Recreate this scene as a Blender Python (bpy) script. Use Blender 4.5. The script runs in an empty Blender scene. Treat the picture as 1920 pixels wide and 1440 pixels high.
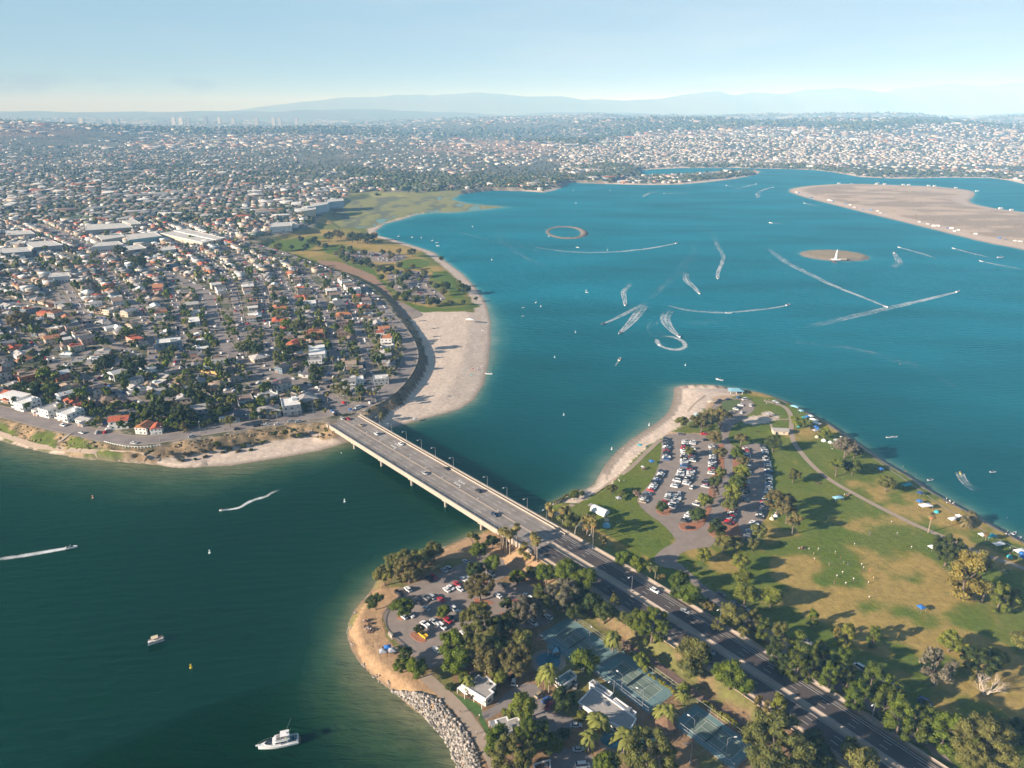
import bpy, bmesh, math, random
import numpy as np
from mathutils import Vector, Matrix, Euler

# ------------------------------------------------------------------ camera, sky, sun, exposure
SC = bpy.context.scene
H, F, HY = 220.0, 1333.0, 208.0
PITCH = math.atan((720 - HY) / F)
cam_d = bpy.data.cameras.new("camera")
cam_d.sensor_width = 36.0
cam_d.lens = 36.0 * F / 1920.0
cam_d.clip_start = 1.0
cam_d.clip_end = 200000.0
cam = bpy.data.objects.new("camera", cam_d)
SC.collection.objects.link(cam)
cam.location = (0, 0, H)
cam.rotation_euler = (math.pi / 2 - PITCH, 0, 0)
SC.camera = cam

SUN_EL = math.radians(19.0)
SUN_AZ = math.atan2(-0.924, -0.383)          # compass angle from +Y towards +X of the direction TO the sun
world = bpy.data.worlds.new("World")
SC.world = world
world.use_nodes = True
nt = world.node_tree
nt.nodes.clear()
out = nt.nodes.new("ShaderNodeOutputWorld")
bg = nt.nodes.new("ShaderNodeBackground")
sky = nt.nodes.new("ShaderNodeTexSky")
sky.sky_type = 'NISHITA'
sky.sun_disc = False
sky.sun_elevation = SUN_EL
sky.sun_rotation = SUN_AZ % (2 * math.pi)
sky.air_density = 1.0
sky.dust_density = 0.6
sky.ozone_density = 2.0
sky.altitude = 200
bg.inputs[1].default_value = 0.05
tc = nt.nodes.new("ShaderNodeTexCoord")
sep = nt.nodes.new("ShaderNodeSeparateXYZ")
nt.links.new(tc.outputs["Generated"], sep.inputs[0])
def wmath(op, a, b=None, c=None):
    n = nt.nodes.new("ShaderNodeMath"); n.operation = op
    for i, v in enumerate((a, b, c)):
        if v is None: continue
        if isinstance(v, (int, float)): n.inputs[i].default_value = v
        else: nt.links.new(v, n.inputs[i])
    return n.outputs[0]
def wramp(v, a, b, smooth=True):
    n = nt.nodes.new("ShaderNodeMapRange")
    n.interpolation_type = 'SMOOTHSTEP'
    nt.links.new(v, n.inputs[0]); n.inputs[1].default_value = a; n.inputs[2].default_value = b
    return n.outputs[0]
# thin high veil, a little stronger away from the zenith, streaked
mp = nt.nodes.new("ShaderNodeMapping"); mp.inputs["Scale"].default_value = (2.0, 2.0, 14.0)
nt.links.new(tc.outputs["Generated"], mp.inputs[0])
nz = nt.nodes.new("ShaderNodeTexNoise"); nz.inputs["Scale"].default_value = 2.2; nz.inputs["Detail"].default_value = 7; nz.inputs["Roughness"].default_value = 0.6
nt.links.new(mp.outputs[0], nz.inputs["Vector"])
veil = wmath('MULTIPLY', wramp(nz.outputs[0], 0.42, 0.8), 0.30)
side = wramp(sep.outputs[0], -0.6, 0.6)
veil = wmath('ADD', wmath('MULTIPLY', veil, wmath('ADD', wmath('MULTIPLY', side, 0.75), 0.25)), wmath('MULTIPLY', side, 0.30))
low = wmath('SUBTRACT', 1.0, wramp(sep.outputs[2], 0.10, 0.50))
veil = wmath('MULTIPLY', veil, low)
clean = nt.nodes.new('ShaderNodeMixRGB'); nt.links.new(wmath('MULTIPLY', low, 0.95), clean.inputs[0]); nt.links.new(sky.outputs[0], clean.inputs[1]); clean.inputs[2].default_value = (2.8, 4.7, 6.6, 1)
mixv = nt.nodes.new("ShaderNodeMixRGB")
nt.links.new(veil, mixv.inputs[0]); nt.links.new(clean.outputs[0], mixv.inputs[1])
mixv.inputs[2].default_value = (6.3, 6.8, 7.2, 1)
# low cumulus bank near the horizon
mp2 = nt.nodes.new("ShaderNodeMapping"); mp2.inputs["Scale"].default_value = (14.0, 14.0, 40.0)
nt.links.new(tc.outputs["Generated"], mp2.inputs[0])
nz2 = nt.nodes.new("ShaderNodeTexNoise"); nz2.inputs["Scale"].default_value = 1.0; nz2.inputs["Detail"].default_value = 8; nz2.inputs["Roughness"].default_value = 0.62
nt.links.new(mp2.outputs[0], nz2.inputs["Vector"])
band = wmath('MULTIPLY', wramp(sep.outputs[2], 0.004, 0.018), wmath('SUBTRACT', 1.0, wramp(sep.outputs[2], 0.026, 0.048)))
az = wmath('SUBTRACT', 1.0, wramp(sep.outputs[0], -0.38, -0.24))
cl = wmath('MULTIPLY', wmath('MULTIPLY', wramp(nz2.outputs[0], 0.47, 0.60), band), az)
mixc = nt.nodes.new("ShaderNodeMixRGB")
nt.links.new(cl, mixc.inputs[0]); nt.links.new(mixv.outputs[0], mixc.inputs[1])
mixc.inputs[2].default_value = (2.0, 2.2, 3.1, 1)
nt.links.new(mixc.outputs[0], bg.inputs[0])
nt.links.new(bg.outputs[0], out.inputs[0])

sun_d = bpy.data.lights.new("sun", 'SUN')
sun_d.energy = 5.0
sun_d.angle = math.radians(0.53)
sun_d.color = (1.0, 0.95, 0.90)
sun = bpy.data.objects.new("sun", sun_d)
SC.collection.objects.link(sun)
to_sun = Vector((-0.924 * math.cos(SUN_EL), -0.383 * math.cos(SUN_EL), math.sin(SUN_EL)))
sun.rotation_euler = to_sun.to_track_quat('Z', 'Y').to_euler()
sun.location = (-200, -100, 400)

SC.view_settings.view_transform = 'Standard'
SC.view_settings.look = 'None'
SC.view_settings.exposure = 1.15
SC.view_settings.gamma = 1.0
SC.view_settings.use_curve_mapping = False
SC.cycles.max_bounces = 4
SC.cycles.diffuse_bounces = 2
SC.cycles.glossy_bounces = 2
SC.cycles.transparent_max_bounces = 6
SC.cycles.volume_bounces = 0
SC.cycles.use_denoising = True

HAZE = 0.000115
ZC, ZP = 8.0, 2.5      # height of the town plateau and of the parks above the water

# ------------------------------------------------------------------ basic helpers
C = SC.collection
RNG = np.random.default_rng(7)
R = random.Random(11)
sP, cP = math.sin(PITCH), math.cos(PITCH)
def P(u, v, z=0.0):
    """point of the plane z that the survey point (u, v) of the photograph stands on"""
    x = (u - 960) / F; y = (v - 720) / F
    t = (H - z) / (sP + y * cP)
    return (x * t, (cP - y * sP) * t, z)
def dist(u, v, z=0.0):
    p = P(u, v, z); return math.sqrt(p[0]**2 + p[1]**2 + (H - z)**2)
def PX(lst, z=0.0, s=1.0, ox=0.0, oy=0.0):
    return [P(a[0] * s + ox, a[1] * s + oy, z)[:2] for a in lst]

def vnoise(x, y, seed=0):
    xi = np.floor(x).astype(np.int64); yi = np.floor(y).astype(np.int64)
    fx = x - xi; fy = y - yi
    fx = fx * fx * (3 - 2 * fx); fy = fy * fy * (3 - 2 * fy)
    def h(a, b):
        n = (a * 374761393 + b * 668265263 + seed * 974634777) & 0x7fffffff
        n = (n ^ (n >> 13)) * 1274126177 & 0x7fffffff
        n = n ^ (n >> 16)
        return (n & 0xffff) / 65535.0
    a = h(xi, yi); b = h(xi + 1, yi); c = h(xi, yi + 1); d = h(xi + 1, yi + 1)
    return (a * (1 - fx) + b * fx) * (1 - fy) + (c * (1 - fx) + d * fx) * fy
def fbm(x, y, seed=0, o=4):
    s = 0; a = 0.5; t = 0
    for i in range(o):
        s = s + a * vnoise(x * 2**i, y * 2**i, seed + i * 17); t += a; a *= 0.5
    return s / t
def sstep(a, b, x):
    t = np.clip((x - a) / (b - a), 0, 1); return t * t * (3 - 2 * t)

def seg_dist(x, y, poly, closed=True, want_t=False):
    """distance of points to a polyline"""
    P0 = np.array(poly, float)[:, :2]
    P1 = np.roll(P0, -1, 0) if closed else None
    if closed: A, B = P0, P1
    else: A, B = P0[:-1], P0[1:]
    best = np.full(x.shape, 1e18); bi = np.zeros(x.shape, int); bt = np.zeros(x.shape)
    for i in range(len(A)):
        dx, dy = B[i] - A[i]; L = dx * dx + dy * dy + 1e-9
        t = np.clip(((x - A[i, 0]) * dx + (y - A[i, 1]) * dy) / L, 0, 1)
        d = (x - A[i, 0] - t * dx)**2 + (y - A[i, 1] - t * dy)**2
        m = d < best
        best = np.where(m, d, best)
        if want_t:
            bi = np.where(m, i, bi); bt = np.where(m, t, bt)
    best = np.sqrt(best)
    return (best, bi, bt) if want_t else best
def inside(x, y, poly):
    P0 = np.array(poly, float)[:, :2]; n = len(P0)
    c = np.zeros(x.shape, bool)
    for i in range(n):
        x0, y0 = P0[i]; x1, y1 = P0[(i + 1) % n]
        if y0 == y1: continue
        cond = ((y0 > y) != (y1 > y)) & (x < (x1 - x0) * (y - y0) / (y1 - y0) + x0)
        c ^= cond
    return c
def sdf(x, y, poly):
    d = seg_dist(x, y, poly); return np.where(inside(x, y, poly), d, -d)

def smooth_poly(pts, it=1, closed=True):
    for _ in range(it):
        o = []
        n = len(pts)
        rng = range(n) if closed else range(n - 1)
        if not closed: o.append(pts[0])
        for i in rng:
            a = pts[i]; b = pts[(i + 1) % n]
            o.append(tuple(a[k] * .75 + b[k] * .25 for k in range(len(a))))
            o.append(tuple(a[k] * .25 + b[k] * .75 for k in range(len(a))))
        if not closed: o.append(pts[-1])
        pts = o
    return pts
def resample(pts, step):
    out = []
    for i in range(len(pts) - 1):
        a = np.array(pts[i], float); b = np.array(pts[i + 1], float)
        n = max(1, int(round(np.linalg.norm((b - a)[:2]) / step)))
        for k in range(n): out.append(tuple(a + (b - a) * k / n))
    out.append(tuple(pts[-1])); return out

# ------------------------------------------------------------------ materials
MATS = {}
def newmat(name):
    m = bpy.data.materials.new(name); m.use_nodes = True
    MATS[name] = m
    return m, m.node_tree, m.node_tree.nodes["Principled BSDF"]
def mat(name, col, rough=0.8, var=0.12, scale=0.6, spec=0.3, objcol=False, attr=None, metal=0.0, bump=0.0, bscale=3.0):
    """colour (fixed, object colour or attribute) broken by two octaves of noise in object/world space"""
    m, t, b = newmat(name)
    N, Lk = t.nodes, t.links
    geo = N.new("ShaderNodeNewGeometry")
    n1 = N.new("ShaderNodeTexNoise"); n1.inputs["Scale"].default_value = scale; n1.inputs["Detail"].default_value = 5; n1.inputs["Roughness"].default_value = 0.65
    Lk.new(geo.outputs["Position"], n1.inputs["Vector"])
    mr = N.new("ShaderNodeMapRange"); mr.inputs[1].default_value = 0.3; mr.inputs[2].default_value = 0.7
    mr.inputs[3].default_value = 1 - var; mr.inputs[4].default_value = 1 + var
    Lk.new(n1.outputs[0], mr.inputs[0])
    if objcol:
        oi = N.new("ShaderNodeObjectInfo"); src = oi.outputs["Color"]
    elif attr:
        at = N.new("ShaderNodeAttribute"); at.attribute_name = attr; src = at.outputs["Color"]
    else:
        rgb = N.new("ShaderNodeRGB"); rgb.outputs[0].default_value = (*col, 1); src = rgb.outputs[0]
    vm = N.new("ShaderNodeVectorMath"); vm.operation = 'SCALE'
    Lk.new(src, vm.inputs[0]); Lk.new(mr.outputs[0], vm.inputs[3])
    Lk.new(vm.outputs[0], b.inputs["Base Color"])
    b.inputs["Roughness"].default_value = rough
    b.inputs["Specular IOR Level"].default_value = spec
    b.inputs["Metallic"].default_value = metal
    if bump:
        n2 = N.new("ShaderNodeTexNoise"); n2.inputs["Scale"].default_value = bscale; n2.inputs["Detail"].default_value = 4
        Lk.new(geo.outputs["Position"], n2.inputs["Vector"])
        bp = N.new("ShaderNodeBump"); bp.inputs["Strength"].default_value = bump; bp.inputs["Distance"].default_value = 0.4
        Lk.new(n2.outputs[0], bp.inputs["Height"]); Lk.new(bp.outputs[0], b.inputs["Normal"])
    return m
M_ground = mat("ground", (0, 0, 0), 0.95, 0.22, 0.35, 0.1, attr="col", bump=0.6, bscale=0.9)
M_asph = mat("asphalt_lot", (0.27, 0.22, 0.185), 0.9, 0.13, 0.25, 0.2, bump=0.2)
M_road = mat("asphalt_road", (0.085, 0.07, 0.064), 0.85, 0.2, 0.12, 0.25)
M_street = mat("street_asphalt", (0.25, 0.215, 0.195), 0.9, 0.25, 0.08, 0.2)
M_conc = mat("concrete", (0.33, 0.27, 0.215), 0.85, 0.1, 0.3, 0.3)
M_deck = mat("bridge_deck_concrete", (0.275, 0.24, 0.21), 0.85, 0.26, 0.12, 0.3)
M_fascia = mat("bridge_fascia_concrete", (0.38, 0.325, 0.26), 0.8, 0.1, 0.3, 0.3)
M_path = mat("path_concrete", (0.36, 0.28, 0.21), 0.9, 0.1, 0.3, 0.2)
M_white = mat("white_paint", (0.78, 0.76, 0.73), 0.5, 0.05, 0.5)
M_line = mat("road_paint", (0.62, 0.60, 0.55), 0.6, 0.25, 1.2)
M_metal = mat("grey_metal", (0.42, 0.42, 0.42), 0.4, 0.08, 1.0, metal=0.6)
M_dark = mat("dark_glass", (0.02, 0.028, 0.035), 0.12, 0.1, 1.0, 0.6)
M_tyre = mat("tyre_rubber", (0.02, 0.02, 0.02), 0.9, 0.1, 1.0)
M_wall = mat("painted_stucco", (0, 0, 0), 0.9, 0.08, 0.3, 0.2, objcol=True)
M_roof = mat("roof_shingles", (0, 0, 0), 0.9, 0.22, 1.1, 0.2, objcol=True, bump=0.5, bscale=2.5)
M_far = mat("far_town", (0, 0, 0), 0.9, 0.1, 0.05, 0.2, attr="col")
M_paint = mat("car_paint", (0, 0, 0), 0.28, 0.04, 1.0, 0.6, objcol=True)
M_cloth = mat("canvas", (0, 0, 0), 0.8, 0.06, 1.5, 0.2, objcol=True)
M_trunk = mat("bark", (0.16, 0.12, 0.09), 0.95, 0.25, 2.0, 0.1)
M_ptrunk = mat("palm_bark", (0.30, 0.23, 0.16), 0.95, 0.2, 2.0, 0.1)
M_bare = mat("bleached_wood", (0.55, 0.45, 0.36), 0.9, 0.15, 2.0, 0.1)
M_skin = mat("skin", (0.42, 0.25, 0.17), 0.7, 0.05, 2.0)
M_short = mat("dark_shorts", (0.05, 0.06, 0.09), 0.9, 0.1, 2.0)
M_shirt = mat("shirt_cloth", (0, 0, 0), 0.9, 0.06, 2.0, 0.2, objcol=True)
M_rock = mat("riprap_rock", (0, 0, 0), 0.95, 0.25, 1.5, 0.2, objcol=True)
M_rockc = mat("riprap_rock_mass", (0, 0, 0), 0.95, 0.25, 1.5, 0.2, attr="col")
M_court = mat("court_green", (0.15, 0.20, 0.16), 0.85, 0.06, 0.4)
M_courto = mat("court_teal_surround", (0.15, 0.24, 0.235), 0.85, 0.08, 0.4)
M_wood = mat("timber", (0.17, 0.10, 0.06), 0.85, 0.2, 2.0)
M_froof = mat("flat_gravel_roof", (0.36, 0.33, 0.30), 0.95, 0.12, 0.5)
M_teal = mat("pool_water", (0.03, 0.16, 0.22), 0.08, 0.1, 0.5, 0.6)
M_tile = mat("clay_tile", (0.40, 0.13, 0.06), 0.85, 0.2, 1.5)

def leafmat(name, trans=0.25):
    m, t, b = newmat(name); N, Lk = t.nodes, t.links
    oi = N.new("ShaderNodeObjectInfo"); at = N.new("ShaderNodeAttribute"); at.attribute_name = "tint"
    mx = N.new("ShaderNodeMixRGB"); mx.blend_type = 'MULTIPLY'; mx.inputs[0].default_value = 1
    Lk.new(oi.outputs["Color"], mx.inputs[1]); Lk.new(at.outputs["Color"], mx.inputs[2])
    b.inputs["Roughness"].default_value = 0.7; b.inputs["Specular IOR Level"].default_value = 0.15
    Lk.new(mx.outputs[0], b.inputs["Base Color"])
    tr = N.new("ShaderNodeBsdfTranslucent"); Lk.new(mx.outputs[0], tr.inputs[0])
    ms = N.new("ShaderNodeMixShader"); ms.inputs[0].default_value = trans
    Lk.new(b.outputs[0], ms.inputs[1]); Lk.new(tr.outputs[0], ms.inputs[2])
    Lk.new(ms.outputs[0], N["Material Output"].inputs[0])
    return m
M_leaf = leafmat("leaves")
M_leafc = mat("leaves_mass", (0, 0, 0), 0.8, 0.25, 0.4, 0.1, attr="col")

def watermat():
    m, t, b = newmat("bay_water"); N, Lk = t.nodes, t.links
    at = N.new("ShaderNodeAttribute"); at.attribute_name = "bed"
    geo = N.new("ShaderNodeNewGeometry")
    sp = N.new("ShaderNodeSeparateXYZ"); Lk.new(geo.outputs["Position"], sp.inputs[0])
    # patchy bed where it is shallow
    n0 = N.new("ShaderNodeTexNoise"); n0.inputs["Scale"].default_value = 0.045; n0.inputs["Detail"].default_value = 6; n0.inputs["Roughness"].default_value = 0.6
    Lk.new(geo.outputs["Position"], n0.inputs["Vector"])
    mr = N.new("ShaderNodeMapRange"); mr.inputs[1].default_value = 0.25; mr.inputs[2].default_value = 0.75; mr.inputs[3].default_value = -0.22; mr.inputs[4].default_value = 0.22
    Lk.new(n0.outputs[0], mr.inputs[0])
    mu = N.new("ShaderNodeMath"); mu.operation = 'MULTIPLY_ADD'
    sp2 = N.new("ShaderNodeSeparateColor"); Lk.new(at.outputs["Color"], sp2.inputs[0])
    sh = sp2.outputs[0]
    edge = N.new("ShaderNodeMath"); edge.operation = 'MULTIPLY'; Lk.new(sh, edge.inputs[0]); Lk.new(mr.outputs[0], edge.inputs[1])
    ad = N.new("ShaderNodeMath"); ad.operation = 'ADD'; ad.use_clamp = True; Lk.new(edge.outputs[0], ad.inputs[0]); Lk.new(sh, ad.inputs[1])
    cr = N.new("ShaderNodeValToRGB"); e = cr.color_ramp.elements
    e[0].position = 0.0; e[0].color = (0, 0, 0, 1); e[1].position = 1.0; e[1].color = (0.17, 0.15, 0.085, 1)
    a1 = cr.color_ramp.elements.new(0.5); a1.color = (0.035, 0.055, 0.03, 1)
    a2 = cr.color_ramp.elements.new(0.2); a2.color = (0.004, 0.012, 0.009, 1)
    Lk.new(ad.outputs[0], cr.inputs[0])
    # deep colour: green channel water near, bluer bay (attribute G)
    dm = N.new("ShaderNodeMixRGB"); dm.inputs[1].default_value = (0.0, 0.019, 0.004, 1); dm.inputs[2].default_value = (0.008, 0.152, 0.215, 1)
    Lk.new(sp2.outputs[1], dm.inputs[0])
    # big soft patches of wind
    n3 = N.new("ShaderNodeTexNoise"); n3.inputs["Scale"].default_value = 0.004; n3.inputs["Detail"].default_value = 4
    mpw = N.new("ShaderNodeMapping"); mpw.inputs["Rotation"].default_value = (0, 0, 0.5); mpw.inputs["Scale"].default_value = (1.0, 2.6, 1.0)
    Lk.new(geo.outputs["Position"], mpw.inputs[0]); Lk.new(mpw.outputs[0], n3.inputs["Vector"])
    m3 = N.new("ShaderNodeMapRange"); m3.inputs[1].default_value = 0.3; m3.inputs[2].default_value = 0.7; m3.inputs[3].default_value = 0.76; m3.inputs[4].default_value = 1.22
    Lk.new(n3.outputs[0], m3.inputs[0])
    sc = N.new("ShaderNodeVectorMath"); sc.operation = 'SCALE'; Lk.new(dm.outputs[0], sc.inputs[0]); Lk.new(m3.outputs[0], sc.inputs[3])
    av = N.new("ShaderNodeVectorMath"); av.operation = 'ADD'; Lk.new(sc.outputs[0], av.inputs[0]); Lk.new(cr.outputs[0], av.inputs[1])
    Lk.new(av.outputs[0], b.inputs["Base Color"])
    b.inputs["Roughness"].default_value = 0.22; b.inputs["IOR"].default_value = 1.333
    b.inputs["Specular IOR Level"].default_value = 0.15
    # waves: long crests + chop
    mpa = N.new("ShaderNodeMapping"); mpa.inputs["Rotation"].default_value = (0, 0, 0.35); mpa.inputs["Scale"].default_value = (0.07, 0.22, 0.1)
    Lk.new(geo.outputs["Position"], mpa.inputs[0])
    w1 = N.new("ShaderNodeTexNoise"); w1.inputs["Scale"].default_value = 1.0; w1.inputs["Detail"].default_value = 5; w1.inputs["Roughness"].default_value = 0.62; w1.inputs["Distortion"].default_value = 0.4
    Lk.new(mpa.outputs[0], w1.inputs["Vector"])
    mpb = N.new("ShaderNodeMapping"); mpb.inputs["Rotation"].default_value = (0, 0, -0.5); mpb.inputs["Scale"].default_value = (0.05, 0.17, 0.1)
    Lk.new(geo.outputs["Position"], mpb.inputs[0])
    w2 = N.new("ShaderNodeTexWave"); w2.inputs["Scale"].default_value = 0.35; w2.inputs["Distortion"].default_value = 9; w2.inputs["Detail"].default_value = 4; w2.bands_direction = 'Y'
    Lk.new(mpb.outputs[0], w2.inputs["Vector"])
    hs = N.new("ShaderNodeMath"); hs.operation = 'MULTIPLY_ADD'; Lk.new(w2.outputs[1], hs.inputs[0]); hs.inputs[1].default_value = 0.12; Lk.new(w1.outputs[0], hs.inputs[2])
    bp = N.new("ShaderNodeBump"); bp.inputs["Strength"].default_value = 0.85; bp.inputs["Distance"].default_value = 1.6
    Lk.new(hs.outputs[0], bp.inputs["Height"])
    df = N.new("ShaderNodeBsdfDiffuse"); Lk.new(av.outputs[0], df.inputs[0]); Lk.new(bp.outputs[0], df.inputs["Normal"])
    gl = N.new("ShaderNodeBsdfGlossy"); gl.inputs["Color"].default_value = (0.30, 0.85, 0.62, 1); gl.inputs["Roughness"].default_value = 0.2; Lk.new(bp.outputs[0], gl.inputs["Normal"])
    fr = N.new("ShaderNodeFresnel"); fr.inputs[0].default_value = 1.333
    fm = N.new("ShaderNodeMath"); fm.operation = 'MULTIPLY'; fm.inputs[1].default_value = 0.08; Lk.new(fr.outputs[0], fm.inputs[0])
    ms = N.new("ShaderNodeMixShader"); Lk.new(fm.outputs[0], ms.inputs[0]); Lk.new(df.outputs[0], ms.inputs[1]); Lk.new(gl.outputs[0], ms.inputs[2])
    Lk.new(ms.outputs[0], N["Material Output"].inputs[0])
    return m
M_water = watermat()

def foammat():
    m, t, b = newmat("foam"); N, Lk = t.nodes, t.links
    at = N.new("ShaderNodeAttribute"); at.attribute_name = "fade"
    geo = N.new("ShaderNodeNewGeometry")
    n = N.new("ShaderNodeTexNoise"); n.inputs["Scale"].default_value = 0.22; n.inputs["Detail"].default_value = 8; n.inputs["Roughness"].default_value = 0.75
    Lk.new(geo.outputs["Position"], n.inputs["Vector"])
    s = N.new("ShaderNodeMath"); s.operation = 'ADD'; Lk.new(n.outputs[0], s.inputs[0]); Lk.new(at.outputs["Fac"], s.inputs[1])
    r = N.new("ShaderNodeMapRange"); r.inputs[1].default_value = 0.82; r.inputs[2].default_value = 1.55; r.inputs[3].default_value = 0.0; r.inputs[4].default_value = 0.9
    Lk.new(s.outputs[0], r.inputs[0])
    Lk.new(r.outputs[0], b.inputs["Alpha"])
    b.inputs["Base Color"].default_value = (0.75, 0.78, 0.78, 1); b.inputs["Roughness"].default_value = 0.9
    return m
M_foam = foammat()

# ------------------------------------------------------------------ object helpers
LM = []       # landmarks (name, x, y) used when wording labels
REG = []      # (object, base label, x, y)
def reg(o, base, cat, group=None, xy=None, exact=False):
    o["label"] = base; o["category"] = cat
    if group: o["group"] = group
    if not exact: REG.append((o, base, xy if xy else (o.location.x, o.location.y)))
    return o
def setting(o, label=None):
    o["kind"] = "structure"
    if label: o["label"] = label
    return o
def stuff(o, label=None, cat=None):
    o["kind"] = "stuff"
    if label: o["label"] = label
    if cat: o["category"] = cat
    return o
def link(o, parent=None):
    C.objects.link(o)
    if parent: o.parent = parent
    return o
def empty(name, loc, rz=0.0, s=1.0):
    o = bpy.data.objects.new(name, None); o.location = loc; o.rotation_euler = (0, 0, rz)
    o.scale = (s, s, s) if not isinstance(s, (tuple, list)) else s
    o.empty_display_size = 0.5
    return link(o)
def np_mesh(name, V, Fc, mats, col=None, attr="col", smooth=False, mi=None):
    """V (n,3); Fc list of index arrays (quads (m,4) / tris (k,3))"""
    me = bpy.data.meshes.new(name)
    V = np.asarray(V, np.float32)
    if not isinstance(Fc, list): Fc = [Fc]
    Fc = [np.asarray(f, np.int32) for f in Fc if len(f)]
    loops = np.concatenate([f.ravel() for f in Fc])
    sizes = np.concatenate([np.full(len(f), f.shape[1], np.int32) for f in Fc])
    me.vertices.add(len(V)); me.vertices.foreach_set("co", V.ravel())
    me.loops.add(len(loops)); me.loops.foreach_set("vertex_index", loops)
    me.polygons.add(len(sizes))
    st = np.concatenate([[0], np.cumsum(sizes)[:-1]]).astype(np.int32)
    me.polygons.foreach_set("loop_start", st)
    try: me.polygons.foreach_set("loop_total", sizes)
    except Exception: pass
    if smooth: me.polygons.foreach_set("use_smooth", np.ones(len(sizes), bool))
    if mi is not None: me.polygons.foreach_set("material_index", np.asarray(mi, np.int32))
    if col is not None:
        col = np.asarray(col, np.float32)
        if col.ndim == 1:
            a = me.attributes.new(attr, 'FLOAT', 'POINT'); a.data.foreach_set("value", col)
        else:
            if col.shape[1] == 3: col = np.concatenate([col, np.ones((len(col), 1), np.float32)], 1)
            a = me.attributes.new(attr, 'FLOAT_COLOR', 'POINT'); a.data.foreach_set("color", col.ravel())
    for m in (mats if isinstance(mats, (list, tuple)) else [mats]): me.materials.append(m)
    me.update(calc_edges=True)
    return me
def np_obj(name, *a, parent=None, **k):
    return link(bpy.data.objects.new(name, np_mesh(name, *a, **k)), parent)
def shared(name, me, parent=None, loc=None, rz=None, s=None, color=None):
    o = bpy.data.objects.new(name, me)
    if loc is not None: o.location = loc
    if rz is not None: o.rotation_euler = (0, 0, rz)
    if s is not None: o.scale = (s, s, s) if not isinstance(s, (tuple, list)) else s
    if color is not None: o.color = (*color, 1)
    return link(o, parent)

class MB:
    def __init__(s): s.v = []; s.f = []; s.m = []
    def add(s, vs, fs, mi=0):
        b = len(s.v); s.v += [tuple(x) for x in vs]; s.f += [tuple(i + b for i in f) for f in fs]; s.m += [mi] * len(fs); return s
    def box(s, x0, x1, y0, y1, z0, z1, mi=0, rot=0.0, c=(0, 0)):
        vs = [(x, y, z) for z in (z0, z1) for x, y in ((x0, y0), (x1, y0), (x1, y1), (x0, y1))]
        if rot or c != (0, 0):
            ca, sa = math.cos(rot), math.sin(rot)
            vs = [(c[0] + x * ca - y * sa, c[1] + x * sa + y * ca, z) for x, y, z in vs]
        return s.add(vs, [(3, 2, 1, 0), (4, 5, 6, 7), (0, 1, 5, 4), (1, 2, 6, 5), (2, 3, 7, 6), (3, 0, 4, 7)], mi)
    def prism(s, poly, z0, z1, mi=0, bottom=True):
        n = len(poly)
        a = sum(poly[i][0] * poly[(i + 1) % n][1] - poly[(i + 1) % n][0] * poly[i][1] for i in range(n))
        if a < 0: poly = poly[::-1]
        vs = [(p[0], p[1], z0) for p in poly] + [(p[0], p[1], z1) for p in poly]
        fs = [tuple(range(n, 2 * n))] + [(i, (i + 1) % n, n + (i + 1) % n, n + i) for i in range(n)]
        if bottom: fs.append(tuple(range(n - 1, -1, -1)))
        return s.add(vs, fs, mi)
    def sheet(s, poly, z, mi=0):
        n = len(poly)
        a = sum(poly[i][0] * poly[(i + 1) % n][1] - poly[(i + 1) % n][0] * poly[i][1] for i in range(n))
        if a < 0: poly = poly[::-1]
        return s.add([(p[0], p[1], z) for p in poly], [tuple(range(n))], mi)
    def tube(s, pts, r0, r1=None, n=6, mi=0, cap=True):
        r1 = r0 if r1 is None else r1
        pts = [Vector(p) for p in pts]; k = len(pts); vs = []
        for i, p in enumerate(pts):
            d = (pts[min(i + 1, k - 1)] - pts[max(i - 1, 0)]).normalized()
            ref = Vector((0, 0, 1)) if abs(d.z) < 0.9 else Vector((1, 0, 0))
            a = d.cross(ref).normalized(); b = a.cross(d)
            r = r0 + (r1 - r0) * i / (k - 1)
            for j in range(n):
                t = 2 * math.pi * j / n
                vs.append(p + a * math.cos(t) * r + b * math.sin(t) * r)
        fs = []
        for i in range(k - 1):
            for j in range(n):
                fs.append((i * n + j, (i + 1) * n + j, (i + 1) * n + (j + 1) % n, i * n + (j + 1) % n))
        if cap: fs += [tuple(range(n)), tuple(range(k * n - 1, (k - 1) * n - 1, -1))]
        return s.add(vs, fs, mi)
    def mesh(s, name, mats, smooth=False):
        me = bpy.data.meshes.new(name)
        me.from_pydata(s.v, [], s.f)
        for m in (mats if isinstance(mats, (list, tuple)) else [mats]): me.materials.append(m)
        me.polygons.foreach_set("material_index", s.m)
        if smooth: me.polygons.foreach_set("use_smooth", [True] * len(s.f))
        me.update(); return me
    def build(s, name, mats, parent=None, color=None, smooth=False, loc=None):
        return shared(name, s.mesh(name, mats, smooth), parent, color=color, loc=loc)
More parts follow.
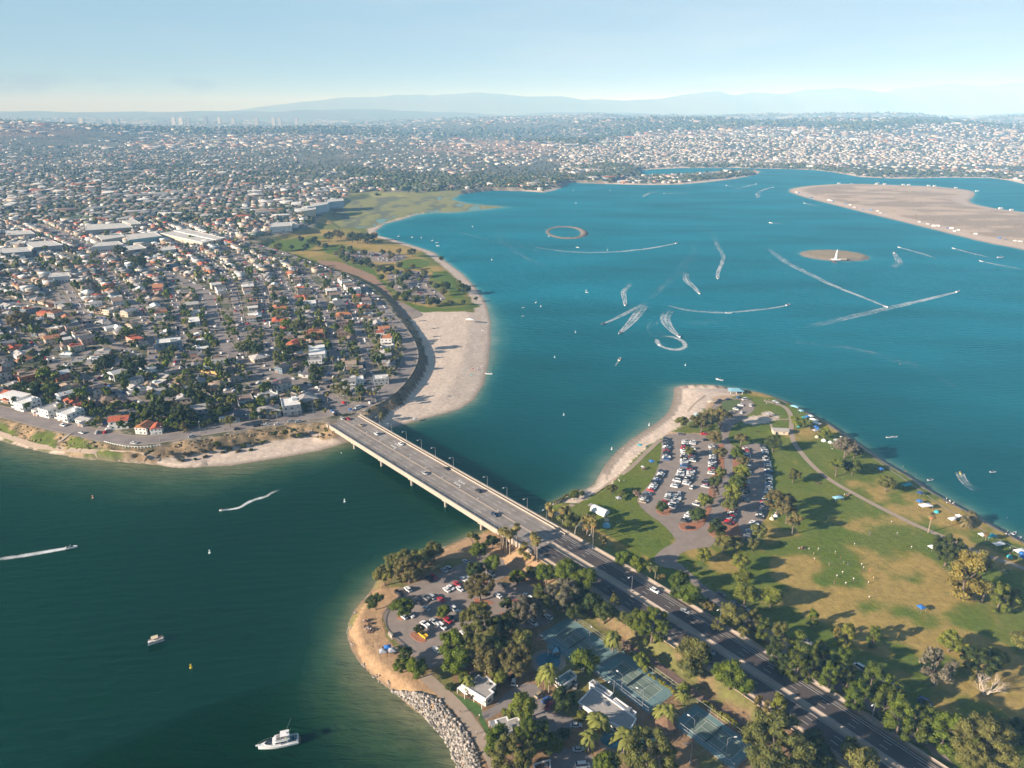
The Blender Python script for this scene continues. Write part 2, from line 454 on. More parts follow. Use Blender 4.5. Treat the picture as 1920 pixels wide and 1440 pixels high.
def ribbon(pts, w, dz=0.05, hf=None, step=4.0, off=0.0):
    """sheet along a polyline; pts may be 3d; hf: height function"""
    pts = resample([tuple(p) for p in pts], step)
    A = np.array(pts, float); n = len(A)
    d = np.zeros((n, 2)); d[1:-1] = A[2:, :2] - A[:-2, :2]; d[0] = A[1, :2] - A[0, :2]; d[-1] = A[-1, :2] - A[-2, :2]
    d /= np.linalg.norm(d, axis=1)[:, None] + 1e-9
    nn = np.stack([-d[:, 1], d[:, 0]], 1)
    V = []
    ws = w if isinstance(w, (tuple, list)) else (-w / 2, w / 2)
    for s in ws:
        q = A[:, :2] + nn * (s + off)
        z = hf(q[:, 0], q[:, 1]) if hf else A[:, 2]
        V.append(np.column_stack([q, z + dz]))
    V = np.stack(V, 1).reshape(-1, 3)
    i = np.arange(n - 1) * 2
    Fq = np.stack([i, i + 2, i + 3, i + 1], 1)[:, ::-1]
    return V, Fq
# ------------------------------------------------------------------ shorelines (survey points at water level)
CP_SH = [(-1500, 760), (-800, 600), (-520, 520)] + PX([(0, 825), (50, 840), (100, 850), (150, 858), (200, 863), (287, 870), (333, 877), (433, 873), (533, 857), (600, 845), (660, 827),
    (727, 805), (777, 790), (827, 777), (862, 767), (888, 750), (907, 720), (915, 687), (920, 643), (920, 603), (913, 573), (907, 560), (890, 537), (867, 513), (840, 493), (813, 473),
    (783, 463), (740, 450), (707, 442), (703, 433), (720, 420), (750, 412), (777, 403), (800, 399), (850, 398), (900, 393), (945, 388), (905, 385), (870, 381), (850, 375), (858, 366), (873, 362), (923, 357), (973, 358),
    (1020, 361), (1043, 356), (1067, 342), (1140, 345), (1210, 347), (1273, 346), (1323, 342), (1380, 335), (1418, 328), (1427, 321), (1400, 318.5), (1347, 321), (1280, 326), (1205, 328), (1192, 322), (1215, 318),
    (1280, 315), (1380, 315), (1480, 317), (1530, 319), (1563, 323), (1613, 332), (1680, 335), (1780, 333), (1860, 334), (1890, 338), (1920, 345)]) + [(3600, 2900), (60000, 9000), (60000, 90000), (-60000, 90000), (-60000, 760)]
S_SH = PX([(1257, 767), (1240, 787), (1207, 808), (1173, 832), (1140, 863), (1120, 897), (1110, 913), (1073, 925), (1040, 943), (1015, 962), (985, 972), (955, 980), (933, 989), (887, 1003), (833, 1027), (787, 1043), (745, 1062), (707, 1087),
    (697, 1110), (667, 1140), (650, 1177), (655, 1210), (677, 1247), (717, 1282), (745, 1300), (768, 1325), (808, 1352), (845, 1395), (862, 1440), (872, 1500), (885, 1600), (890, 1800)]) + [(-10, 0), (-10, -300), (1500, -300), (700, 60)] + PX([(2200, 1150), (2060, 1085),
    (1920, 1016), (1860, 984), (1832, 967), (1794, 947), (1747, 921), (1719, 900), (1672, 874), (1635, 849), (1607, 829), (1581, 811), (1560, 797), (1540, 787), (1490, 760), (1440, 740), (1390, 730), (1333, 722), (1290, 722), (1262, 727), (1264, 742)])
FI_SH = PX([(1475, 358), (1487, 352), (1530, 347), (1597, 344), (1680, 347), (1747, 349), (1790, 353), (1827, 358), (1830, 367), (1813, 378), (1847, 388), (1913, 397), (1990, 406), (2300, 430), (2600, 620), (2250, 560), (2000, 492), (1920, 468), (1847, 455), (1780, 438),
    (1680, 413), (1613, 397), (1547, 380), (1497, 367)])
MARSH = PX([(600, 396), (640, 385), (655, 368), (700, 364), (780, 366), (873, 362), (858, 366), (850, 375), (870, 381), (905, 385), (945, 388), (900, 393), (850, 398), (800, 399), (775, 402), (750, 410), (722, 418), (700, 428), (640, 430), (625, 420)])
ISLET_C = P(1564, 479, 0); ISLET_R = (52, 46)
RING_C = P(1061, 435.5, 0)
PLAT = [(-1500, 790), (-800, 640), (-540, 545)] + PX([(0, 783), (42, 794), (83, 805), (133, 817), (167, 825), (208, 834), (250, 839), (283, 838), (320, 831), (370, 824), (420, 815), (470, 807), (520, 799), (570, 794), (607, 791), (617, 797),
    (640, 790), (668, 780), (687, 773), (703, 757), (727, 747), (753, 720), (773, 693), (783, 670), (777, 650), (760, 613), (750, 596), (742, 585), (725, 565), (700, 540), (680, 527), (650, 513), (617, 502), (593, 495), (560, 486), (540, 478), (500, 470), (482, 458), (500, 447), (540, 437), (590, 425), (598, 410), (606, 396),
    (625, 384), (645, 370), (690, 362), (760, 363), (860, 358), (960, 353), (1050, 347), (1072, 339), (1140, 339)], ZC) + PX([(1185, 325), (1200, 312), (1280, 310), (1380, 310), (1480, 311), (1563, 316), (1613, 323), (1680, 327), (1780, 326), (1860, 327), (1920, 334)], ZC) + [(3700, 3200), (60000, 9300), (60000, 90000), (-60000, 90000), (-60000, 800)]
CP_SH = [tuple(p[:2]) for p in CP_SH]
S_SH = smooth_poly(S_SH, 1); FI_SH = smooth_poly(FI_SH, 1)

ROADC = [(20, 319, 8.0), (55, 281, 7.4), (90, 240.5, 6.0), (120, 205, 4.8), (150, 167, 4.0), (190, 116, 3.8)]
BR0, BR1 = (-123.0, 477.5), (20.0, 319.0)

SAND_L = PX([(1040, 943), (1115, 905), (1125, 870), (1180, 826), (1250, 765), (1262, 725), (1380, 725), (1385, 742), (1340, 745), (1300, 790), (1250, 815), (1215, 838), (1190, 860), (1150, 905), (1085, 945)], 1.5)

def south_h(x, y):
    sd = sdf(x, y, S_SH)
    ins = inside(x, y, SAND_L)
    slope = np.where(ins, 0.12, 0.5)
    h = np.where(sd > 0, np.minimum(ZP, 0.02 + sd * slope), sd * 0.12)
    # the road embankment
    d, bi, bt = seg_dist(x, y, ROADC, closed=False, want_t=True)
    zr = np.array([p[2] for p in ROADC])
    z = zr[bi] + (zr[np.minimum(bi + 1, len(zr) - 1)] - zr[bi]) * bt
    e = z - 0.55 - np.maximum(0, d - 14.5) * 0.45
    h = np.where(sd > 0, np.maximum(h, np.minimum(e, 0.02 + sd * 0.8)), h)
    return h, sd
def hills(x, y):
    r = np.sqrt(x * x + y * y)
    n = fbm(x / 2600 + 3.1, y / 2600 + 7.7, 5, 4)
    rise = sstep(3000, 6500, y)
    h = rise * (30 + 130 * sstep(0.3, 0.75, n)) * (0.6 + 0.4 * sstep(-3000, 3000, x))
    h += 26 * sstep(3050, 4300, y) * sstep(300, 1500, x)
    # hill on the left flank and its shoulder
    h += 150 * np.exp(-(((x + 5200) / 1300)**2 + ((y - 5300) / 1500)**2))
    h += 95 * np.exp(-(((x + 3300) / 700)**2 + ((y - 4900) / 700)**2))
    return h * (1 - 0.5 * sstep(15000, 30000, r))
def town_h(x, y):
    sd = sdf(x, y, CP_SH)
    sp = sdf(x, y, PLAT)
    r = np.sqrt(x * x + y * y)
    base = np.where(sd > 0, np.minimum(ZP, 0.02 + sd * 0.10), sd * 0.12)
    base = np.where((x < -205) & (sd > 0), np.maximum(base, np.minimum(1.2, 0.02 + sd * 0.9)), base)
    mar = inside(x, y, MARSH)
    mh = (fbm(x / 22, y / 60, 9, 4) - 0.40) * 2.2
    base = np.where(mar & (sd > 0), np.clip(mh, -0.5, 0.5), base)
    pl = np.where(sp > 0, ZC, ZC + sp * (0.52 - 0.08 * sstep(-260, -160, x) + 0.25 * sstep(-100, -60, x)))
    h = np.maximum(base, np.where(sd > 0, pl, -9))
    h = np.where(sp > 0, h + np.where(y > 2500, hills(x, y), 0) * sstep(0, 500, sp), h)
    return h, sd, sp, mar
def land_h(x, y):
    """ground height anywhere"""
    x = np.atleast_1d(np.asarray(x, float)); y = np.atleast_1d(np.asarray(y, float))
    a, sda, spa, mar = town_h(x, y)
    b, sdb = south_h(x, y)
    c = sdf(x, y, FI_SH); ch = np.where(c > 0, np.minimum(2.0, 0.05 + c * 0.04), c * 0.1)
    e1 = (1 - np.sqrt(((x - ISLET_C[0]) / ISLET_R[0])**2 + ((y - ISLET_C[1]) / ISLET_R[1])**2)) * 50
    eh = np.where(e1 > 0, np.minimum(2.2, e1 * 0.6), e1 * 0.12)
    q = np.sqrt(((x - RING_C[0]) / 38)**2 + ((y - RING_C[1]) / 76)**2)
    ang = np.arctan2((y - RING_C[1]) / 76, (x - RING_C[0]) / 38)
    wd = 0.085 + 0.10 * np.exp(-((ang + 0.15) / 0.7)**2)
    rh = (wd - np.abs(q - 0.93)) * 26
    rh = np.where(rh > 0, np.minimum(2.0, rh), rh)
    h = np.maximum.reduce([a, b, ch, eh, rh])
    sd = np.maximum.reduce([sda, sdb, c, e1, np.minimum(rh * 1.5, 3)])
    return h, sd, dict(town=sda, plat=spa, south=sdb, fi=c, islet=e1, ring=rh, marsh=mar)
def hz(x, y):
    return land_h(x, y)[0]
def hz1(x, y):
    return float(land_h(np.array([x]), np.array([y]))[0][0])

# ground-cover areas (survey points)
GREEN_BLUFF = [PX([(0, 800), (20, 803), (28, 815), (24, 822), (0, 817)], 4), PX([(58, 822), (75, 817), (100, 815), (106, 830), (104, 841), (80, 838), (55, 830)], 4), PX([(118, 838), (135, 825), (160, 832), (185, 845), (222, 852), (225, 857), (190, 855), (150, 848)], 4)]
LAWN_L = PX([(1052, 958), (1110, 915), (1160, 880), (1215, 850), (1235, 855), (1225, 880), (1205, 905), (1197, 935), (1205, 965), (1255, 985), (1268, 1003), (1255, 1025), (1225, 1050), (1150, 1010), (1105, 985), (1075, 975)], ZP)
NP_GREEN = [PX([(756, 487), (790, 484), (806, 492), (800, 500), (760, 506), (745, 500)], ZP), PX([(806, 508), (840, 508), (860, 525), (880, 545), (865, 560), (850, 558), (832, 530), (815, 525)], ZP),
            PX([(758, 565), (780, 572), (820, 578), (860, 577), (895, 568), (898, 573), (880, 580), (795, 586), (775, 580)], ZP),
            PX([(640, 492), (700, 500), (735, 545), (720, 548), (690, 512), (650, 502)], ZP), PX([(510, 455), (560, 445), (600, 452), (580, 470), (540, 472), (515, 468)], ZP), PX([(600, 462), (640, 462), (680, 478), (660, 480), (610, 475)], ZP)]
DIRT_S = PX([(650, 1177), (700, 1110), (745, 1100), (770, 1115), (730, 1135), (716, 1160), (725, 1195), (755, 1230), (790, 1265), (815, 1290), (835, 1330), (880, 1380), (910, 1440), (860, 1440), (790, 1330), (700, 1270)], ZP)
DIRT_N = PX([(833, 1027), (887, 1003), (933, 989), (960, 1000), (985, 1020), (1010, 1050), (1040, 1050), (1010, 1075), (960, 1085), (960, 1100), (1000, 1075), (930, 1075), (880, 1045), (850, 1045), (800, 1055)], ZP)
SUB_DIRT = [PX([(1325, 735), (1375, 728), (1395, 735), (1380, 742), (1345, 755), (1325, 770)], ZP), PX([(1215, 800), (1280, 812), (1330, 812), (1330, 818), (1250, 822)], ZP)]
VOLLEY = PX([(1390, 785), (1425, 778), (1440, 770), (1455, 777), (1460, 785), (1440, 793), (1410, 797), (1395, 793)], ZP)
BROWN_BAND = PX([(595, 487), (640, 492), (700, 515), (725, 540), (755, 580), (790, 590), (770, 600), (745, 600), (740, 580), (715, 548), (680, 522), (640, 508), (600, 497)], ZP)

def ground_colour(x, y, h, sd, dct):
    n = len(x)
    f1 = fbm(x / 14, y / 14, 1, 4); f2 = fbm(x / 3.5, y / 3.5, 2, 3); f3 = fbm(x / 60, y / 60, 3, 4)
    def cc(*c): return np.tile(np.array(c, float), (n, 1))
    def mix(a, b, t): return a + (b - a) * np.clip(t, 0, 1)[:, None]
    grass = mix(cc(0.044, 0.122, 0.006), cc(0.086, 0.142, 0.011), f2)
    dry = mix(cc(0.40, 0.275, 0.085), cc(0.28, 0.21, 0.06), f2)
    sand = mix(cc(0.61, 0.495, 0.395), cc(0.55, 0.445, 0.355), sstep(.35, .65, fbm(x / 5, y / 14, 13, 4)))
    dirt = mix(cc(0.46, 0.30, 0.165), cc(0.38, 0.24, 0.13), f2)
    city = mix(cc(0.20, 0.17, 0.13), cc(0.09, 0.10, 0.05), sstep(0.38, 0.62, f1))
    city = mix(city, cc(0.38, 0.32, 0.25), sstep(0.55, 0.7, f2) * 0.8)
    col = city.copy()
    town, plat, south = dct['town'] > -50, dct['plat'] > 0, dct['south'] > -50
    slope = (~plat) & town
    # bluff and beach on the town side
    scrub = mix(cc(0.36, 0.25, 0.14), cc(0.13, 0.105, 0.06), sstep(.4, .62, f2 * .6 + f1 * .4))
    col[slope] = sand[slope]
    scrub = mix(scrub, cc(0.13, 0.10, 0.065), sstep(-110, -70, x) * (y < 860))  # east face: dark scrub colour, with the bluff's shade painted in
    bl = slope & (h > 2.0 + 1.2 * (f1 - .4) + 0.3 * sstep(-260, -200, x)) & ((h > 2.52) | (x < -220)); col[bl] = scrub[bl]
    for g in GREEN_BLUFF:
        m = (sdf(x, y, g) + (f2 - 0.5) * 6) > 0; m &= slope; col[m] = mix(cc(0.13, 0.15, 0.03), cc(0.09, 0.12, 0.03), f2)[m]
    # north park
    npk = slope & (y > 800) & (h > 0.8) & (x < 0)
    g = mix(mix(grass, dry, 0.35 * np.ones(n)), dry, sstep(0.42, 0.6, f3)); m = npk & (dct['town'] > 16); col[m] = g[m]
    for q in NP_GREEN:
        m = (sdf(x, y, q) + (f1 - 0.5) * 8) > 0; col[m & slope] = mix(grass, dry, 0.12 * np.ones(n))[m & slope]
    m = (inside(x, y, BROWN_BAND)) & slope; col[m] = mix(cc(0.33, 0.20, 0.13), cc(0.26, 0.18, 0.12), f1)[m]
    # south land
    s = dct['south'] > -60
    dn_ = fbm(x / 42, y / 42, 6, 4) * 0.7 + f1 * 0.3
    for (u_, v_, au, av_) in [(1700, 1190, 120, 36), (1540, 1142, 56, 22), (1480, 1075, 44, 26), (1700, 1108, 48, 28), (1860, 1235, 66, 50), (1600, 990, 46, 16), (1500, 862, 26, 26), (1470, 905, 46, 12), (1885, 1055, 34, 20), (1560, 880, 30, 16), (1800, 1290, 60, 22), (1600, 1110, 40, 14), (1340, 1060, 50, 22), (1520, 925, 24, 14), (1600, 905, 20, 8), (1690, 955, 26, 9), (1640, 840, 30, 8), (1405, 800, 22, 8), (1790, 1010, 20, 10)]:
        q_ = P(u_, v_, ZP); ax_ = au * math.hypot(q_[0], q_[1]) / F; ay_ = av_ * (q_[1]**2 + H * H) / (H * F)
        dn_ = dn_ + 0.16 * np.exp(-(((x - q_[0]) / ax_)**2 + ((y - q_[1]) / ay_)**2))
    dryness = sstep(0.55, 0.645, dn_)
    inl = inside(x, y, LAWN_L)
    gs = mix(mix(grass, dry, 0.10 + 0.25 * f1), dry, np.where(inl, 0, dryness))
    col[s] = gs[s]
    road_d = seg_dist(x, y, ROADC, closed=False)
    westside = s & (((x - 55) * 0.71 + (y - 281) * 0.70) < -13)
    gw = mix(dirt * 0.62, mix(grass, dirt, 0.35 * np.ones(n)), sstep(0.45, 0.6, f1)); col[westside] = gw[westside]
    for q in (DIRT_S, DIRT_N):
        m = s & ((sdf(x, y, q) + (f2 - 0.5) * 3) > 0); col[m] = dirt[m]
    for q in SUB_DIRT:
        m = s & ((sdf(x, y, q) + (f2 - 0.5) * 3) > 0); col[m] = mix(dirt, sand, 0.3 * np.ones(n))[m]
    m = s & ((sdf(x, y, SAND_L) + (f2 - 0.5) * 3) > 0); col[m] = sand[m]
    m = s & ((sdf(x, y, VOLLEY) + (f2 - 0.5) * 2) > 0); col[m] = sand[m]
    m = s & (dct['south'] < 6.5) & (x > 60) & (y > 60); col[m] = mix(cc(0.36, 0.29, 0.23), cc(0.28, 0.23, 0.18), f2)[m]
    # islands
    fi = dct['fi'] > -30
    fc = mix(mix(cc(0.37, 0.27, 0.19), cc(0.30, 0.235, 0.155), f1), cc(0.50, 0.38, 0.27), sstep(0.42, 0.62, fbm(x / 90, y / 50, 21, 5)))
    fc = mix(fc, mix(sand, cc(0.4, 0.3, 0.22), 0.5 * np.ones(n)), 1 - sstep(35, 55, dct['fi'] + f1 * 10)); col[fi] = fc[fi]
    m = dct['islet'] > -10; col[m] = mix(cc(0.34, 0.25, 0.15), cc(0.24, 0.20, 0.11), f1)[m]
    m = dct['islet'] > -10; m &= dct['islet'] < 6; col[m] = cc(0.22, 0.19, 0.15)[m]
    m = dct['ring'] > -3; col[m] = mix(cc(0.30, 0.24, 0.19), cc(0.15, 0.13, 0.10), f2)[m]
    mar = dct['marsh']; mg = mix(cc(0.27, 0.255, 0.075), cc(0.19, 0.20, 0.085), f1); col[mar] = mg[mar]
    m = mar & (h < 0.12); col[m] = cc(0.14, 0.15, 0.09)[m]
    pen = slope & (y > 2000) & ~mar; col[pen & (dct['town'] > 25)] = city[pen & (dct['town'] > 25)]
    # hills beyond the town
    far = plat & (y > 2500)
    hillc = mix(cc(0.11, 0.115, 0.085), cc(0.24, 0.20, 0.15), sstep(0.55, 0.8, f3))
    bare = np.exp(-(((x + 3300) / 600)**2 + ((y - 4800) / 500)**2))
    hillc = mix(hillc, cc(0.21, 0.155, 0.11), sstep(0.35, 0.6, bare))
    ba2 = inside(x, y, PX([(790, 285), (900, 268), (1000, 275), (1060, 290), (1000, 297), (860, 296), (800, 292)], ZC))
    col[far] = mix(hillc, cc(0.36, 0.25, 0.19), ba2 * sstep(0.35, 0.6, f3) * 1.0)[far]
    # distant blocks read as pale grains
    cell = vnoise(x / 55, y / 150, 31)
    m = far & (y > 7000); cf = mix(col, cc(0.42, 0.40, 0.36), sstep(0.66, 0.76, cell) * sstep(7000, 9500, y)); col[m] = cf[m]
    # wet sand at the waterline
    w = (h < 0.45) & ~mar
    col[w] = mix(col, cc(0.21, 0.165, 0.12), (1 - np.clip((h - 0.05) / 0.4, 0, 1)) * 0.8)[w]
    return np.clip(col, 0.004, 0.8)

# ------------------------------------------------------------------ the ground sheet
def radial(rr, az):
    A, Rr = np.meshgrid(az, rr)
    return Rr * np.sin(A), Rr * np.cos(A)
r_near = np.arange(100, 900, 2.2)
r_far = [900.0]
while r_far[-1] < 70000: r_far.append(r_far[-1] * (1.0062 if r_far[-1] < 9000 else 1.02))
rr = np.concatenate([r_near, np.array(r_far)])
az = np.radians(np.linspace(-60, 60, 540))
gx, gy = radial(rr, az); shp = gx.shape
x = gx.ravel(); y = gy.ravel()
h, sd, dct = land_h(x, y)
col = ground_colour(x, y, h, sd, dct)
bump = (fbm(x / 6, y / 6, 44, 3) - 0.5) * np.where((dct['plat'] < 0) & (h > 2.6) & (dct['town'] > 0), 3.0, 0.0)
V = np.column_stack([x, y, h + bump])
nr, nc = shp
i = (np.arange(nr - 1)[:, None] * nc + np.arange(nc - 1)[None, :]).ravel()
Fq = np.stack([i, i + 1, i + nc + 1, i + nc], 1)[:, ::-1]
keep = (sd[Fq] > -25).any(1)
Fq = Fq[keep]
used = np.zeros(len(V), bool); used[Fq.ravel()] = True
remap = np.cumsum(used) - 1
ground = np_obj("ground", V[used], remap[Fq], M_ground, col=col[used], smooth=True)
setting(ground, "sandy beaches, park lawns and town ground round the bay")
print("ground tris", len(Fq) * 2)

# ------------------------------------------------------------------ the water
rw = np.concatenate([np.arange(60, 900, 4.0), 900 * 1.012 ** np.arange(0, 180)])
aw = np.radians(np.linspace(-75, 75, 400))
wx, wy = radial(rw, aw); shp = wx.shape; x = wx.ravel(); y = wy.ravel()
h, sd, dct = land_h(x, y)
wid = np.full(len(x), 9.0)
def widen(px, z, rad, w):
    q = P(*px, z); d = np.hypot(x - q[0], y - q[1])
    np.maximum(wid, 9 + (w - 9) * np.exp(-(d / rad)**2), out=wid)
widen((250, 900), 0, 150, 62); widen((60, 880), 0, 120, 55); widen((520, 880), 0, 110, 34)
widen((640, 1150), 0, 40, 22); widen((700, 1340), 0, 45, 52); widen((820, 1420), 0, 30, 28); widen((660, 1260), 0, 30, 26)
widen((1180, 760), 0, 60, 30); widen((1130, 880), 0, 50, 20); widen((980, 620), 0, 120, 30); widen((880, 790), 0, 60, 24)
widen((1780, 960), 0, 80, 17); widen((860, 395), 0, 200, 60)
dsh = np.maximum(0, -sd)
bed = np.exp(-dsh / (wid * 0.55)) * np.where(dct['ring'] > -20, 0.5, 1.0)
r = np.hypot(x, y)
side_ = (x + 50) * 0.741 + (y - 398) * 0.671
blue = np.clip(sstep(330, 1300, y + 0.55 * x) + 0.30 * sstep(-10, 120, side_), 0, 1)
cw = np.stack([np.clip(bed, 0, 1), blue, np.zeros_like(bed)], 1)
nr, nc = shp
i = (np.arange(nr - 1)[:, None] * nc + np.arange(nc - 1)[None, :]).ravel()
Fq = np.stack([i, i + 1, i + nc + 1, i + nc], 1)[:, ::-1]
Fq = Fq[(sd[Fq] < 40).any(1) & (y[Fq[:, 0]] < 6000)]
water = np_obj("water", np.column_stack([x, y, np.zeros_like(x)]), Fq, M_water, col=cw, attr="bed", smooth=True)
setting(water, "blue green bay water, darker and greener near the bridge")

# ------------------------------------------------------------------ mountains and haze
MTN = [(300, 216), (480, 212), (540, 203), (600, 196), (660, 190), (700, 184), (760, 183), (820, 184), (900, 181), (950, 179), (1000, 182), (1060, 187), (1120, 191), (1200, 187), (1240, 181), (1290, 174), (1330, 181), (1370, 178), (1400, 181), (1440, 175), (1500, 172), (1560, 179), (1600, 168), (1700, 165), (1800, 164), (1860, 170), (1920, 177), (2100, 180)]
def ridge(name, y0, seed, hmax, hmin, label):
    xs = np.linspace(-45000, 45000, 500); rows = 6; V = []
    if name == 'mountain_range':
        cp = np.array(MTN, float); base_ = np.interp(xs, (cp[:, 0] - 960) / F * 24000 * 1.07, H + (HY - cp[:, 1]) * 24000 / F, left=60, right=620)
    prof = hmin + (hmax - hmin) * sstep(0.25, 0.8, fbm(xs / 9000 + seed, xs * 0 + seed, seed, 6))
    if name == 'mountain_range': prof = base_ * (0.94 + 0.12 * fbm(xs / 700, xs * 0, 3, 5))
    for k in range(rows):
        t = k / (rows - 1)
        yy = y0 + (t - 0.5) * 5000 + (fbm(xs / 3000, xs * 0 + k, seed + 3, 3) - 0.5) * 1200
        z = prof * math.sin(math.pi * t) ** 0.8 * (0.85 + 0.3 * fbm(xs / 1500, xs * 0 + k * 3.3, seed + 9, 4)) if 0 < k < rows - 1 else xs * 0 - 2
        V.append(np.column_stack([xs, yy, z]))
    V = np.concatenate(V); n = len(xs)
    i = (np.arange(rows - 1)[:, None] * n + np.arange(n - 1)[None, :]).ravel()
    Fq = np.stack([i, i + 1, i + n + 1, i + n], 1)
    o = np_obj(name, V, Fq, mat(name, (0.12, 0.12, 0.11), 0.95, 0.2, 0.002, 0.1), smooth=True)
    return setting(o, label)
ridge("mountain_range", 24000, 4, 860, 200, "hazy blue mountain range across the horizon")
ridge("mountain_ridge", 17500, 11, 300, 20, "lower hazy ridge in front of the mountain range")

hz_o = MB().box(-48000, 48000, -1500, 46000, -3.0, 900.0).build("haze", [])
m = bpy.data.materials.new("haze_air"); m.use_nodes = True; t = m.node_tree; t.nodes.clear()
o_ = t.nodes.new("ShaderNodeOutputMaterial"); pv = t.nodes.new("ShaderNodeVolumePrincipled")
pv.inputs["Color"].default_value = (0.27, 0.58, 1.0, 1); pv.inputs["Absorption Color"].default_value = (1, 1, 1, 1); pv.inputs["Density"].default_value = HAZE; pv.inputs["Anisotropy"].default_value = -0.18
t.links.new(pv.outputs[0], o_.inputs["Volume"])
hz_o.data.materials.append(m); stuff(hz_o)
# ------------------------------------------------------------------ landmarks for labels
def lm(name, u, v, z=ZP):
    p = P(u, v, z); LM.append((name, p[0], p[1]))
for a in [("the bridge's town end", 645, 785, ZC), ("the bridge's park end", 1040, 1010), ("the blue-roofed shelter", 1380, 735), ("the restroom hut", 1462, 807), ("the sand volleyball court", 1425, 788),
          ("the white marquee tent", 1125, 955), ("the lot entrance", 1300, 1010), ("the green tennis courts", 1190, 1280), ("the lower tennis court", 1338, 1380), ("the thatched gazebo", 1248, 1357),
          ("the stepped pavilion", 900, 1292), ("the smaller pavilion", 955, 1360), ("the yellow truck", 795, 1192), ("the dirt picnic point", 690, 1172), ("the long flat roof", 1140, 1320),
          ("the bare white tree", 1845, 1300), ("the grey-leaved tree", 1755, 1255), ("the golden trees", 1825, 1085), ("the white palm by the path", 1740, 990), ("the bottom right corner", 1880, 1400),
          ("the motorboat wake off the lawn", 1815, 905), ("the field game", 1590, 1065), ("the big brown trees", 1480, 970), ("the striped causeway lamp", 1640, 1330)]: lm(*a)
NLM_S = len(LM)
for a in [("the dark fig trees", 300, 770, ZC), ("the twin red-tiled towers", 285, 805, ZC), ("the road bend lawn", 0, 800, ZC), ("the bluff road junction", 190, 808, ZC), ("the five-way junction", 480, 705, ZC),
          ("the curved grass corner", 465, 685, ZC), ("the tall Norfolk pines", 530, 650, ZC), ("the long white carport", 595, 666, ZC), ("the orange-walled house", 60, 710, ZC), ("the white terraced apartments", 55, 755, ZC),
          ("the red-roofed row", 555, 600, ZC), ("the beach corner lot", 735, 592, ZC), ("the palm-lined promenade", 765, 660, ZC), ("the yellow-walled street", 390, 700, ZC), ("the main avenue", 400, 600, ZC),
          ("the avenue bend", 395, 555, ZC), ("the left-hand side street", 215, 645, ZC), ("the school field", 145, 411, ZC), ("the flat white school", 60, 475, ZC), ("the north park lots", 780, 530), ("the marsh", 720, 395, 1),
          ("the north swimming beach", 850, 640, 1), ("the grey town houses", 540, 770, ZC), ("the big blue-grey block", 290, 655, ZC), ("the left picture edge", 20, 650, ZC), ("the long diagonal street", 280, 680, ZC), ("the north lawn", 830, 520)]: lm(*a)

# ------------------------------------------------------------------ the bridge
bd = Vector((BR1[0] - BR0[0], BR1[1] - BR0[1], 0)); BL = bd.length; bd.normalize(); bn = Vector((-bd.y, bd.x, 0))   # bn: to the far (bay) side
BANG = math.atan2(bd.y, bd.x)
bridge = empty("road_bridge", (BR0[0], BR0[1], 0), BANG)
reg(bridge, "long concrete road bridge on paired piers crossing the channel", "bridge", exact=True)
HW = 13.6
MB().box(0, BL, -HW + 1.2, HW - 1.2, 5.3, 6.2).box(0, BL, -HW + 0.3, HW - 0.3, 6.2, 7.55).build("deck_girder", M_fascia, bridge)
pan = MB().box(0.02, 9.68, -11.2, -0.55, 7.56, 8.0).mesh("deck_panel", M_deck)
n_p = 22; step = BL / n_p
for k in range(n_p):
    for sgn in (0, 1):
        shared("deck_panel", pan, bridge, loc=(k * step, sgn * 11.75, 0), s=(step / 9.72, 1, 1))
for sgn in (-1, 1):
    nm = MB().box(0, BL, sgn * (HW - 0.0), sgn * (HW - 0.45), 6.0, 9.05) if sgn < 0 else MB().box(0, BL, HW - 0.45, HW, 6.0, 9.05)
    nm.build("parapet", M_fascia, bridge)
    a, b = sorted((sgn * (HW - 0.5), sgn * 11.25))
    MB().box(0, BL, a, b, 7.56, 8.16).build("sidewalk", M_conc, bridge)
    a, b = sorted((sgn * 11.25, sgn * 11.55))
    if sgn > 0: MB().box(0, BL, a, b, 8.17, 8.95).build("traffic_barrier", M_fascia, bridge)
    rail = MB().box(0, BL, sgn * (HW - 0.25) - 0.05, sgn * (HW - 0.25) + 0.05, 9.5, 9.6)
    for k in range(int(BL / 4)): rail.box(k * 4, k * 4 + 0.08, sgn * (HW - 0.25) - 0.04, sgn * (HW - 0.25) + 0.04, 9.05, 9.5)
    rail.build("handrail", M_metal, bridge)
MB().box(0, BL, -0.5, 0.5, 7.58, 8.2).build("median_strip", M_conc, bridge)
dash = MB().box(-1.6, 1.6, -0.09, 0.09, 8.01, 8.016).mesh("lane_marking", M_line)
for k in range(17):
    for off in (-7.6, -4.1, 4.1, 7.6):
        shared("lane_marking", dash, bridge, loc=(6 + k * 12.2, off, 0))
for kk in (58, 128):
    w = MB()
    for j in range(6): w.box(kk + (j % 3) * 2.2, kk + (j % 3) * 2.2 + 1.5, 2.0 + (j // 3) * 3.4, 3.3 + (j // 3) * 3.4, 8.011, 8.018)
    stuff(w.build("road_lettering", M_line, bridge))
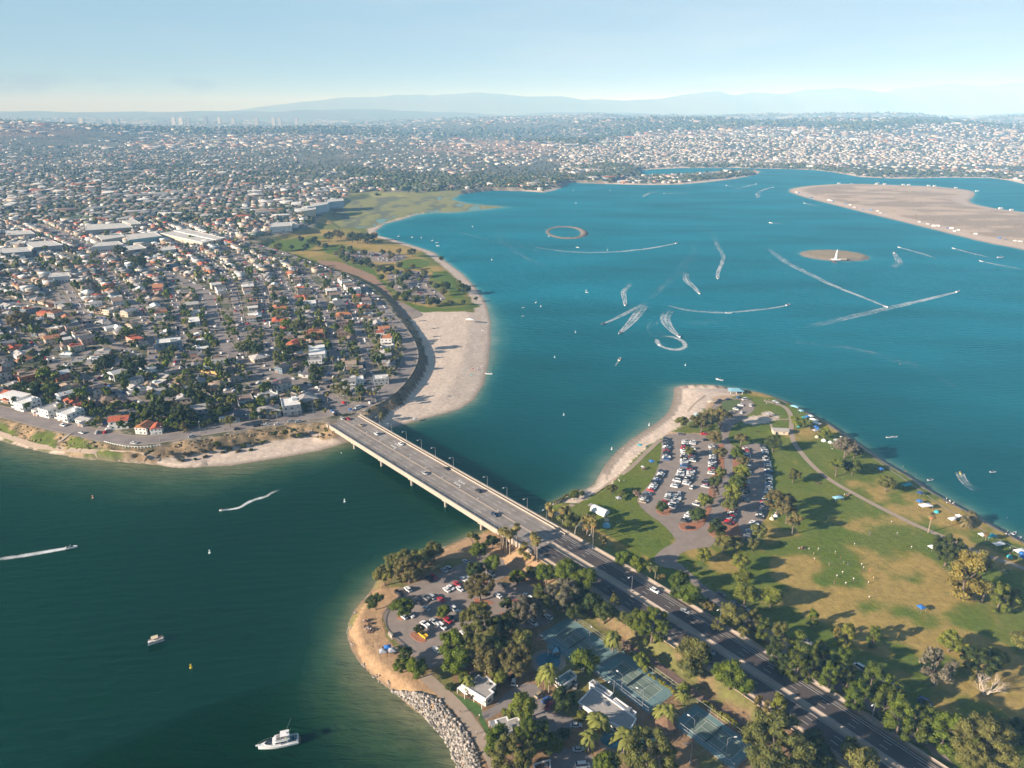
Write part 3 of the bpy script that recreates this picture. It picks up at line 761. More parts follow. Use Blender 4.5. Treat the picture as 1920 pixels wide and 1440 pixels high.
# wheel-track joints, raised seal strips
js = MB()
for off in (-9.3, -5.9, -2.4, 2.4, 5.9, 9.3): js.box(0, BL, off - 0.07, off + 0.07, 7.9, 8.008)
stuff(js.build("deck_seal", M_road, bridge))
pier_px = [(673, 836), (724, 868), (780, 904), (843, 944), (911, 986)]
pr = MB()
for j in (-10.5, 10.5):
    pr.prism([(0.9 * math.cos(a) * 1.0, j + 1.0 * math.sin(a)) for a in [k * math.pi / 6 for k in range(12)]], -2, 5.0)
pr.box(-0.8, 0.8, -12.6, 12.6, 4.5, 5.28)
pr.prism([(0.9 * math.cos(a), 1.0 * math.sin(a)) for a in [k * math.pi / 6 for k in range(12)]], -2, 5.0)
pm = pr.mesh("pier", M_fascia)
for u, v in pier_px:
    q = P(u, v, 1.0); t = (Vector(q) - Vector((BR0[0], BR0[1], 0))).dot(bd)
    shared("pier", pm, bridge, loc=(t, 0, 0))
for t0 in (-3.0, BL - 1.5):
    MB().box(t0, t0 + 4.5, -HW + 0.1, HW - 0.1, -1.0, 7.52).build("abutment", M_fascia, bridge)
ep = MB().box(-1.5, 1.5, -0.45, 0.45, 8.2, 10.0).mesh("end_pillar", M_fascia)
for t0 in (0.5, BL - 1): 
    for sg in (-1, 1): shared("end_pillar", ep, bridge, loc=(t0, sg * (HW + 0.3), -1.0))

def lamp(x, y, z, rz, label, h=9.0, arm=2.4, group=None):
    t = empty("street_lamp", (x, y, z), rz)
    if 'pole' not in LAMP:
        LAMP['pole'] = MB().tube([(0, 0, 0), (0, 0, h)], 0.13, 0.08, 6).box(-.25, .25, -.25, .25, 0, .5).mesh("pole", M_metal)
        LAMP['arm'] = MB().tube([(0, 0, h - 0.2), (0.8, 0, h + 0.35), (arm, 0, h + 0.45)], 0.07, 0.05, 5).mesh("arm", M_metal)
        LAMP['head'] = MB().box(arm - 0.15, arm + 0.85, -0.22, 0.22, h + 0.33, h + 0.52).mesh("lamp_head", M_white)
    for k in ('pole', 'arm', 'head'): shared({'pole': 'pole', 'arm': 'arm', 'head': 'lamp_head'}[k], LAMP[k], t)
    return reg(t, label, "street lamp", group)
LAMP = {}
for sg, us in ((-1, [(638, 805), (662, 820), (686, 835), (713, 850), (741, 866), (769, 884), (799, 902), (832, 920), (865, 940), (900, 960), (937, 983)]), (1, [(690, 790), (714, 802), (739, 814), (766, 830), (794, 846), (822, 860), (854, 880), (920, 915), (956, 936), (993, 958), (1030, 978)])):
    for i, (u, v) in enumerate(us):
        q = Vector(P(u, v, 8.2)); t = (q - Vector((BR0[0], BR0[1], 0))).dot(bd)
        p = Vector((BR0[0], BR0[1], 0)) + bd * t + bn * (sg * 11.9)
        side = "near" if sg < 0 else "bay-side"
        o = lamp(p.x, p.y, 8.16, BANG + (math.pi / 2 if sg < 0 else -math.pi / 2), "", group="lamps along the bridge")
        o["label"] = f"{['first','second','third','fourth','fifth','sixth','seventh','eighth','ninth','tenth','eleventh'][i]} grey lamp post from the town end on the bridge's {side} sidewalk"
        REG.pop()

# ------------------------------------------------------------------ causeway road
SN = {}
def strip(name, pts, a, b, dz, m, parent=None, hf=None, step=4.0):
    V, Fq = ribbon(pts, (a, b), dz, hf, step)
    return np_obj(name, V, Fq[:, ::-1], m, parent=parent)
croad = empty("causeway_road", (0, 0, 0)); setting(croad, "divided dark asphalt causeway road running down to the lower right")
RC = [tuple(p) for p in ROADC]
RC[0] = (BR1[0] + bd.x * 0.1, BR1[1] + bd.y * 0.1, 8.0)
RC = smooth_poly(RC, 2, closed=False)
strip("carriageway", RC, 1.6, 11.2, 0.02, M_road, croad)          # far side (left of travel is +)
strip("carriageway", RC, -11.4, -1.9, 0.02, M_road, croad)
def slab(name, pts, a, b, z0, z1, m, parent):
    Vt, Ft = ribbon(pts, (a, b), z1, None, 4.0); n = len(Vt)
    Vb = Vt.copy(); Vb[:, 2] += z0 - z1
    k = n // 2; i = np.arange(k - 1) * 2
    sides = np.concatenate([np.stack([i, i + 2, i + 2 + n, i + n], 1), np.stack([i + 1 + n, i + 3 + n, i + 3, i + 1], 1)])
    ends = np.array([[0, n, n + 1, 1], [2 * k - 1, 2 * k - 1 + n, 2 * k - 2 + n, 2 * k - 2]])
    return np_obj(name, np.concatenate([Vt, Vb]), np.concatenate([Ft[:, ::-1], sides, ends]), m, parent=parent)
slab("road_base", RC, -14.0, 14.0, -1.6, -0.02, M_path, croad)
slab("median_strip", RC, -1.9, 1.6, -0.3, 0.17, M_conc, croad)
slab("sidewalk", RC, 11.2, 13.9, -0.3, 0.17, M_conc, croad)
slab("verge", RC, -14.2, -11.4, -0.3, 0.14, M_path, croad)
wl = slab("low_wall", RC[: 2 * len(RC) // 3], 13.9, 14.25, -1.0, 1.0, M_fascia, croad)
dm = MB().box(-1.5, 1.5, -0.08, 0.08, 0, 0.006).mesh("lane_marking", M_line)
rs = resample(RC, 12.0)
for i in range(len(rs) - 1):
    a, b = np.array(rs[i]), np.array(rs[i + 1]); d = (b - a)[:2]; d /= np.linalg.norm(d); nv = np.array([-d[1], d[0]])
    for off in (4.6, 7.6, -4.8, -7.8):
        q = a[:2] + nv * off
        o = shared("lane_marking", dm, croad, loc=(q[0], q[1], a[2] + 0.035)); o.rotation_euler = (0, math.atan2(-(b[2] - a[2]), 12.0) * 1.0, math.atan2(d[1], d[0]))
for off in (10.4, 9.2, 1.95, -2.2, -10.9):
    V, Fq = ribbon(RC, (off - 0.09, off + 0.09), 0.034, None, 4.0); np_obj("edge_line", V, Fq[:, ::-1], M_line, parent=croad)
for i, (u, v) in enumerate([(1198, 1108), (1343, 1180), (1630, 1355), (1090, 1050), (1500, 1265)]):
    p = P(u, v, 5.0); q = Vector(p)
    d, bi, bt = seg_dist(np.array([q.x]), np.array([q.y]), RC, closed=False, want_t=True)
    a = np.array(RC[bi[0]]); b = np.array(RC[min(bi[0] + 1, len(RC) - 1)]); c0 = a + (b - a) * bt[0]; dd = (b - a)[:2]; dd /= np.linalg.norm(dd)
    off = 0.0 if i in (0,) else 12.6
    lamp(c0[0] - dd[1] * off, c0[1] + dd[0] * off, c0[2] + 0.15, math.atan2(dd[1], dd[0]) - math.pi / 2, "grey lamp post beside the causeway road", group="lamps along the causeway")
# sign gantry at the bridge's end (curved arm over the near lane, plain green board)
gp = P(1078, 1004, 7.6)
g = empty("road_sign", (gp[0], gp[1], 6.0), BANG + math.pi * 1.0)
MB().tube([(0, 0, -2), (0, 0, 4.5), (0.3, -1, 6.2), (0.3, -3.0, 7.0), (0.3, -5.0, 7.1)], 0.28, 0.16, 8).build("curved_post", M_fascia, g)
MB().box(0.1, 0.3, -6.6, -3.4, 5.6, 7.6).build("sign_board", mat("sign_green", (0.02, 0.16, 0.13), 0.4, 0.05), g)
MB().box(0.02, 0.08, -6.5, -3.5, 5.7, 7.5).build("board_back", M_metal, g)
reg(g, "green road sign hanging from a pale curved post over the bridge end", "road sign", exact=True)

# ------------------------------------------------------------------ streets of the town
Z = ZC
def street(px, w, name="street", m=None, sw=True, lab=None, dz=0.05):
    pts = smooth_poly([P(u, v, Z) for u, v in px], 2, closed=False)
    V, Fq = ribbon(pts, w, dz, None, 6.0)
    o = np_obj(name, V, Fq[:, ::-1], m or M_street); setting(o, lab)
    STREETS.append((pts, w))
    if sw:
        for s in (-1, 1):
            V, Fq = ribbon(pts, ((w / 2 + 0.1) * s, (w / 2 + 1.7) * s), dz + 0.02, None, 6.0)
            k = np_obj("pavement", V, Fq, M_conc, parent=o)
STREETS = []
BLUFF_RD = [(-120, 745), (0, 770), (42, 782), (90, 794), (133, 804), (167, 812), (208, 821), (250, 826), (285, 825), (330, 818), (380, 809), (430, 801), (480, 795), (540, 785), (600, 777), (650, 767), (690, 757), (718, 742), (745, 716), (762, 692), (771, 668), (764, 640), (748, 615), (733, 597), (718, 580)]
street(BLUFF_RD, 12, "bluff_road", M_street, True, "asphalt road running along the top of the bluff")
street([(718, 580), (700, 556), (680, 537), (650, 519), (617, 507), (590, 497), (560, 490)], 9, "bluff_road", None, False, "shaded road continuing north above the park", 0.09)
street([(645, 776), (628, 757), (605, 742), (580, 731), (550, 720), (520, 707), (490, 702), (466, 690), (440, 672), (418, 650), (406, 625), (400, 590), (393, 560), (370, 540), (330, 520), (280, 500), (220, 480), (160, 460), (100, 432), (40, 410)], 15, "main_avenue", None, True, "wide avenue running from the bridge into the town", 0.13)
SD = [[(500, 704), (507, 660), (502, 610), (498, 575), (492, 545), (485, 520)], [(600, 742), (630, 690), (628, 655), (618, 610), (606, 570), (590, 540), (570, 515)], [(30, 470), (100, 500), (140, 560), (165, 612), (200, 638), (240, 660), (285, 685), (335, 700), (400, 706)],
      [(190, 812), (205, 792), (245, 775), (262, 760), (230, 740), (170, 715), (120, 690), (60, 650), (0, 600)], [(262, 760), (300, 748), (360, 742), (420, 736), (470, 726), (520, 710)], [(110, 690), (150, 672), (190, 650)],
      [(700, 756), (690, 720), (690, 680), (680, 640), (668, 600), (655, 565), (630, 535), (600, 515)], [(406, 612), (460, 610), (506, 606), (560, 608), (616, 603), (672, 600), (735, 598)], [(285, 685), (290, 640), (268, 590), (240, 550), (210, 520), (180, 480)],
      [(240, 660), (200, 700), (170, 715)], [(330, 700), (345, 640), (330, 580), (320, 520)], [(0, 560), (60, 575), (110, 585), (150, 590), (220, 600), (270, 605), (345, 615), (405, 625)], [(0, 520), (80, 540), (150, 575)], [(450, 685), (455, 640), (448, 590), (440, 545), (420, 510), (380, 480), (320, 450)],
      [(550, 605), (548, 570), (535, 535), (520, 505)], [(560, 660), (506, 655)], [(630, 655), (690, 650), (765, 648)], [(0, 640), (50, 622), (100, 600)], [(0, 700), (60, 690), (110, 690)], [(485, 520), (430, 470), (360, 430), (280, 400), (200, 380)], [(590, 497), (520, 470), (440, 450), (380, 425), (300, 395)]]
for i, px in enumerate(SD): street(px, 7.5, "side_street", None, True, None, 0.052 + 0.0035 * i)

# beach path on the left shore, stairs of the bluff, curved ramps at the abutments
sp_ = smooth_poly([P(u, v, 1.2) for u, v in [(-60, 800), (0, 816), (33, 827), (67, 838), (100, 843), (133, 849), (167, 854), (220, 860), (283, 864), (300, 865)]], 2, closed=False)
V, Fq = ribbon(sp_, 3.6, 0.30, hz, 2.5); setting(np_obj("shore_path", V, Fq[:, ::-1], M_path), "pale concrete path along the foot of the bluff")
for pts, nm, w in (([(136, 818, 6), (122, 829, 4), (108, 838, 1.4)], "bluff_path", 2.0), ([(582, 795, 7.6), (578, 803, 6), (582, 812, 4), (592, 820, 2), (605, 823, 1.0)], "curved_ramp", 2.6), ([(692, 782, 7), (704, 778, 5), (709, 785, 3), (706, 793, 1.8), (698, 799, 1)], "curved_ramp", 2.4)):
    pp = smooth_poly([P(*q) for q in pts], 2, closed=False)
    V, Fq = ribbon(pp, w, 0.45, hz, 1.5); setting(np_obj(nm, V, Fq[:, ::-1], M_conc), None)
# guard posts along the bend
# ------------------------------------------------------------------ park sheets: lots, drives, paths
def zsheet(name, px, dz, m, z=ZP, s=1.0, ox=0, oy=0, lab=None, it=1):
    poly = smooth_poly(PX(px, z, s, ox, oy), it)
    return setting(MB().sheet(poly, z + dz).build(name, m), lab)
K = 1 / 3.0
LOT = [(600, 410), (690, 398), (830, 400), (890, 450), (945, 455), (935, 380), (905, 330), (890, 270), (885, 235), (960, 205), (1060, 195), (1115, 215), (1130, 260), (1080, 300), (1010, 345), (985, 385), (975, 425), (1000, 470), (1045, 480), (1060, 465), (1130, 450), (1195, 470), (1215, 560),
       (1225, 680), (1210, 780), (1200, 850), (1150, 930), (1100, 1000), (1060, 1010), (990, 960), (920, 975), (890, 1035), (800, 1045), (730, 1060), (690, 1090), (690, 1160), (640, 1150), (545, 1110), (600, 1050), (680, 1010), (680, 985), (600, 900), (520, 850), (470, 795), (460, 760), (530, 690), (575, 610), (600, 520)]
zsheet("parking_lot", LOT, 0.03, M_asph, s=K, ox=1040, oy=680, lab="pale asphalt parking lot in the middle of the park")
zsheet("lot_entrance_road", [(540, 1105), (600, 1150), (690, 1160), (760, 1230), (850, 1330), (960, 1400), (1100, 1500), (1290, 1640), (1500, 1800), (1700, 1950), (1900, 2100), (2200, 2330), (2300, 2280), (1900, 1990), (1700, 1850), (1500, 1700), (1290, 1560), (1110, 1430), (960, 1330), (850, 1260), (760, 1180), (700, 1120)], 0.036, M_asph, s=K, ox=1040, oy=680, lab="shaded service road behind the roadside trees")
M_isl = mat("planter_bark_soil", (0.34, 0.15, 0.08), 0.95, 0.2, 0.8)
M_kerb = mat("painted_kerb", (0.42, 0.20, 0.15), 0.8, 0.15, 0.6)
ISL = [[(930, 455), (955, 460), (950, 560), (955, 600), (935, 600), (915, 560), (910, 490)], [(905, 600), (950, 610), (940, 680), (915, 690), (905, 760), (870, 780), (865, 720), (880, 650)], [(865, 800), (885, 810), (850, 900), (830, 920), (790, 945), (720, 945), (700, 920), (700, 905), (760, 900), (800, 890), (840, 840)],
       [(990, 470), (1075, 480), (1075, 560), (1080, 600), (1040, 640), (1030, 700), (1040, 760), (990, 840), (960, 830), (955, 760), (975, 700), (1000, 640), (1005, 560)], [(1010, 860), (1060, 990), (1040, 1000), (990, 990), (930, 990), (880, 975), (865, 950), (865, 920), (900, 890), (950, 900)],
       [(580, 780), (640, 800), (660, 840), (640, 855), (600, 860), (568, 835)], [(740, 480), (775, 490), (775, 515), (740, 510)], [(945, 215), (1035, 205), (1050, 215), (1000, 280), (960, 300), (935, 290), (935, 240)]]
for i, q in enumerate(ISL):
    poly = smooth_poly(PX(q, ZP, K, 1040, 680), 1)
    o = MB().prism(poly, ZP - 0.1, ZP + 0.16, bottom=False).build("planting_island", [M_isl if i < 7 else MATS["ground"]])
    if i == 7: o.data.materials[0] = mat("loop_grass", (0.10, 0.13, 0.035), 0.95, 0.2, 0.4)
    setting(o)
    cx = sum(p[0] for p in poly) / len(poly); cy = sum(p[1] for p in poly) / len(poly)
    out_ = [(cx + (p[0] - cx) * 1.03, cy + (p[1] - cy) * 1.03) for p in poly]
    MB().prism(out_, ZP - 0.1, ZP + 0.12, bottom=False).build("kerb", M_kerb, o)
zsheet("lane_strip", [(950, 455), (1000, 460), (1005, 560), (1010, 640), (975, 720), (955, 800), (930, 850), (880, 900), (862, 900), (905, 820), (925, 740), (950, 640), (955, 560)], 0.05, M_street, s=K, ox=1040, oy=680, it=1)
def path(px, w, name="footpath", s=1.0, ox=0, oy=0, m=None, lab=None, z=ZP, dz=0.06):
    pts = smooth_poly([P(u * s + ox, v * s + oy, z) for u, v in px], 2, closed=False)
    V, Fq = ribbon(pts, w, dz, hz, 3.0)
    return setting(np_obj(name, V, Fq[:, ::-1], m or M_path), lab)
path([(1180, 215), (1240, 230), (1290, 245), (1320, 275), (1335, 320), (1330, 360), (1335, 420), (1350, 460), (1390, 510), (1430, 560), (1500, 625), (1580, 680), (1680, 735), (1800, 800), (1900, 850), (2000, 900), (2080, 935), (2200, 985), (2320, 1045), (2420, 1080), (2560, 1130), (2740, 1190)], 3.4, s=K, ox=1040, oy=680, lab="concrete footpath winding through the park lawn")
path([(1210, 300), (1260, 320), (1325, 318)], 1.8, s=K, ox=1040, oy=680, dz=.07)
path([(1215, 345), (1225, 380), (1240, 405)], 1.8, s=K, ox=1040, oy=680, dz=.07)
path([(100, 800), (190, 750), (250, 710), (330, 650), (400, 615), (450, 570), (520, 500), (620, 410)], 3.0, s=K, ox=1040, oy=680, lab="path along the top of the west beach", m=M_path)
path([(100, 800), (40, 840), (0, 860)], 3.0, s=K, ox=1040, oy=680)
path([(750, 270), (790, 225), (850, 185)], 2.0, s=K, ox=1040, oy=680)
# lower lot (left of the causeway)
LOTB = [(355, 600), (350, 560), (400, 520), (450, 470), (420, 440), (470, 420), (600, 380), (700, 330), (800, 290), (870, 240), (950, 230), (1100, 300), (1130, 330), (1010, 375), (960, 400), (1180, 400), (1240, 460), (1200, 520), (1330, 560), (1300, 620), (1200, 660), (1100, 640), (990, 680), (900, 640), (830, 690), (760, 730), (690, 760), (720, 830), (690, 860), (590, 880), (480, 780), (400, 700)]
zsheet("lower_parking_lot", LOTB, 0.03, M_asph, s=K, ox=600, oy=960, lab="pale asphalt parking lot on the lower point")
LB = [[(505, 685), (545, 670), (590, 700), (600, 730), (560, 735), (515, 705)], [(430, 590), (460, 560), (500, 560), (490, 600), (450, 610)], [(860, 480), (960, 500), (985, 520), (880, 520)], [(1010, 560), (1060, 580), (1080, 610), (1040, 610)], [(880, 350), (960, 400), (900, 410), (860, 370)], [(660, 570), (720, 590), (690, 610), (650, 590)]]
for q in LB:
    poly = smooth_poly(PX(q, ZP, K, 600, 960), 1)
    o = setting(MB().prism(poly, ZP - .1, ZP + .16, bottom=False).build("planting_island", M_isl)); cx = sum(p[0] for p in poly) / len(poly); cy = sum(p[1] for p in poly) / len(poly)
    MB().prism([(cx + (p[0] - cx) * 1.05, cy + (p[1] - cy) * 1.05) for p in poly], ZP - .1, ZP + .12, bottom=False).build("kerb", M_kerb, o)
path([(590, 925), (640, 970), (700, 1020), (790, 1110), (850, 1190), (900, 1260), (940, 1330), (975, 1400), (1010, 1480), (1060, 1600)], 5.0, s=K, ox=600, oy=960, lab="wide pale path above the riprap")
zsheet("path_lawn", [(700, 985), (760, 1030), (860, 1060), (915, 1100), (905, 1130), (930, 1180), (960, 1240), (950, 1290), (930, 1230), (870, 1140), (800, 1080), (730, 1020)], 0.05, mat("lawn", (0.07, 0.13, 0.03), 0.95, 0.2, 0.5), s=K, ox=600, oy=960, lab="strip of green lawn between path and pavilions")
DRV = [(890, 1130), (960, 1110), (1010, 1060), (1060, 1010), (1130, 970), (1200, 960), (1260, 1010), (1300, 1090), (1300, 1130), (1420, 1150), (1440, 1200), (1320, 1240), (1340, 1330), (1500, 1340), (1640, 1480), (1300, 1480), (1280, 1300), (1210, 1210), (1150, 1130), (1080, 1100), (1000, 1130), (960, 1160), (900, 1175)]
zsheet("resort_drive", DRV, 0.03, M_street, s=K, ox=600, oy=960, lab="dark asphalt drive winding between the pavilions")
zsheet("service_lane", [(1500, 590), (1560, 570), (1700, 680), (1840, 790), (1960, 880), (2080, 970), (2260, 1100), (2460, 1240), (2700, 1440), (2640, 1440), (2400, 1250), (2200, 1110), (2050, 1000), (1900, 880), (1740, 760), (1600, 660)], 0.045, mat("brown_lane", (0.20, 0.13, 0.10), 0.95, 0.15, 0.5), s=K, ox=600, oy=960, lab="narrow lane between the courts and the causeway trees")
# red kerbs of the lane
# ------------------------------------------------------------------ north park lots
zsheet("north_parking_lot", [(620, 477), (660, 470), (720, 473), (765, 478), (757, 487), (738, 493), (690, 490), (650, 485)], 0.03, M_asph, lab="crowded parking lot of the north park")
zsheet("north_parking_lot", [(725, 512), (760, 506), (800, 510), (806, 522), (800, 532), (830, 552), (838, 562), (800, 570), (770, 565), (740, 545), (728, 528)], 0.03, M_asph, lab="parking lot between the trees of the north park")
zsheet("beach_corner_lot", [(735, 592), (728, 580), (738, 560), (752, 566), (795, 588), (788, 594), (765, 600), (742, 601)], 0.1, M_asph, z=2.6)
# ------------------------------------------------------------------ vegetation prototypes
def icos(sub=1):
    bm = bmesh.new(); bmesh.ops.create_icosphere(bm, subdivisions=sub, radius=1)
    V = np.array([v.co[:] for v in bm.verts]); Fq = np.array([[v.index for v in f.verts] for f in bm.faces]); bm.free(); return V, Fq
IC1, IC1F = icos(1); IC2, IC2F = icos(2)
def crown_data(seed, n=1500, clumps=14, rz=0.8, flat=0.0, leaf=0.055, spread=0.62, cr=(0.28, 0.42), cone=0.0, core=True):
    g = np.random.default_rng(seed)
    d = g.normal(size=(clumps, 3)); d[:, 2] = np.where(g.uniform(0, 1, clumps) < .28, -.5, 1) * np.abs(d[:, 2]) * (1 - flat) - 0.1; d /= np.linalg.norm(d, axis=1)[:, None]
    cc = d * g.uniform(spread * 0.6, spread * 1.08, (clumps, 1))
    cc[:, 2] *= rz
    rad = g.uniform(cr[0], cr[1], clumps)
    if cone:
        t = np.linspace(-1, 1, clumps); cc[:, 2] = t * rz * 0.95; w = (1 - 0.62 * cone * (t + 1) / 2) * (0.45 + 0.55 * np.minimum(1, (t + 1.25) * 1.6))
        a = g.uniform(0, 6.28, clumps); cc[:, 0] = np.cos(a) * w * spread; cc[:, 1] = np.sin(a) * w * spread; rad *= 0.75 + 0.5 * w
    k = g.integers(0, clumps, n)
    u = g.normal(size=(n, 3)); u[:, 2] += 0.25; u /= np.linalg.norm(u, axis=1)[:, None]
    rr_ = rad[k] * g.uniform(0.72, 1.1, n)
    p = cc[k] + u * rr_[:, None] * np.array([1, 1, 0.8])
    nrm = u + g.normal(size=(n, 3)) * 0.45; nrm /= np.linalg.norm(nrm, axis=1)[:, None]
    a = np.cross(nrm, g.normal(size=(n, 3))); a /= np.linalg.norm(a, axis=1)[:, None] + 1e-9; b = np.cross(nrm, a)
    s = (leaf * g.uniform(0.6, 1.35, n))[:, None]
    V = np.stack([p - a * s - b * s * .6, p + a * s - b * s * .6, p + a * s * .8 + b * s * .6, p - a * s * .8 + b * s * .6], 1).reshape(-1, 3)
    Fq = np.arange(4 * n).reshape(-1, 4)
    ct = g.uniform(0.72, 1.25, clumps); t = ct[k] * g.uniform(0.8, 1.2, n)
    tint = np.stack([t * g.uniform(0.9, 1.12, n), t, t * g.uniform(0.85, 1.1, n)], 1); tint = np.repeat(tint, 4, 0)
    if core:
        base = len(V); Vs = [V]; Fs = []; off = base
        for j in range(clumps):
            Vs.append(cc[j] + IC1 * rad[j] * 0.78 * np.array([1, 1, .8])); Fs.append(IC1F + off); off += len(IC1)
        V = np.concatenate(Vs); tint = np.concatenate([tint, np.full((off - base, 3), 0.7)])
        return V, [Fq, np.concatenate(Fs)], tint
    return V, [Fq], tint
def crown(seed, name="crown", **k):
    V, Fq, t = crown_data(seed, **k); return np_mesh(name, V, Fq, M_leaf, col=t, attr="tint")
CR = {
    'round': [crown(s, n=3200, clumps=26, rz=0.85, leaf=0.042, spread=0.68, cr=(0.24, 0.38)) for s in (1, 2, 3)],
    'spread': [crown(s, n=3200, clumps=28, rz=0.62, leaf=0.040, spread=0.74, cr=(0.18, 0.30)) for s in (4, 5, 6)],
    'tall': [crown(s, n=2400, clumps=24, rz=1.15, leaf=0.042, spread=0.60, cr=(0.20, 0.30), cone=0.8) for s in (7, 8, 9)],
    'loose': [crown(s, n=2200, clumps=20, rz=1.0, leaf=0.045, spread=0.72, cr=(0.17, 0.28)) for s in (10, 11)],
    'biground': [crown(s, n=9500, clumps=70, rz=0.85, leaf=0.021, spread=0.84, cr=(0.12, 0.21)) for s in (21, 22)],
    'shrub': [crown(s, n=700, clumps=9, rz=0.5, leaf=0.07, spread=0.6, cr=(0.28, 0.45)) for s in (12, 13)],
}
def trunk_mesh(seed, h, r=0.07, limbs=4, lean=0.1, top=0.55):
    g = random.Random(seed); m = MB(); x = g.uniform(-lean, lean); y = g.uniform(-lean, lean)
    m.tube([(0, 0, -0.03), (x * .3, y * .3, h * .3), (x, y, h * top)], r, r * .6, 7)
    for k in range(limbs):
        a = k * 6.28 / limbs + g.uniform(-.4, .4); l = g.uniform(.35, .6)
        m.tube([(x, y, h * top * .93), (x + math.cos(a) * l * .5, y + math.sin(a) * l * .5, h * (top + .12)), (x + math.cos(a) * l, y + math.sin(a) * l, h * (top + .32))], r * .5, r * .15, 5)
    return m.mesh("trunk", M_trunk)
TK = [trunk_mesh(s, 1.5) for s in range(3)]
def palm_mesh(kind, seed):
    g = np.random.default_rng(seed); V = []; Fs = []; T = []; o = 0
    n = 26 if kind == 'fan' else 30
    for k in range(n):
        a = k * 2.399 + g.uniform(-.2, .2); e = math.radians(g.uniform(-55, 75) if kind == 'fan' else g.uniform(-35, 70)); L = (1.0 if kind == 'fan' else 1.75) * g.uniform(.8, 1.1)
        segs = 3 if kind == 'fan' else 5; droop = 0.35 if kind == 'fan' else 0.75
        ring = []
        for s in range(segs + 1):
            t = s / segs; hr = L * t * math.cos(e); zz = L * t * math.sin(e) - droop * t * t * L
            w = (0.06 + 0.40 * math.sin(math.pi * min(1, t * 1.05) * .85)) if kind == 'fan' else 0.26 * math.sin(math.pi * (0.12 + t * .85)) + .02
            c = np.array([math.cos(a) * hr, math.sin(a) * hr, zz]); sd_ = np.array([-math.sin(a), math.cos(a), 0]) * w
            ring += [c - sd_ - [0, 0, w * .35], c, c + sd_ - [0, 0, w * .35]]
        V += ring
        for s in range(segs):
            b = o + s * 3; Fs += [(b, b + 3, b + 4, b + 1), (b + 1, b + 4, b + 5, b + 2)]
        c = g.uniform(.75, 1.2); brown = e < -0.45
        T += [[c * (1.5 if brown else 1), c * (0.9 if brown else 1), c * (.8 if brown else 1)]] * (3 * (segs + 1)); o += 3 * (segs + 1)
    return np_mesh("fronds", np.array(V), [np.array(Fs)], M_leaf, col=np.array(T), attr="tint")
PF = [palm_mesh('fan', 1), palm_mesh('fan', 2)]; PD = [palm_mesh('date', 3), palm_mesh('date', 4)]
PT = MB().tube([(0, 0, -0.02), (0.006, 0, .5), (0, 0, 1)], .028, .019, 8).mesh("trunk", M_ptrunk)
GREEN = {'g': (0.115, 0.150, 0.014), 'o': (0.165, 0.165, 0.042), 'b': (0.185, 0.155, 0.052), 'd': (0.074, 0.098, 0.022), 'l': (0.175, 0.195, 0.026), 'y': (0.28, 0.26, 0.03), 's': (0.185, 0.165, 0.105), 'k': (0.100, 0.125, 0.018), 'p': (0.26, 0.19, 0.14), 'a': (0.22, 0.18, 0.04)}
WORD = {'g': "bright green", 'o': "olive", 'b': "brownish green", 'd': "dark green", 'l': "light green", 'y': "yellow-green", 's': "grey-leaved", 'k': "deep green", 'p': "pinkish-grey", 'a': "golden"}
SHAPE = {'round': ("round", "broadleaf_tree"), 'spread': ("spreading", "broadleaf_tree"), 'tall': ("tall narrow", "conifer_tree"), 'loose': ("open-crowned", "broadleaf_tree"), 'shrub': ("low", "shrub")}
NTREE = 0
def tree(x, y, z, r, col, shape='round', group=None, hk=None, where="tree"):
    """r crown radius in metres"""
    global NTREE
    NTREE += 1
    rz = {'round': .85, 'spread': .66, 'tall': 1.2, 'loose': 1.0, 'shrub': .5}[shape]
    th = {'round': 1.05, 'spread': 0.98, 'tall': 1.35, 'loose': 1.15, 'shrub': 0.35}[shape] if hk is None else hk
    root = empty(SHAPE[shape][1], (x, y, z), 0)
    sk = 'biground' if (shape in ('round', 'spread') and r > 7.6) else shape
    ci = R.randrange(len(CR[sk])); v = R.uniform(.85, 1.18); c = GREEN[col]
    rz_ = R.uniform(0, 6.28)
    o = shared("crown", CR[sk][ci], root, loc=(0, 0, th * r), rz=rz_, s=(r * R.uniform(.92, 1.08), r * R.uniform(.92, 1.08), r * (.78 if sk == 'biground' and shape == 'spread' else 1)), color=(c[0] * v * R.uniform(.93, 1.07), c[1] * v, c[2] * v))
    if shape != 'shrub':
        shared("trunk", TK[R.randrange(3)], root, rz=rz_, s=(r, r, r * th / 1.05))
    nm = "shrub" if shape == 'shrub' else "tree"
    reg(root, f"{WORD[col]} {SHAPE[shape][0]} {where if where != 'tree' else nm}", nm, group)
    return root
def tpx(lst, k, ox, oy, group, zg=ZP, base=False, city=False):
    for it in lst:
        u, v, rp = it[0] * k + ox, it[1] * k + oy, it[2] * k
        col = it[3] if len(it) > 3 else 'g'; shape = it[4] if len(it) > 4 else 'round'
        d = dist(u, v, zg + 5); r = rp * d / F
        th = {'round': 1.05, 'spread': 0.98, 'tall': 1.35, 'loose': 1.15, 'shrub': 0.35}[shape]
        q = P(u, v, zg + th * r)
        z = hz1(q[0], q[1]); q2 = P(u, v, z + th * r)
        tree(q2[0], q2[1], z - 0.1, r * (1.0 if zg == ZC else 1.15), col, shape, group)
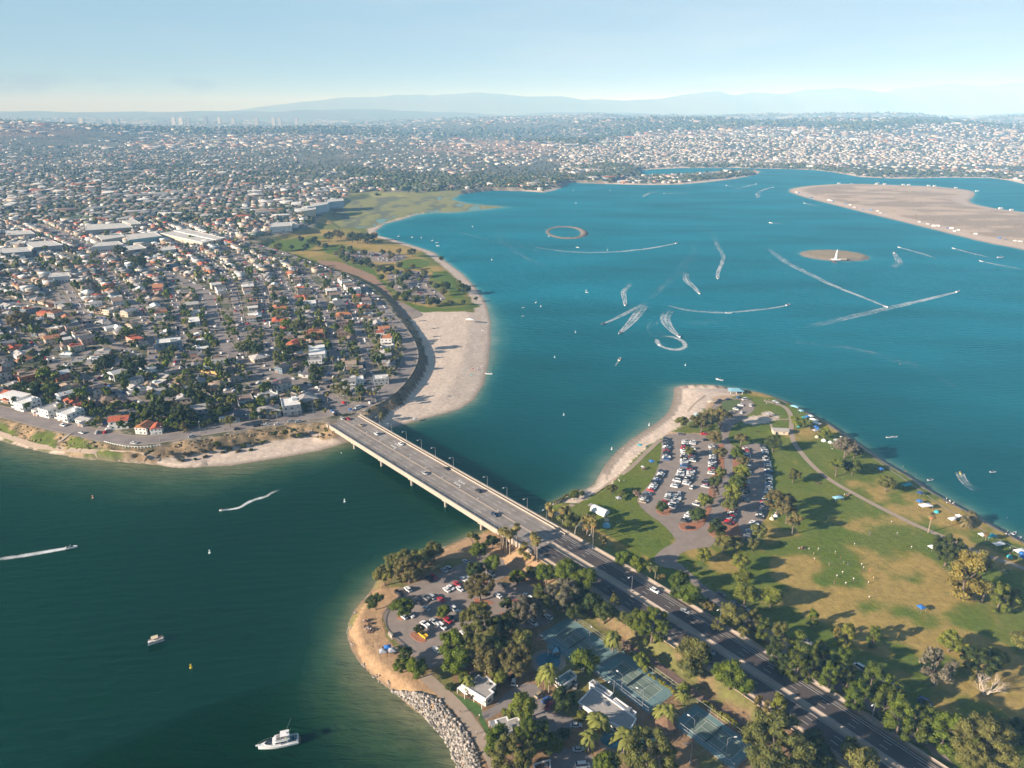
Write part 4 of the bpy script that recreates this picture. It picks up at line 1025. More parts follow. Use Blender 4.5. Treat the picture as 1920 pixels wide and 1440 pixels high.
def palm(u, v, zg, hgt, rp, kind='fan', col=(0.22, 0.19, 0.06), group="palms", label=None, base=True):
    q = P(u, v, zg) if base else P(u, v, zg + hgt)
    z = hz1(q[0], q[1])
    root = empty("palm_tree", (q[0], q[1], z - .1), R.uniform(0, 6.28))
    shared("trunk", PT, root, s=(hgt * .9, hgt * .9, hgt))
    shared("fronds", (PF if kind == 'fan' else PD)[R.randrange(2)], root, loc=(0, 0, hgt), s=rp, color=col)
    reg(root, label or ("tall fan palm" if kind == 'fan' else "feathery palm"), "palm tree", group)
    return root

Z7 = [(360, 360, 62, 'o', 'spread'), (430, 300, 72, 'o', 'spread'), (500, 330, 80, 'b', 'spread'), (555, 270, 66, 'o', 'spread'), (470, 250, 45, 'o', 'spread'), (640, 222, 58, 'o', 'round'), (860, 155, 45, 'o', 'loose'), (890, 220, 52, 'g'), (970, 295, 52, 'g'),
      (870, 330, 55, 'd', 'spread'), (970, 168, 42, 'd', 'spread'), (465, 540, 58, 'g'), (695, 565, 42, 'g'), (310, 505, 52, 'd', 'spread'), (556, 660, 30, 'd', 'spread'), (900, 430, 82, 'b', 'spread'), (1112, 368, 48, 'g', 'spread'), (1272, 352, 58, 'g'), (1395, 335, 66, 'g'),
      (1488, 392, 72, 'g'), (1230, 438, 34, 'k'), (1370, 480, 88, 's', 'round'), (1250, 520, 74, 'o', 'round'), (1160, 560, 84, 's', 'round'), (1090, 600, 60, 'o'), (1055, 522, 40, 'k', 'spread'), (880, 600, 84, 'o', 'round'), (905, 720, 92, 'o', 'round'), (745, 750, 74, 'g'), (770, 850, 76, 'g'),
      (1020, 640, 66, 'd', 'round'), (1130, 750, 76, 'o', 'round'), (1100, 850, 88, 'b', 'round'), (1010, 925, 48, 'l'), (930, 840, 80, 'b', 'round'), (1010, 770, 70, 'd'), (545, 885, 58, 'g', 'round'), (455, 868, 44, 'g', 'spread'), (480, 800, 40, 'd', 'spread'), (735, 980, 30, 'd', 'shrub'),
      (1492, 850, 76, 'g'), (1143, 1105, 70, 'l'), (1368, 1060, 66, 'd', 'round'), (1010, 1300, 80, 'g'), (1200, 1270, 92, 'g'), (1290, 1310, 66, 'g'), (1080, 1400, 105, 'o', 'round'), (1640, 730, 46, 'l', 'loose'), (1725, 775, 33, 'p', 'loose'), (1810, 840, 48, 'l', 'spread'),
      (1870, 650, 88, 'g'), (1780, 620, 62, 'k'), (1720, 600, 40, 'o'), (1850, 1390, 118, 'o', 'round'), (1610, 1430, 70, 'g'), (840, 1035, 24, 'p', 'shrub'), (1050, 1140, 36, 'l', 'shrub'), (1480, 1140, 34, 'l', 'shrub'), (970, 1020, 26, 'k', 'shrub'), (1600, 570, 60, 'd'), (1520, 520, 66, 'd'), (1660, 500, 34, 'o', 'loose'),
      (1440, 560, 60, 'd'), (1460, 470, 60, 'd'), (800, 930, 40, 'l', 'shrub'), (1190, 330, 34, 'o', 'shrub'), (1170, 350, 30, 'o', 'shrub'), (1370, 1250, 34, 'd')]
tpx(Z7, K, 600, 960, "trees on the lower point")
Z6 = [(715, 335, 35, 'o'), (830, 335, 58, 'b', 'spread'), (935, 315, 55, 'b', 'loose'), (885, 300, 45, 'b', 'spread'), (900, 420, 38, 'b'), (1050, 430, 40, 'b', 'spread'), (1232, 455, 46, 'd'), (930, 510, 35, 'b'), (1030, 510, 40, 'g'), (1060, 560, 36, 'b'), (935, 620, 32, 'l'), (1050, 625, 45, 'l'),
      (907, 672, 38, 'd'), (895, 725, 36, 'p', 'loose'), (1030, 680, 45, 'g'), (1000, 735, 48, 'l'), (985, 805, 42, 'o'), (845, 775, 45, 'l'), (760, 500, 30, 'o'), (605, 815, 38, 'd'), (805, 860, 44, 'd'), (912, 935, 50, 'd'), (950, 1020, 50, 'o'), (1022, 1020, 42, 'o'), (1117, 1022, 38, 'o'),
      (1150, 950, 42, 'o'), (1260, 790, 68, 'b', 'round'), (1310, 840, 60, 'b', 'loose'), (1345, 910, 52, 'b', 'loose'), (1345, 635, 42, 'o', 'spread'), (1640, 480, 60, 's', 'spread'), (1690, 500, 40, 'd', 'spread'), (1520, 395, 30, 'l'), (1365, 335, 38, 'l', 'spread'), (1590, 590, 45, 'l', 'loose'), (1680, 590, 40, 'k', 'round'), (1640, 580, 36, 'd'),
      (1870, 680, 45, 'o', 'spread'), (840, 1085, 38, 'l'), (1048, 1125, 50, 'l'), (1060, 1210, 50, 'l'), (1072, 1305, 60, 'l'), (1220, 1325, 60, 'l'), (385, 1105, 45, 'g'), (472, 1140, 50, 'g'), (270, 1005, 30, 'b', 'loose'), (75, 890, 62, 'o', 'spread'), (320, 712, 32, 'o'), (375, 742, 24, 'o', 'spread'),
      (460, 737, 25, 'p', 'spread'), (110, 745, 32, 'k', 'spread'), (150, 735, 22, 'k', 'shrub'), (700, 1235, 58, 'g'), (760, 1315, 66, 'g'), (600, 1215, 30, 'b', 'loose'), (690, 1300, 40, 'd'), (870, 1380, 35, 'b', 'loose'), (830, 1365, 32, 'o', 'loose')]
tpx(Z6, K, 1040, 680, "trees in the park")
Z8 = [(290, 590, 66, 'o', 'round'), (240, 560, 42, 'o', 'loose'), (400, 620, 44, 'o', 'tall'), (455, 665, 48, 'k', 'tall'), (545, 690, 52, 'o', 'tall'), (645, 765, 56, 'k', 'tall'), (735, 600, 34, 'g', 'tall'), (925, 700, 46, 'y', 'tall'), (870, 675, 24, 'a', 'tall'), (1075, 705, 40, 'g', 'tall'), (1495, 222, 74, 'd', 'round'),
      (1600, 370, 84, 'a', 'tall'), (1650, 300, 66, 'a', 'loose'), (1700, 440, 60, 'a', 'loose'), (1785, 490, 52, 'l', 'tall'), (1860, 480, 40, 'l', 'loose'), (1510, 730, 58, 'l', 'spread'), (1610, 800, 50, 'y', 'spread'), (1680, 850, 80, 'd', 'spread'), (1765, 820, 50, 'y', 'spread'), (1435, 885, 80, 's', 'loose'), (1910, 730, 50, 'o', 'round'),
      (650, 850, 66, 'k', 'tall'), (720, 880, 54, 'k', 'tall'), (775, 815, 54, 'k', 'tall'), (825, 935, 56, 'g', 'tall'), (900, 850, 56, 'k', 'tall'), (930, 935, 50, 'k', 'tall'), (975, 1035, 58, 'g', 'tall'), (1070, 935, 56, 'k', 'tall'), (1120, 1000, 58, 'g', 'tall'), (1130, 1090, 60, 'k', 'tall'), (1200, 1050, 50, 'k', 'tall'),
      (1225, 1165, 76, 'g', 'tall'), (1335, 1190, 66, 'k', 'tall'), (1480, 1240, 72, 'g', 'tall'), (1690, 1340, 118, 'o', 'round'), (1750, 1260, 80, 'o', 'round'), (1600, 1400, 50, 'o'), (515, 775, 48, 'd', 'tall'), (150, 530, 36, 'b', 'loose'), (200, 640, 40, 'o', 'loose'), (340, 680, 30, 'o'), (60, 790, 78, 'o', 'round'), (40, 880, 60, 'o', 'round'), (120, 820, 44, 'd'),
      (270, 925, 74, 'g'), (210, 900, 44, 'g'), (350, 985, 52, 'g', 'round'), (540, 1100, 50, 'l', 'tall'), (445, 1090, 44, 'b', 'loose'), (520, 1340, 150, 'o', 'round'), (940, 1330, 42, 'l', 'tall'), (1000, 1400, 84, 'o', 'round'), (740, 1310, 66, 'd'), (780, 1400, 70, 'd'), (430, 1260, 60, 'y', 'shrub'), (560, 860, 40, 'd', 'tall'), (10, 1000, 30, 'g', 'loose'), (1880, 1250, 60, 'd', 'round')]
tpx(Z8, K, 1280, 960, "trees along the causeway and lawns")
NPT = [(700, 140, 50, 'd'), (790, 110, 46, 'b'), (830, 125, 42, 'b'), (960, 150, 56, 'd'), (1020, 160, 56, 'k'), (1075, 145, 46, 'd'), (1150, 165, 60, 'd'), (1210, 135, 40, 'b'), (510, 205, 46, 'd'), (580, 225, 36, 'k'), (660, 250, 34, 'd'), (440, 260, 40, 'd'), (130, 260, 46, 'o'), (280, 262, 28, 'd'), (380, 170, 36, 'b'), (1635, 318, 52, 'd', 'spread'),
       (900, 400, 46, 'k'), (980, 420, 46, 'o'), (1050, 440, 42, 'd'), (1120, 425, 50, 'k'), (1180, 470, 36, 'd'), (1260, 515, 50, 'o'), (1330, 520, 46, 'k'), (1400, 510, 44, 'd'), (1490, 465, 44, 'o'), (1640, 478, 40, 'o', 'spread'), (1290, 600, 36, 'k'), (1405, 690, 48, 'd'), (1480, 790, 36, 'd'), (1560, 800, 50, 'k'), (1670, 850, 50, 'o'), (1830, 880, 52, 'o'),
       (1880, 860, 44, 'd'), (850, 270, 30, 'd'), (940, 275, 30, 'k'), (1640, 560, 24, 'o'), (60, 330, 40, 'd'), (540, 170, 30, 'd')]
tpx(NPT, 1 / 6, 500, 420, "trees in the north park")
NPB = [(1020, 40, 40, 'd'), (590, 520, 36, 'o'), (650, 500, 30, 'o'), (960, 690, 54, 'd'), (1150, 695, 48, 'o', 'spread'), (1080, 460, 80, 'd'), (950, 455, 50, 'd'), (1050, 540, 56, 'b'), (850, 415, 46, 'b', 'spread'), (1320, 480, 76, 'k'), (1400, 500, 66, 'd'), (1280, 400, 44, 'o'), (1350, 690, 40, 'd'), (1540, 640, 38, 'd', 'spread'), (700, 640, 46, 'l')]
tpx(NPB, 1 / 8, 700, 480, "trees in the north park")
gq = random.Random(4)
tpx([(gq.uniform(630, 755), gq.uniform(471, 488), gq.uniform(4, 7), gq.choice('dkbo')) for _ in range(14)] + [(gq.uniform(732, 825), gq.uniform(508, 560), gq.uniform(5, 8), gq.choice('dkbol')) for _ in range(16)], 1, 0, 0, "trees in the north park")
# park and causeway palms
FP = (0.24, 0.20, 0.06)
for (u, v, hg) in [(1064, 985, 13), (1055, 988, 12), (1102, 1000, 12), (1109, 1002, 13), (1097, 994, 11), (1112, 1012, 12), (1100, 1008, 9), (1093, 1000, 10), (1116, 1004, 8), (1028, 976, 12), (1034, 980, 9)]:
    palm(u, v, ZP + 1.5, hg, 2.3, 'fan', FP, "fan palms at the bridge end")
for (u, v, hg) in [(944, 1030, 14), (950, 1034, 14), (956, 1036, 13), (940, 1024, 13), (962, 1030, 12), (1003, 1056, 12), (1007, 1058, 14), (983, 1045, 7), (978, 1052, 7), (988, 1058, 6), (969, 1020, 11), (948, 1022, 12), (1000, 1048, 13)]:
    palm(u, v, ZP + 3, hg, 2.3, 'fan', FP, "fan palms at the bridge end")
for (u, v, hg) in [(1217, 1089, 7), (1227, 1098, 8)]: palm(u, v, ZP + 1, hg, 1.9, 'fan', (0.15, 0.16, 0.05), "small fan palms by the causeway")
palm(1740, 999, ZP, 12, 2.2, 'fan', (0.26, 0.20, 0.08), None, "lone fan palm with pale trunk beside the footpath")
palm(1809, 985, ZP, 4.5, 3.0, 'date', (0.17, 0.14, 0.06), None, "stout brown date palm at the beach edge"); palm(1820, 975, ZP, 4.5, 2.6, 'date', (0.17, 0.14, 0.06), None, "second date palm behind the stout one at the beach")
palm(1846, 1018, ZP, 6, 1.7, 'fan', (0.26, 0.18, 0.07), None, "small brown-topped palm by the teal canopy")
YP = (0.20, 0.21, 0.045)
for (u, v, hg, rp) in [(1029, 1300, 13, 2.8), (1022, 1292, 8, 2.8), (1123, 1385, 9, 3.0), (1117, 1375, 8, 2.8), (1103, 1412, 9, 2.6), (1169, 1408, 8, 3.2), (1252, 1355, 7, 2.6), (1240, 1350, 6, 2.4), (880, 1295, 6, 1.9), (1148, 1222, 9, 2.6), (1283, 1300, 4, 2.0), (1195, 1392, 6, 2.2), (1278, 1318, 5, 2.0)]:
    palm(u, v, ZP, hg, rp, 'date', YP, "feather palms round the resort")
# the bleached bare tree
bt = empty("bare_tree", P(1845, 1303, ZP))
m_ = MB(); gr = random.Random(5)
def branch(p, d, L, r, k):
    q = p + d * L; m_.tube([p, p + d * L * .5 + Vector((gr.uniform(-.1, .1), gr.uniform(-.1, .1), 0)) * L, q], r, r * .6, 5, cap=False)
    if k:
        for _ in range(3 if k > 2 else 2):
            nd = (d + Vector((gr.uniform(-.8, .8), gr.uniform(-.8, .8), gr.uniform(-.25, .55)))).normalized(); branch(q, nd, L * gr.uniform(.6, .82), r * .55, k - 1)
for a in range(4): branch(Vector((0, 0, 0)), Vector((math.cos(a * 1.7) * .8, math.sin(a * 1.7) * .5, .9)).normalized(), 3.2, .32, 5)
m_.build("limbs", M_bare, bt); reg(bt, "bleached leafless tree with sprawling white limbs on the dry lawn", "tree", exact=True)
# hedges by the courts
def hedge(px, r, n, label, col, zg=ZP, hk=1.0):
    pts = resample([P(u, v, zg) for u, v in px], r * 1.1); V = []; Fs = []; T = []; off = 0
    cv, cf, ct = crown_data(77 + n, n=240, clumps=7, rz=.8, leaf=.10, spread=.55, cr=(.32, .5))
    for p in pts:
        s = r * R.uniform(.75, 1.15); a = R.uniform(0, 6.28); ca, sa = math.cos(a), math.sin(a)
        q = cv * s; q = np.column_stack([q[:, 0] * ca - q[:, 1] * sa + p[0], q[:, 0] * sa + q[:, 1] * ca + p[1], q[:, 2] * hk + p[2] + s * .55 * hk]); V.append(q); T.append(ct)
        Fs.append([f + off for f in cf]); off += len(q)
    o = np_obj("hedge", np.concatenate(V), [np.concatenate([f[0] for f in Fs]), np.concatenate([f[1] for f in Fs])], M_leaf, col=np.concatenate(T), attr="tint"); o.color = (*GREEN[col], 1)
    return reg(o, label, "hedge", exact=True)
hedge([(1200, 1252), (1217, 1268), (1240, 1282), (1262, 1300)], 1.5, 1, "yellow-green hedge along the fence of the upper tennis court", 'y')
hedge([(1322, 1322), (1345, 1340), (1370, 1356), (1400, 1378)], 1.7, 2, "yellow-green hedge along the fence of the lower tennis court", 'y')
hedge([(1040, 943), (1062, 930), (1085, 920)], 1.3, 3, "low bushes on the rocky corner by the bridge", 'o', 1.5, .7)
# scrub on the bluff: individual bushes
for i, (u, v, r_, c_) in enumerate([(340, 862, 9, 's'), (352, 850, 10, 's'), (378, 845, 10, 's'), (398, 838, 14, 's'), (408, 832, 10, 'd'), (432, 842, 9, 'o'), (437, 828, 8, 's'), (456, 836, 10, 'd'), (448, 845, 9, 's'), (478, 832, 9, 's'), (492, 828, 8, 'o'), (515, 812, 9, 'd'), (535, 810, 10, 'o'), (552, 806, 8, 'd'), (560, 815, 8, 'l'), (250, 855, 8, 's'), (282, 845, 7, 'd'),
        (275, 850, 7, 's'), (322, 848, 9, 's'), (300, 852, 5, 's'), (596, 800, 5, 'd'), (604, 812, 5, 'o'), (612, 806, 5, 'l'), (690, 770, 7, 'd'), (715, 775, 6, 'l'), (740, 700, 6, 'd'), (470, 842, 7, 'd'), (385, 855, 7, 's'), (365, 860, 6, 'd'), (418, 848, 7, 's')]):
    q = P(u, v, 3.5); z = hz1(q[0], q[1]); q = P(u, v, z + 1); rr2 = r_ * dist(u, v, 4) / F * 0.8
    tree(q[0], q[1], z - .3, rr2, c_, 'shrub', "bushes on the bluff slope", where="bush")

# ------------------------------------------------------------------ houses of the town
def gable(w, d, z, rise, ov=0.5, x0=0, y0=0, hip=False):
    m = MB(); a, b = w / 2 + ov, d / 2 + ov
    h_ = a - (b if hip else 0); h_ = max(h_, 0.3)
    vs = [(x0 - a, y0 - b, z), (x0 + a, y0 - b, z), (x0 + a, y0 + b, z), (x0 - a, y0 + b, z), (x0 - h_, y0, z + rise), (x0 + h_, y0, z + rise)]
    m.add(vs, [(0, 1, 5, 4), (2, 3, 4, 5), (1, 2, 5), (3, 0, 4), (3, 2, 1, 0)])
    return m
def house_proto(kind):
    """returns dict of meshes: wall, roof, window, door"""
    W = MB(); Rf = MB(); Wn = MB(); D = MB()
    def windows(x0, x1, y, z, n, w=1.2, h_=1.1, axis='x', s=1):
        for k in range(n):
            c = x0 + (x1 - x0) * (k + .5) / n
            if axis == 'x': Wn.box(c - w / 2, c + w / 2, min(y, y + .06 * s), max(y, y + .06 * s), z, z + h_)
            else: Wn.box(min(y, y + .06 * s), max(y, y + .06 * s), c - w / 2, c + w / 2, z, z + h_)
    def ring(w, d, z, n1=3, n2=2, x0=0, y0=0):
        windows(x0 - w / 2, x0 + w / 2, y0 - d / 2, z, n1, s=-1); windows(x0 - w / 2, x0 + w / 2, y0 + d / 2, z, n1, s=1)
        windows(y0 - d / 2, y0 + d / 2, x0 + w / 2, z, n2, axis='y', s=1); windows(y0 - d / 2, y0 + d / 2, x0 - w / 2, z, n2, axis='y', s=-1)
    def app(g): Rf.add(g.v, g.f)
    if kind == 0:   # single-storey gable with garage wing
        W.box(-7, 7, -4.5, 4.5, 0, 3); W.add([(-7, -4.5, 3), (-7, 4.5, 3), (-7, 0, 4.7), (7, -4.5, 3), (7, 4.5, 3), (7, 0, 4.7)], [(0, 2, 1), (3, 4, 5)])
        W.box(1.5, 7, -8.5, -4.52, 0, 2.7); app(gable(14, 9, 3.0, 1.9)); g = gable(4, 5.5, 2.7, 1.3); g.v = [(4.25 - y, -6.6 + x * 1.1, z) for x, y, z in g.v]; g.f = [f[::-1] for f in g.f]; g.f = [f[::-1] for f in g.f]; app(g)
        ring(14, 9, 1.0, 4, 2); D.box(2.3, 6.2, -8.6, -8.5, 0, 2.2); D.box(-1.4, -.4, -4.6, -4.5, 0, 2.1)
    elif kind == 1:  # hip roof square
        W.box(-6, 6, -5.5, 5.5, 0, 3); app(gable(12, 11, 3.0, 2.2, .6, hip=True)); ring(12, 11, 1.0, 3, 3); D.box(-.5, .5, -5.6, -5.5, 0, 2.1); W.box(-3, 3, 5.51, 9, 0, 2.6); app(gable(6, 3.5, 2.6, 1.0, .4, 0, 7.5, hip=True))
    elif kind == 2:  # two-storey gable
        W.box(-5, 5, -6, 6, 0, 6); W.add([(-5, -6, 6), (5, -6, 6), (0, -6, 7.9), (-5, 6, 6), (5, 6, 6), (0, 6, 7.9)], [(0, 1, 2), (4, 3, 5)])
        g = gable(12, 10, 6.0, 1.95); g.v = [(-y, x, z) for x, y, z in g.v]; app(g); ring(10, 12, 1.0, 3, 3); ring(10, 12, 4.0, 3, 3); D.box(-4, -.6, -6.1, -6, 0, 2.3); W.box(-5.6, -5.01, -5, 5, 2.9, 3.1)
    elif kind == 3:  # flat-roofed modern two-storey with balcony
        W.box(-5.5, 5.5, -7, 7, 0, 5.9); W.box(-5.5, 5.5, -7, -6.8, 5.9, 6.5).box(-5.5, 5.5, 6.8, 7, 5.9, 6.5).box(-5.5, -5.3, -6.8, 6.8, 5.9, 6.5).box(5.3, 5.5, -6.8, 6.8, 5.9, 6.5)
        Rf.box(-5.28, 5.28, -6.78, 6.78, 5.92, 6.05); W.box(-5.5, 5.5, -9, -7.02, 2.7, 2.95); W.box(-5.5, 5.5, -9.0, -8.9, 2.96, 3.8); ring(11, 14, 1.0, 3, 3); ring(11, 14, 3.9, 3, 4); D.box(-3.5, -.5, -7.1, -7, 0, 2.3); Rf.box(1, 4, 1, 5, 6.06, 7.8)
    elif kind == 4:  # L-shaped bungalow
        W.box(-7, 7, 0, 7, 0, 2.9).box(-7, -.5, -7, -.02, 0, 2.9); app(gable(14, 7, 2.9, 1.7, .5, 0, 3.5, hip=True)); g = gable(7, 6.5, 2.9, 1.6, .5, hip=False); g.v = [(-3.75 - y, -3.4 + x, z) for x, y, z in g.v]; app(g); ring(14, 7, 1.0, 4, 2, 0, 3.5); D.box(-6, -2.6, -7.1, -7, 0, 2.1)
    elif kind == 5:  # apartments, flat roof
        W.box(-12, 12, -6, 6, 0, 6.2); Rf.box(-12.3, 12.3, -6.3, 6.3, 6.2, 6.5); W.box(-12, 12, -7.4, -6.01, 2.9, 3.1); ring(24, 12, 1.0, 7, 3); ring(24, 12, 4.1, 7, 3); D.box(-1, 1, -6.1, -6.0, 0, 2.3)
    return dict(wall=W.mesh("wall", M_wall), roof=Rf.mesh("roof", M_roof), window=Wn.mesh("windows", M_dark), door=D.mesh("door", M_wall)), W, Rf
HP = [house_proto(k) for k in range(6)]
CHM = MB().box(-.4, .4, -.4, .4, 0, 1.6).mesh("chimney", M_wall)
HR = [9.5, 8.5, 8, 9, 9.5, 13]
WALLC = [("white", (0.72, 0.70, 0.66), 5), ("cream", (0.58, 0.50, 0.38), 4), ("beige", (0.42, 0.35, 0.27), 4), ("pale grey", (0.40, 0.40, 0.39), 3), ("blue-grey", (0.20, 0.25, 0.29), 2), ("tan", (0.38, 0.27, 0.17), 2), ("pink-beige", (0.50, 0.34, 0.27), 2), ("sage", (0.24, 0.28, 0.20), 1), ("terracotta", (0.45, 0.18, 0.09), 1)]
ROOFC = [("grey", (0.27, 0.26, 0.25), 6), ("brown", (0.25, 0.18, 0.14), 4), ("pale grey", (0.40, 0.38, 0.36), 4), ("red-tiled", (0.40, 0.11, 0.055), 1.3), ("dark grey", (0.12, 0.12, 0.125), 3), ("tan", (0.34, 0.26, 0.19), 2), ("orange-tiled", (0.44, 0.19, 0.09), .7), ("white", (0.72, 0.70, 0.66), 3.5)]
HT = ["low gabled house", "hip-roofed house", "two-storey gabled house", "flat-roofed two-storey house", "L-shaped bungalow", "flat-roofed apartment block"]
def pick(lst):
    t = R.uniform(0, sum(q[2] for q in lst))
    for q in lst:
        t -= q[2]
        if t <= 0: return q
    return lst[-1]
HOUSES = []      # placed footprints x, y, radius
def house(x, y, z, rz, kind, wc=None, rc=None, s=1.0, label=None):
    w = next((q for q in WALLC if q[0] == wc), None) or pick(WALLC); r = next((q for q in ROOFC if q[0] == rc), None) or pick(ROOFC)
    root = empty("house", (x, y, z), rz, s)
    p = HP[kind][0]; v = R.uniform(.88, 1.1)
    shared("wall", p['wall'], root, color=[c * v for c in w[1]]); shared("roof", p['roof'], root, color=[c * v for c in r[1]])
    stuff(shared("windows", p['window'], root)); shared("door", p['door'], root, color=(.3, .2, .15) if R.random() < .5 else (.6, .58, .55))
    if kind in (0, 1, 2, 4): shared("chimney", CHM, root, loc=(R.choice([-3, 3]), 1.4 + (2.6 if kind == 4 else 0), {0: 3.4, 1: 4.0, 2: 6.4, 4: 3.2}[kind]), color=(.33, .2, .15))
    b = label or f"{w[0]} {HT[kind]} with {r[0]} roof"
    reg(root, b, "house", "houses of the bluff-top town", exact=bool(label))
    return root
# hand-placed houses along the bluff and at landmarks: (u, v, kind, wall, roof, angle offset from nearest street, scale, label)
ST_SEG = [(np.array(p, float), w) for p, w in STREETS]
def near_street(x, y):
    best = 1e9; ang = 0; ww = 10
    for A, w in ST_SEG:
        d, bi, bt = seg_dist(np.array([x]), np.array([y]), A, closed=False, want_t=True)
        if d[0] - w / 2 < best:
            best = d[0] - w / 2; i = bi[0]; dv = A[min(i + 1, len(A) - 1)] - A[i]; q = A[i] + dv * bt[0]
            ang = math.atan2(dv[1], dv[0]); ww = w
            side = dv[0] * (y - q[1]) - dv[1] * (x - q[0])
            if side < 0: ang += math.pi
    return best, ang
SPEC = [(30, 748, 5, 'white', 'white', .9, "white terraced apartment block facing the bluff road at the far left"), (52, 760, 3, 'white', 'white', 1, "bright white stepped apartment house above the bluff road"), (75, 768, 0, 'white', 'grey', .8, "small white bungalow beside the stepped white apartments"),
        (98, 772, 3, 'white', 'pale grey', 1, "white block with wide windows, fourth along the bluff road"), (128, 782, 3, 'white', 'white', 1, "tall narrow white house left of the side-street corner"), (152, 790, 0, 'white', 'pale grey', .85, "white gabled cottage on the side-street corner"),
        (222, 795, 2, 'white', 'red-tiled', 1.05, "white house with red-tiled roof right of the side street"), (272, 804, 2, 'white', 'orange-tiled', .85, "left orange-tiled half of the white twin-towered villa"), (295, 805, 2, 'white', 'red-tiled', .75, "right red-tiled tower of the white twin-towered villa"),
        (200, 750, 1, 'pink-beige', 'brown', 1, "brown hip-roofed house, left of a matching pair"), (229, 754, 1, 'pink-beige', 'brown', .9, "brown hip-roofed house, right of a matching pair"), (178, 738, 2, 'white', 'dark grey', 1.1, "long white house with dark gable above the brown pair"),
        (25, 742, 0, 'tan', 'red-tiled', 1.2, "long low red-roofed house at the left edge"), (55, 712, 3, 'terracotta', 'tan', 1.2, "orange-walled flat house near the left edge"), (75, 706, 2, 'terracotta', 'tan', .9, "tall orange house beside the orange flat house"),
        (145, 732, 1, 'cream', 'grey', 1, None), (120, 735, 2, 'pink-beige', 'tan', .9, None), (452, 782, 4, 'blue-grey', 'dark grey', 1.2, "dark blue-grey angular house above the bluff road"), (425, 783, 0, 'white', 'white', .7, "white garage house by the bluff road, centre left"),
        (505, 775, 1, 'pale grey', 'grey', 1.3, "large grey gabled house above the bluff road"), (548, 772, 3, 'pale grey', 'white', 1.2, "large pale grey apartment house nearest the junction"), (540, 750, 3, 'pale grey', 'tan', .9, "grey flat-topped house behind the large grey one"), (500, 750, 3, 'white', 'pale grey', 1, "white cubic house with balcony behind the grey houses"),
        (460, 755, 3, 'pale grey', 'brown', 1, "stacked grey and white house in the row above the bluff"), (555, 718, 2, 'pale grey', 'dark grey', 1.15, "big grey steep-gabled house with chimneys by the fork"), (538, 722, 0, 'terracotta', 'red-tiled', .55, "small orange-red shed beside the steep-gabled house"),
        (522, 696, 2, 'blue-grey', 'dark grey', .9, "pale green gabled house by the fork"), (540, 672, 1, 'white', 'dark grey', 1, "house with white dormers by the tall pines"), (595, 666, 5, 'white', 'white', 1.15, "long white flat roof between the tall trees"), (550, 650, 2, 'terracotta', 'red-tiled', 1, "bright red pyramid-roofed house among the pines"),
        (290, 655, 3, 'blue-grey', 'white', 1.5, "large blue-grey block with white roof by the diagonal street"), (365, 604, 5, 'white', 'white', .8, "white block with glazed upper floor left of the avenue"), (465, 675, 1, 'beige', 'pale grey', 1.1, "grey hip-roofed house inside the curved grass corner"), (408, 728, 1, 'tan', 'tan', 1.1, "tan hip-roofed house beside the yellow wall"),
        (160, 600, 2, 'pink-beige', 'brown', 1, None), (255, 730, 0, 'white', 'pale grey', 1, None), (275, 733, 4, 'white', 'pale grey', 1, None), (300, 736, 4, 'pale grey', 'pale grey', 1, None), (600, 742, 1, 'tan', 'pale grey', 1.3, "flat pale-roofed corner shop building at the junction"),
        (680, 700, 3, 'cream', 'tan', 1.1, "cream cubic house above the beach road"), (700, 715, 3, 'pale grey', 'white', .9, None), (670, 715, 3, 'white', 'white', .8, None), (655, 720, 2, 'white', 'grey', .9, None), (725, 640, 3, 'white', 'orange-tiled', 1, None), (720, 620, 2, 'cream', 'orange-tiled', .9, None), (585, 617, 4, 'terracotta', 'orange-tiled', 1.1, "orange-roofed long house on the cross street"), (545, 600, 4, 'white', 'red-tiled', 1.2, "long red-tiled house left of the white villa"),
        (535, 577, 4, 'tan', 'orange-tiled', 1.2, None), (580, 575, 2, 'white', 'white', 1.2, "tall white villa among the red roofs"), (565, 558, 4, 'beige', 'red-tiled', 1, None), (645, 595, 4, 'cream', 'orange-tiled', 1.2, "tan and orange tiled house by the cross street"), (665, 547, 3, 'white', 'white', 1, None), (680, 575, 1, 'tan', 'red-tiled', 1, "red hip-roofed house near the beach slope")]
for (u, v, k, w, r_, s, lb) in SPEC:
    q = P(u, v, ZC + 2); d, a = near_street(q[0], q[1])
    if d < HR[k] * s * .8:      # push back off the road
        nx, ny = -math.sin(a), math.cos(a); sh = HR[k] * s * .8 - d; q = (q[0] + nx * sh, q[1] + ny * sh, 0)
    house(q[0], q[1], ZC, a, k, w, r_, s, lb); HOUSES.append((q[0], q[1], HR[k] * s))
# fill: rows along every street, then the block interiors
HX = []; 
def free(x, y, r, lim=0.86):
    for (a, b, c) in HOUSES[-2500:]:
        if abs(a - x) < 30 and (a - x)**2 + (b - y)**2 < ((c + r) * lim)**2: return False
    return True
NOBUILD = [PX([(262, 745), (300, 735), (345, 745), (350, 790), (330, 805), (262, 790)], ZC), PX([(440, 668), (475, 660), (505, 675), (500, 692), (460, 685)], ZC), PX([(625, 765), (640, 740), (690, 740), (690, 770), (650, 790)], ZC), PX([(395, 752), (430, 748), (430, 775), (395, 775)], ZC)]
cand = []
for A, w in ST_SEG:
    B = resample([tuple(p) for p in A], 15.5)
    for i in range(len(B) - 1):
        d = np.array(B[i + 1][:2]) - np.array(B[i][:2]); L = np.linalg.norm(d)
        if L < 8: continue
        d /= L; a = math.atan2(d[1], d[0])
        for sg in (1, -1):
            for row, off in ((0, 12.5), (1, 28)):
                q = np.array(B[i][:2]) + d * L * .5 + np.array([-d[1], d[0]]) * sg * (w / 2 + off + R.uniform(-1, 1.5))
                cand.append((row, q[0], q[1], a if sg > 0 else a + math.pi))
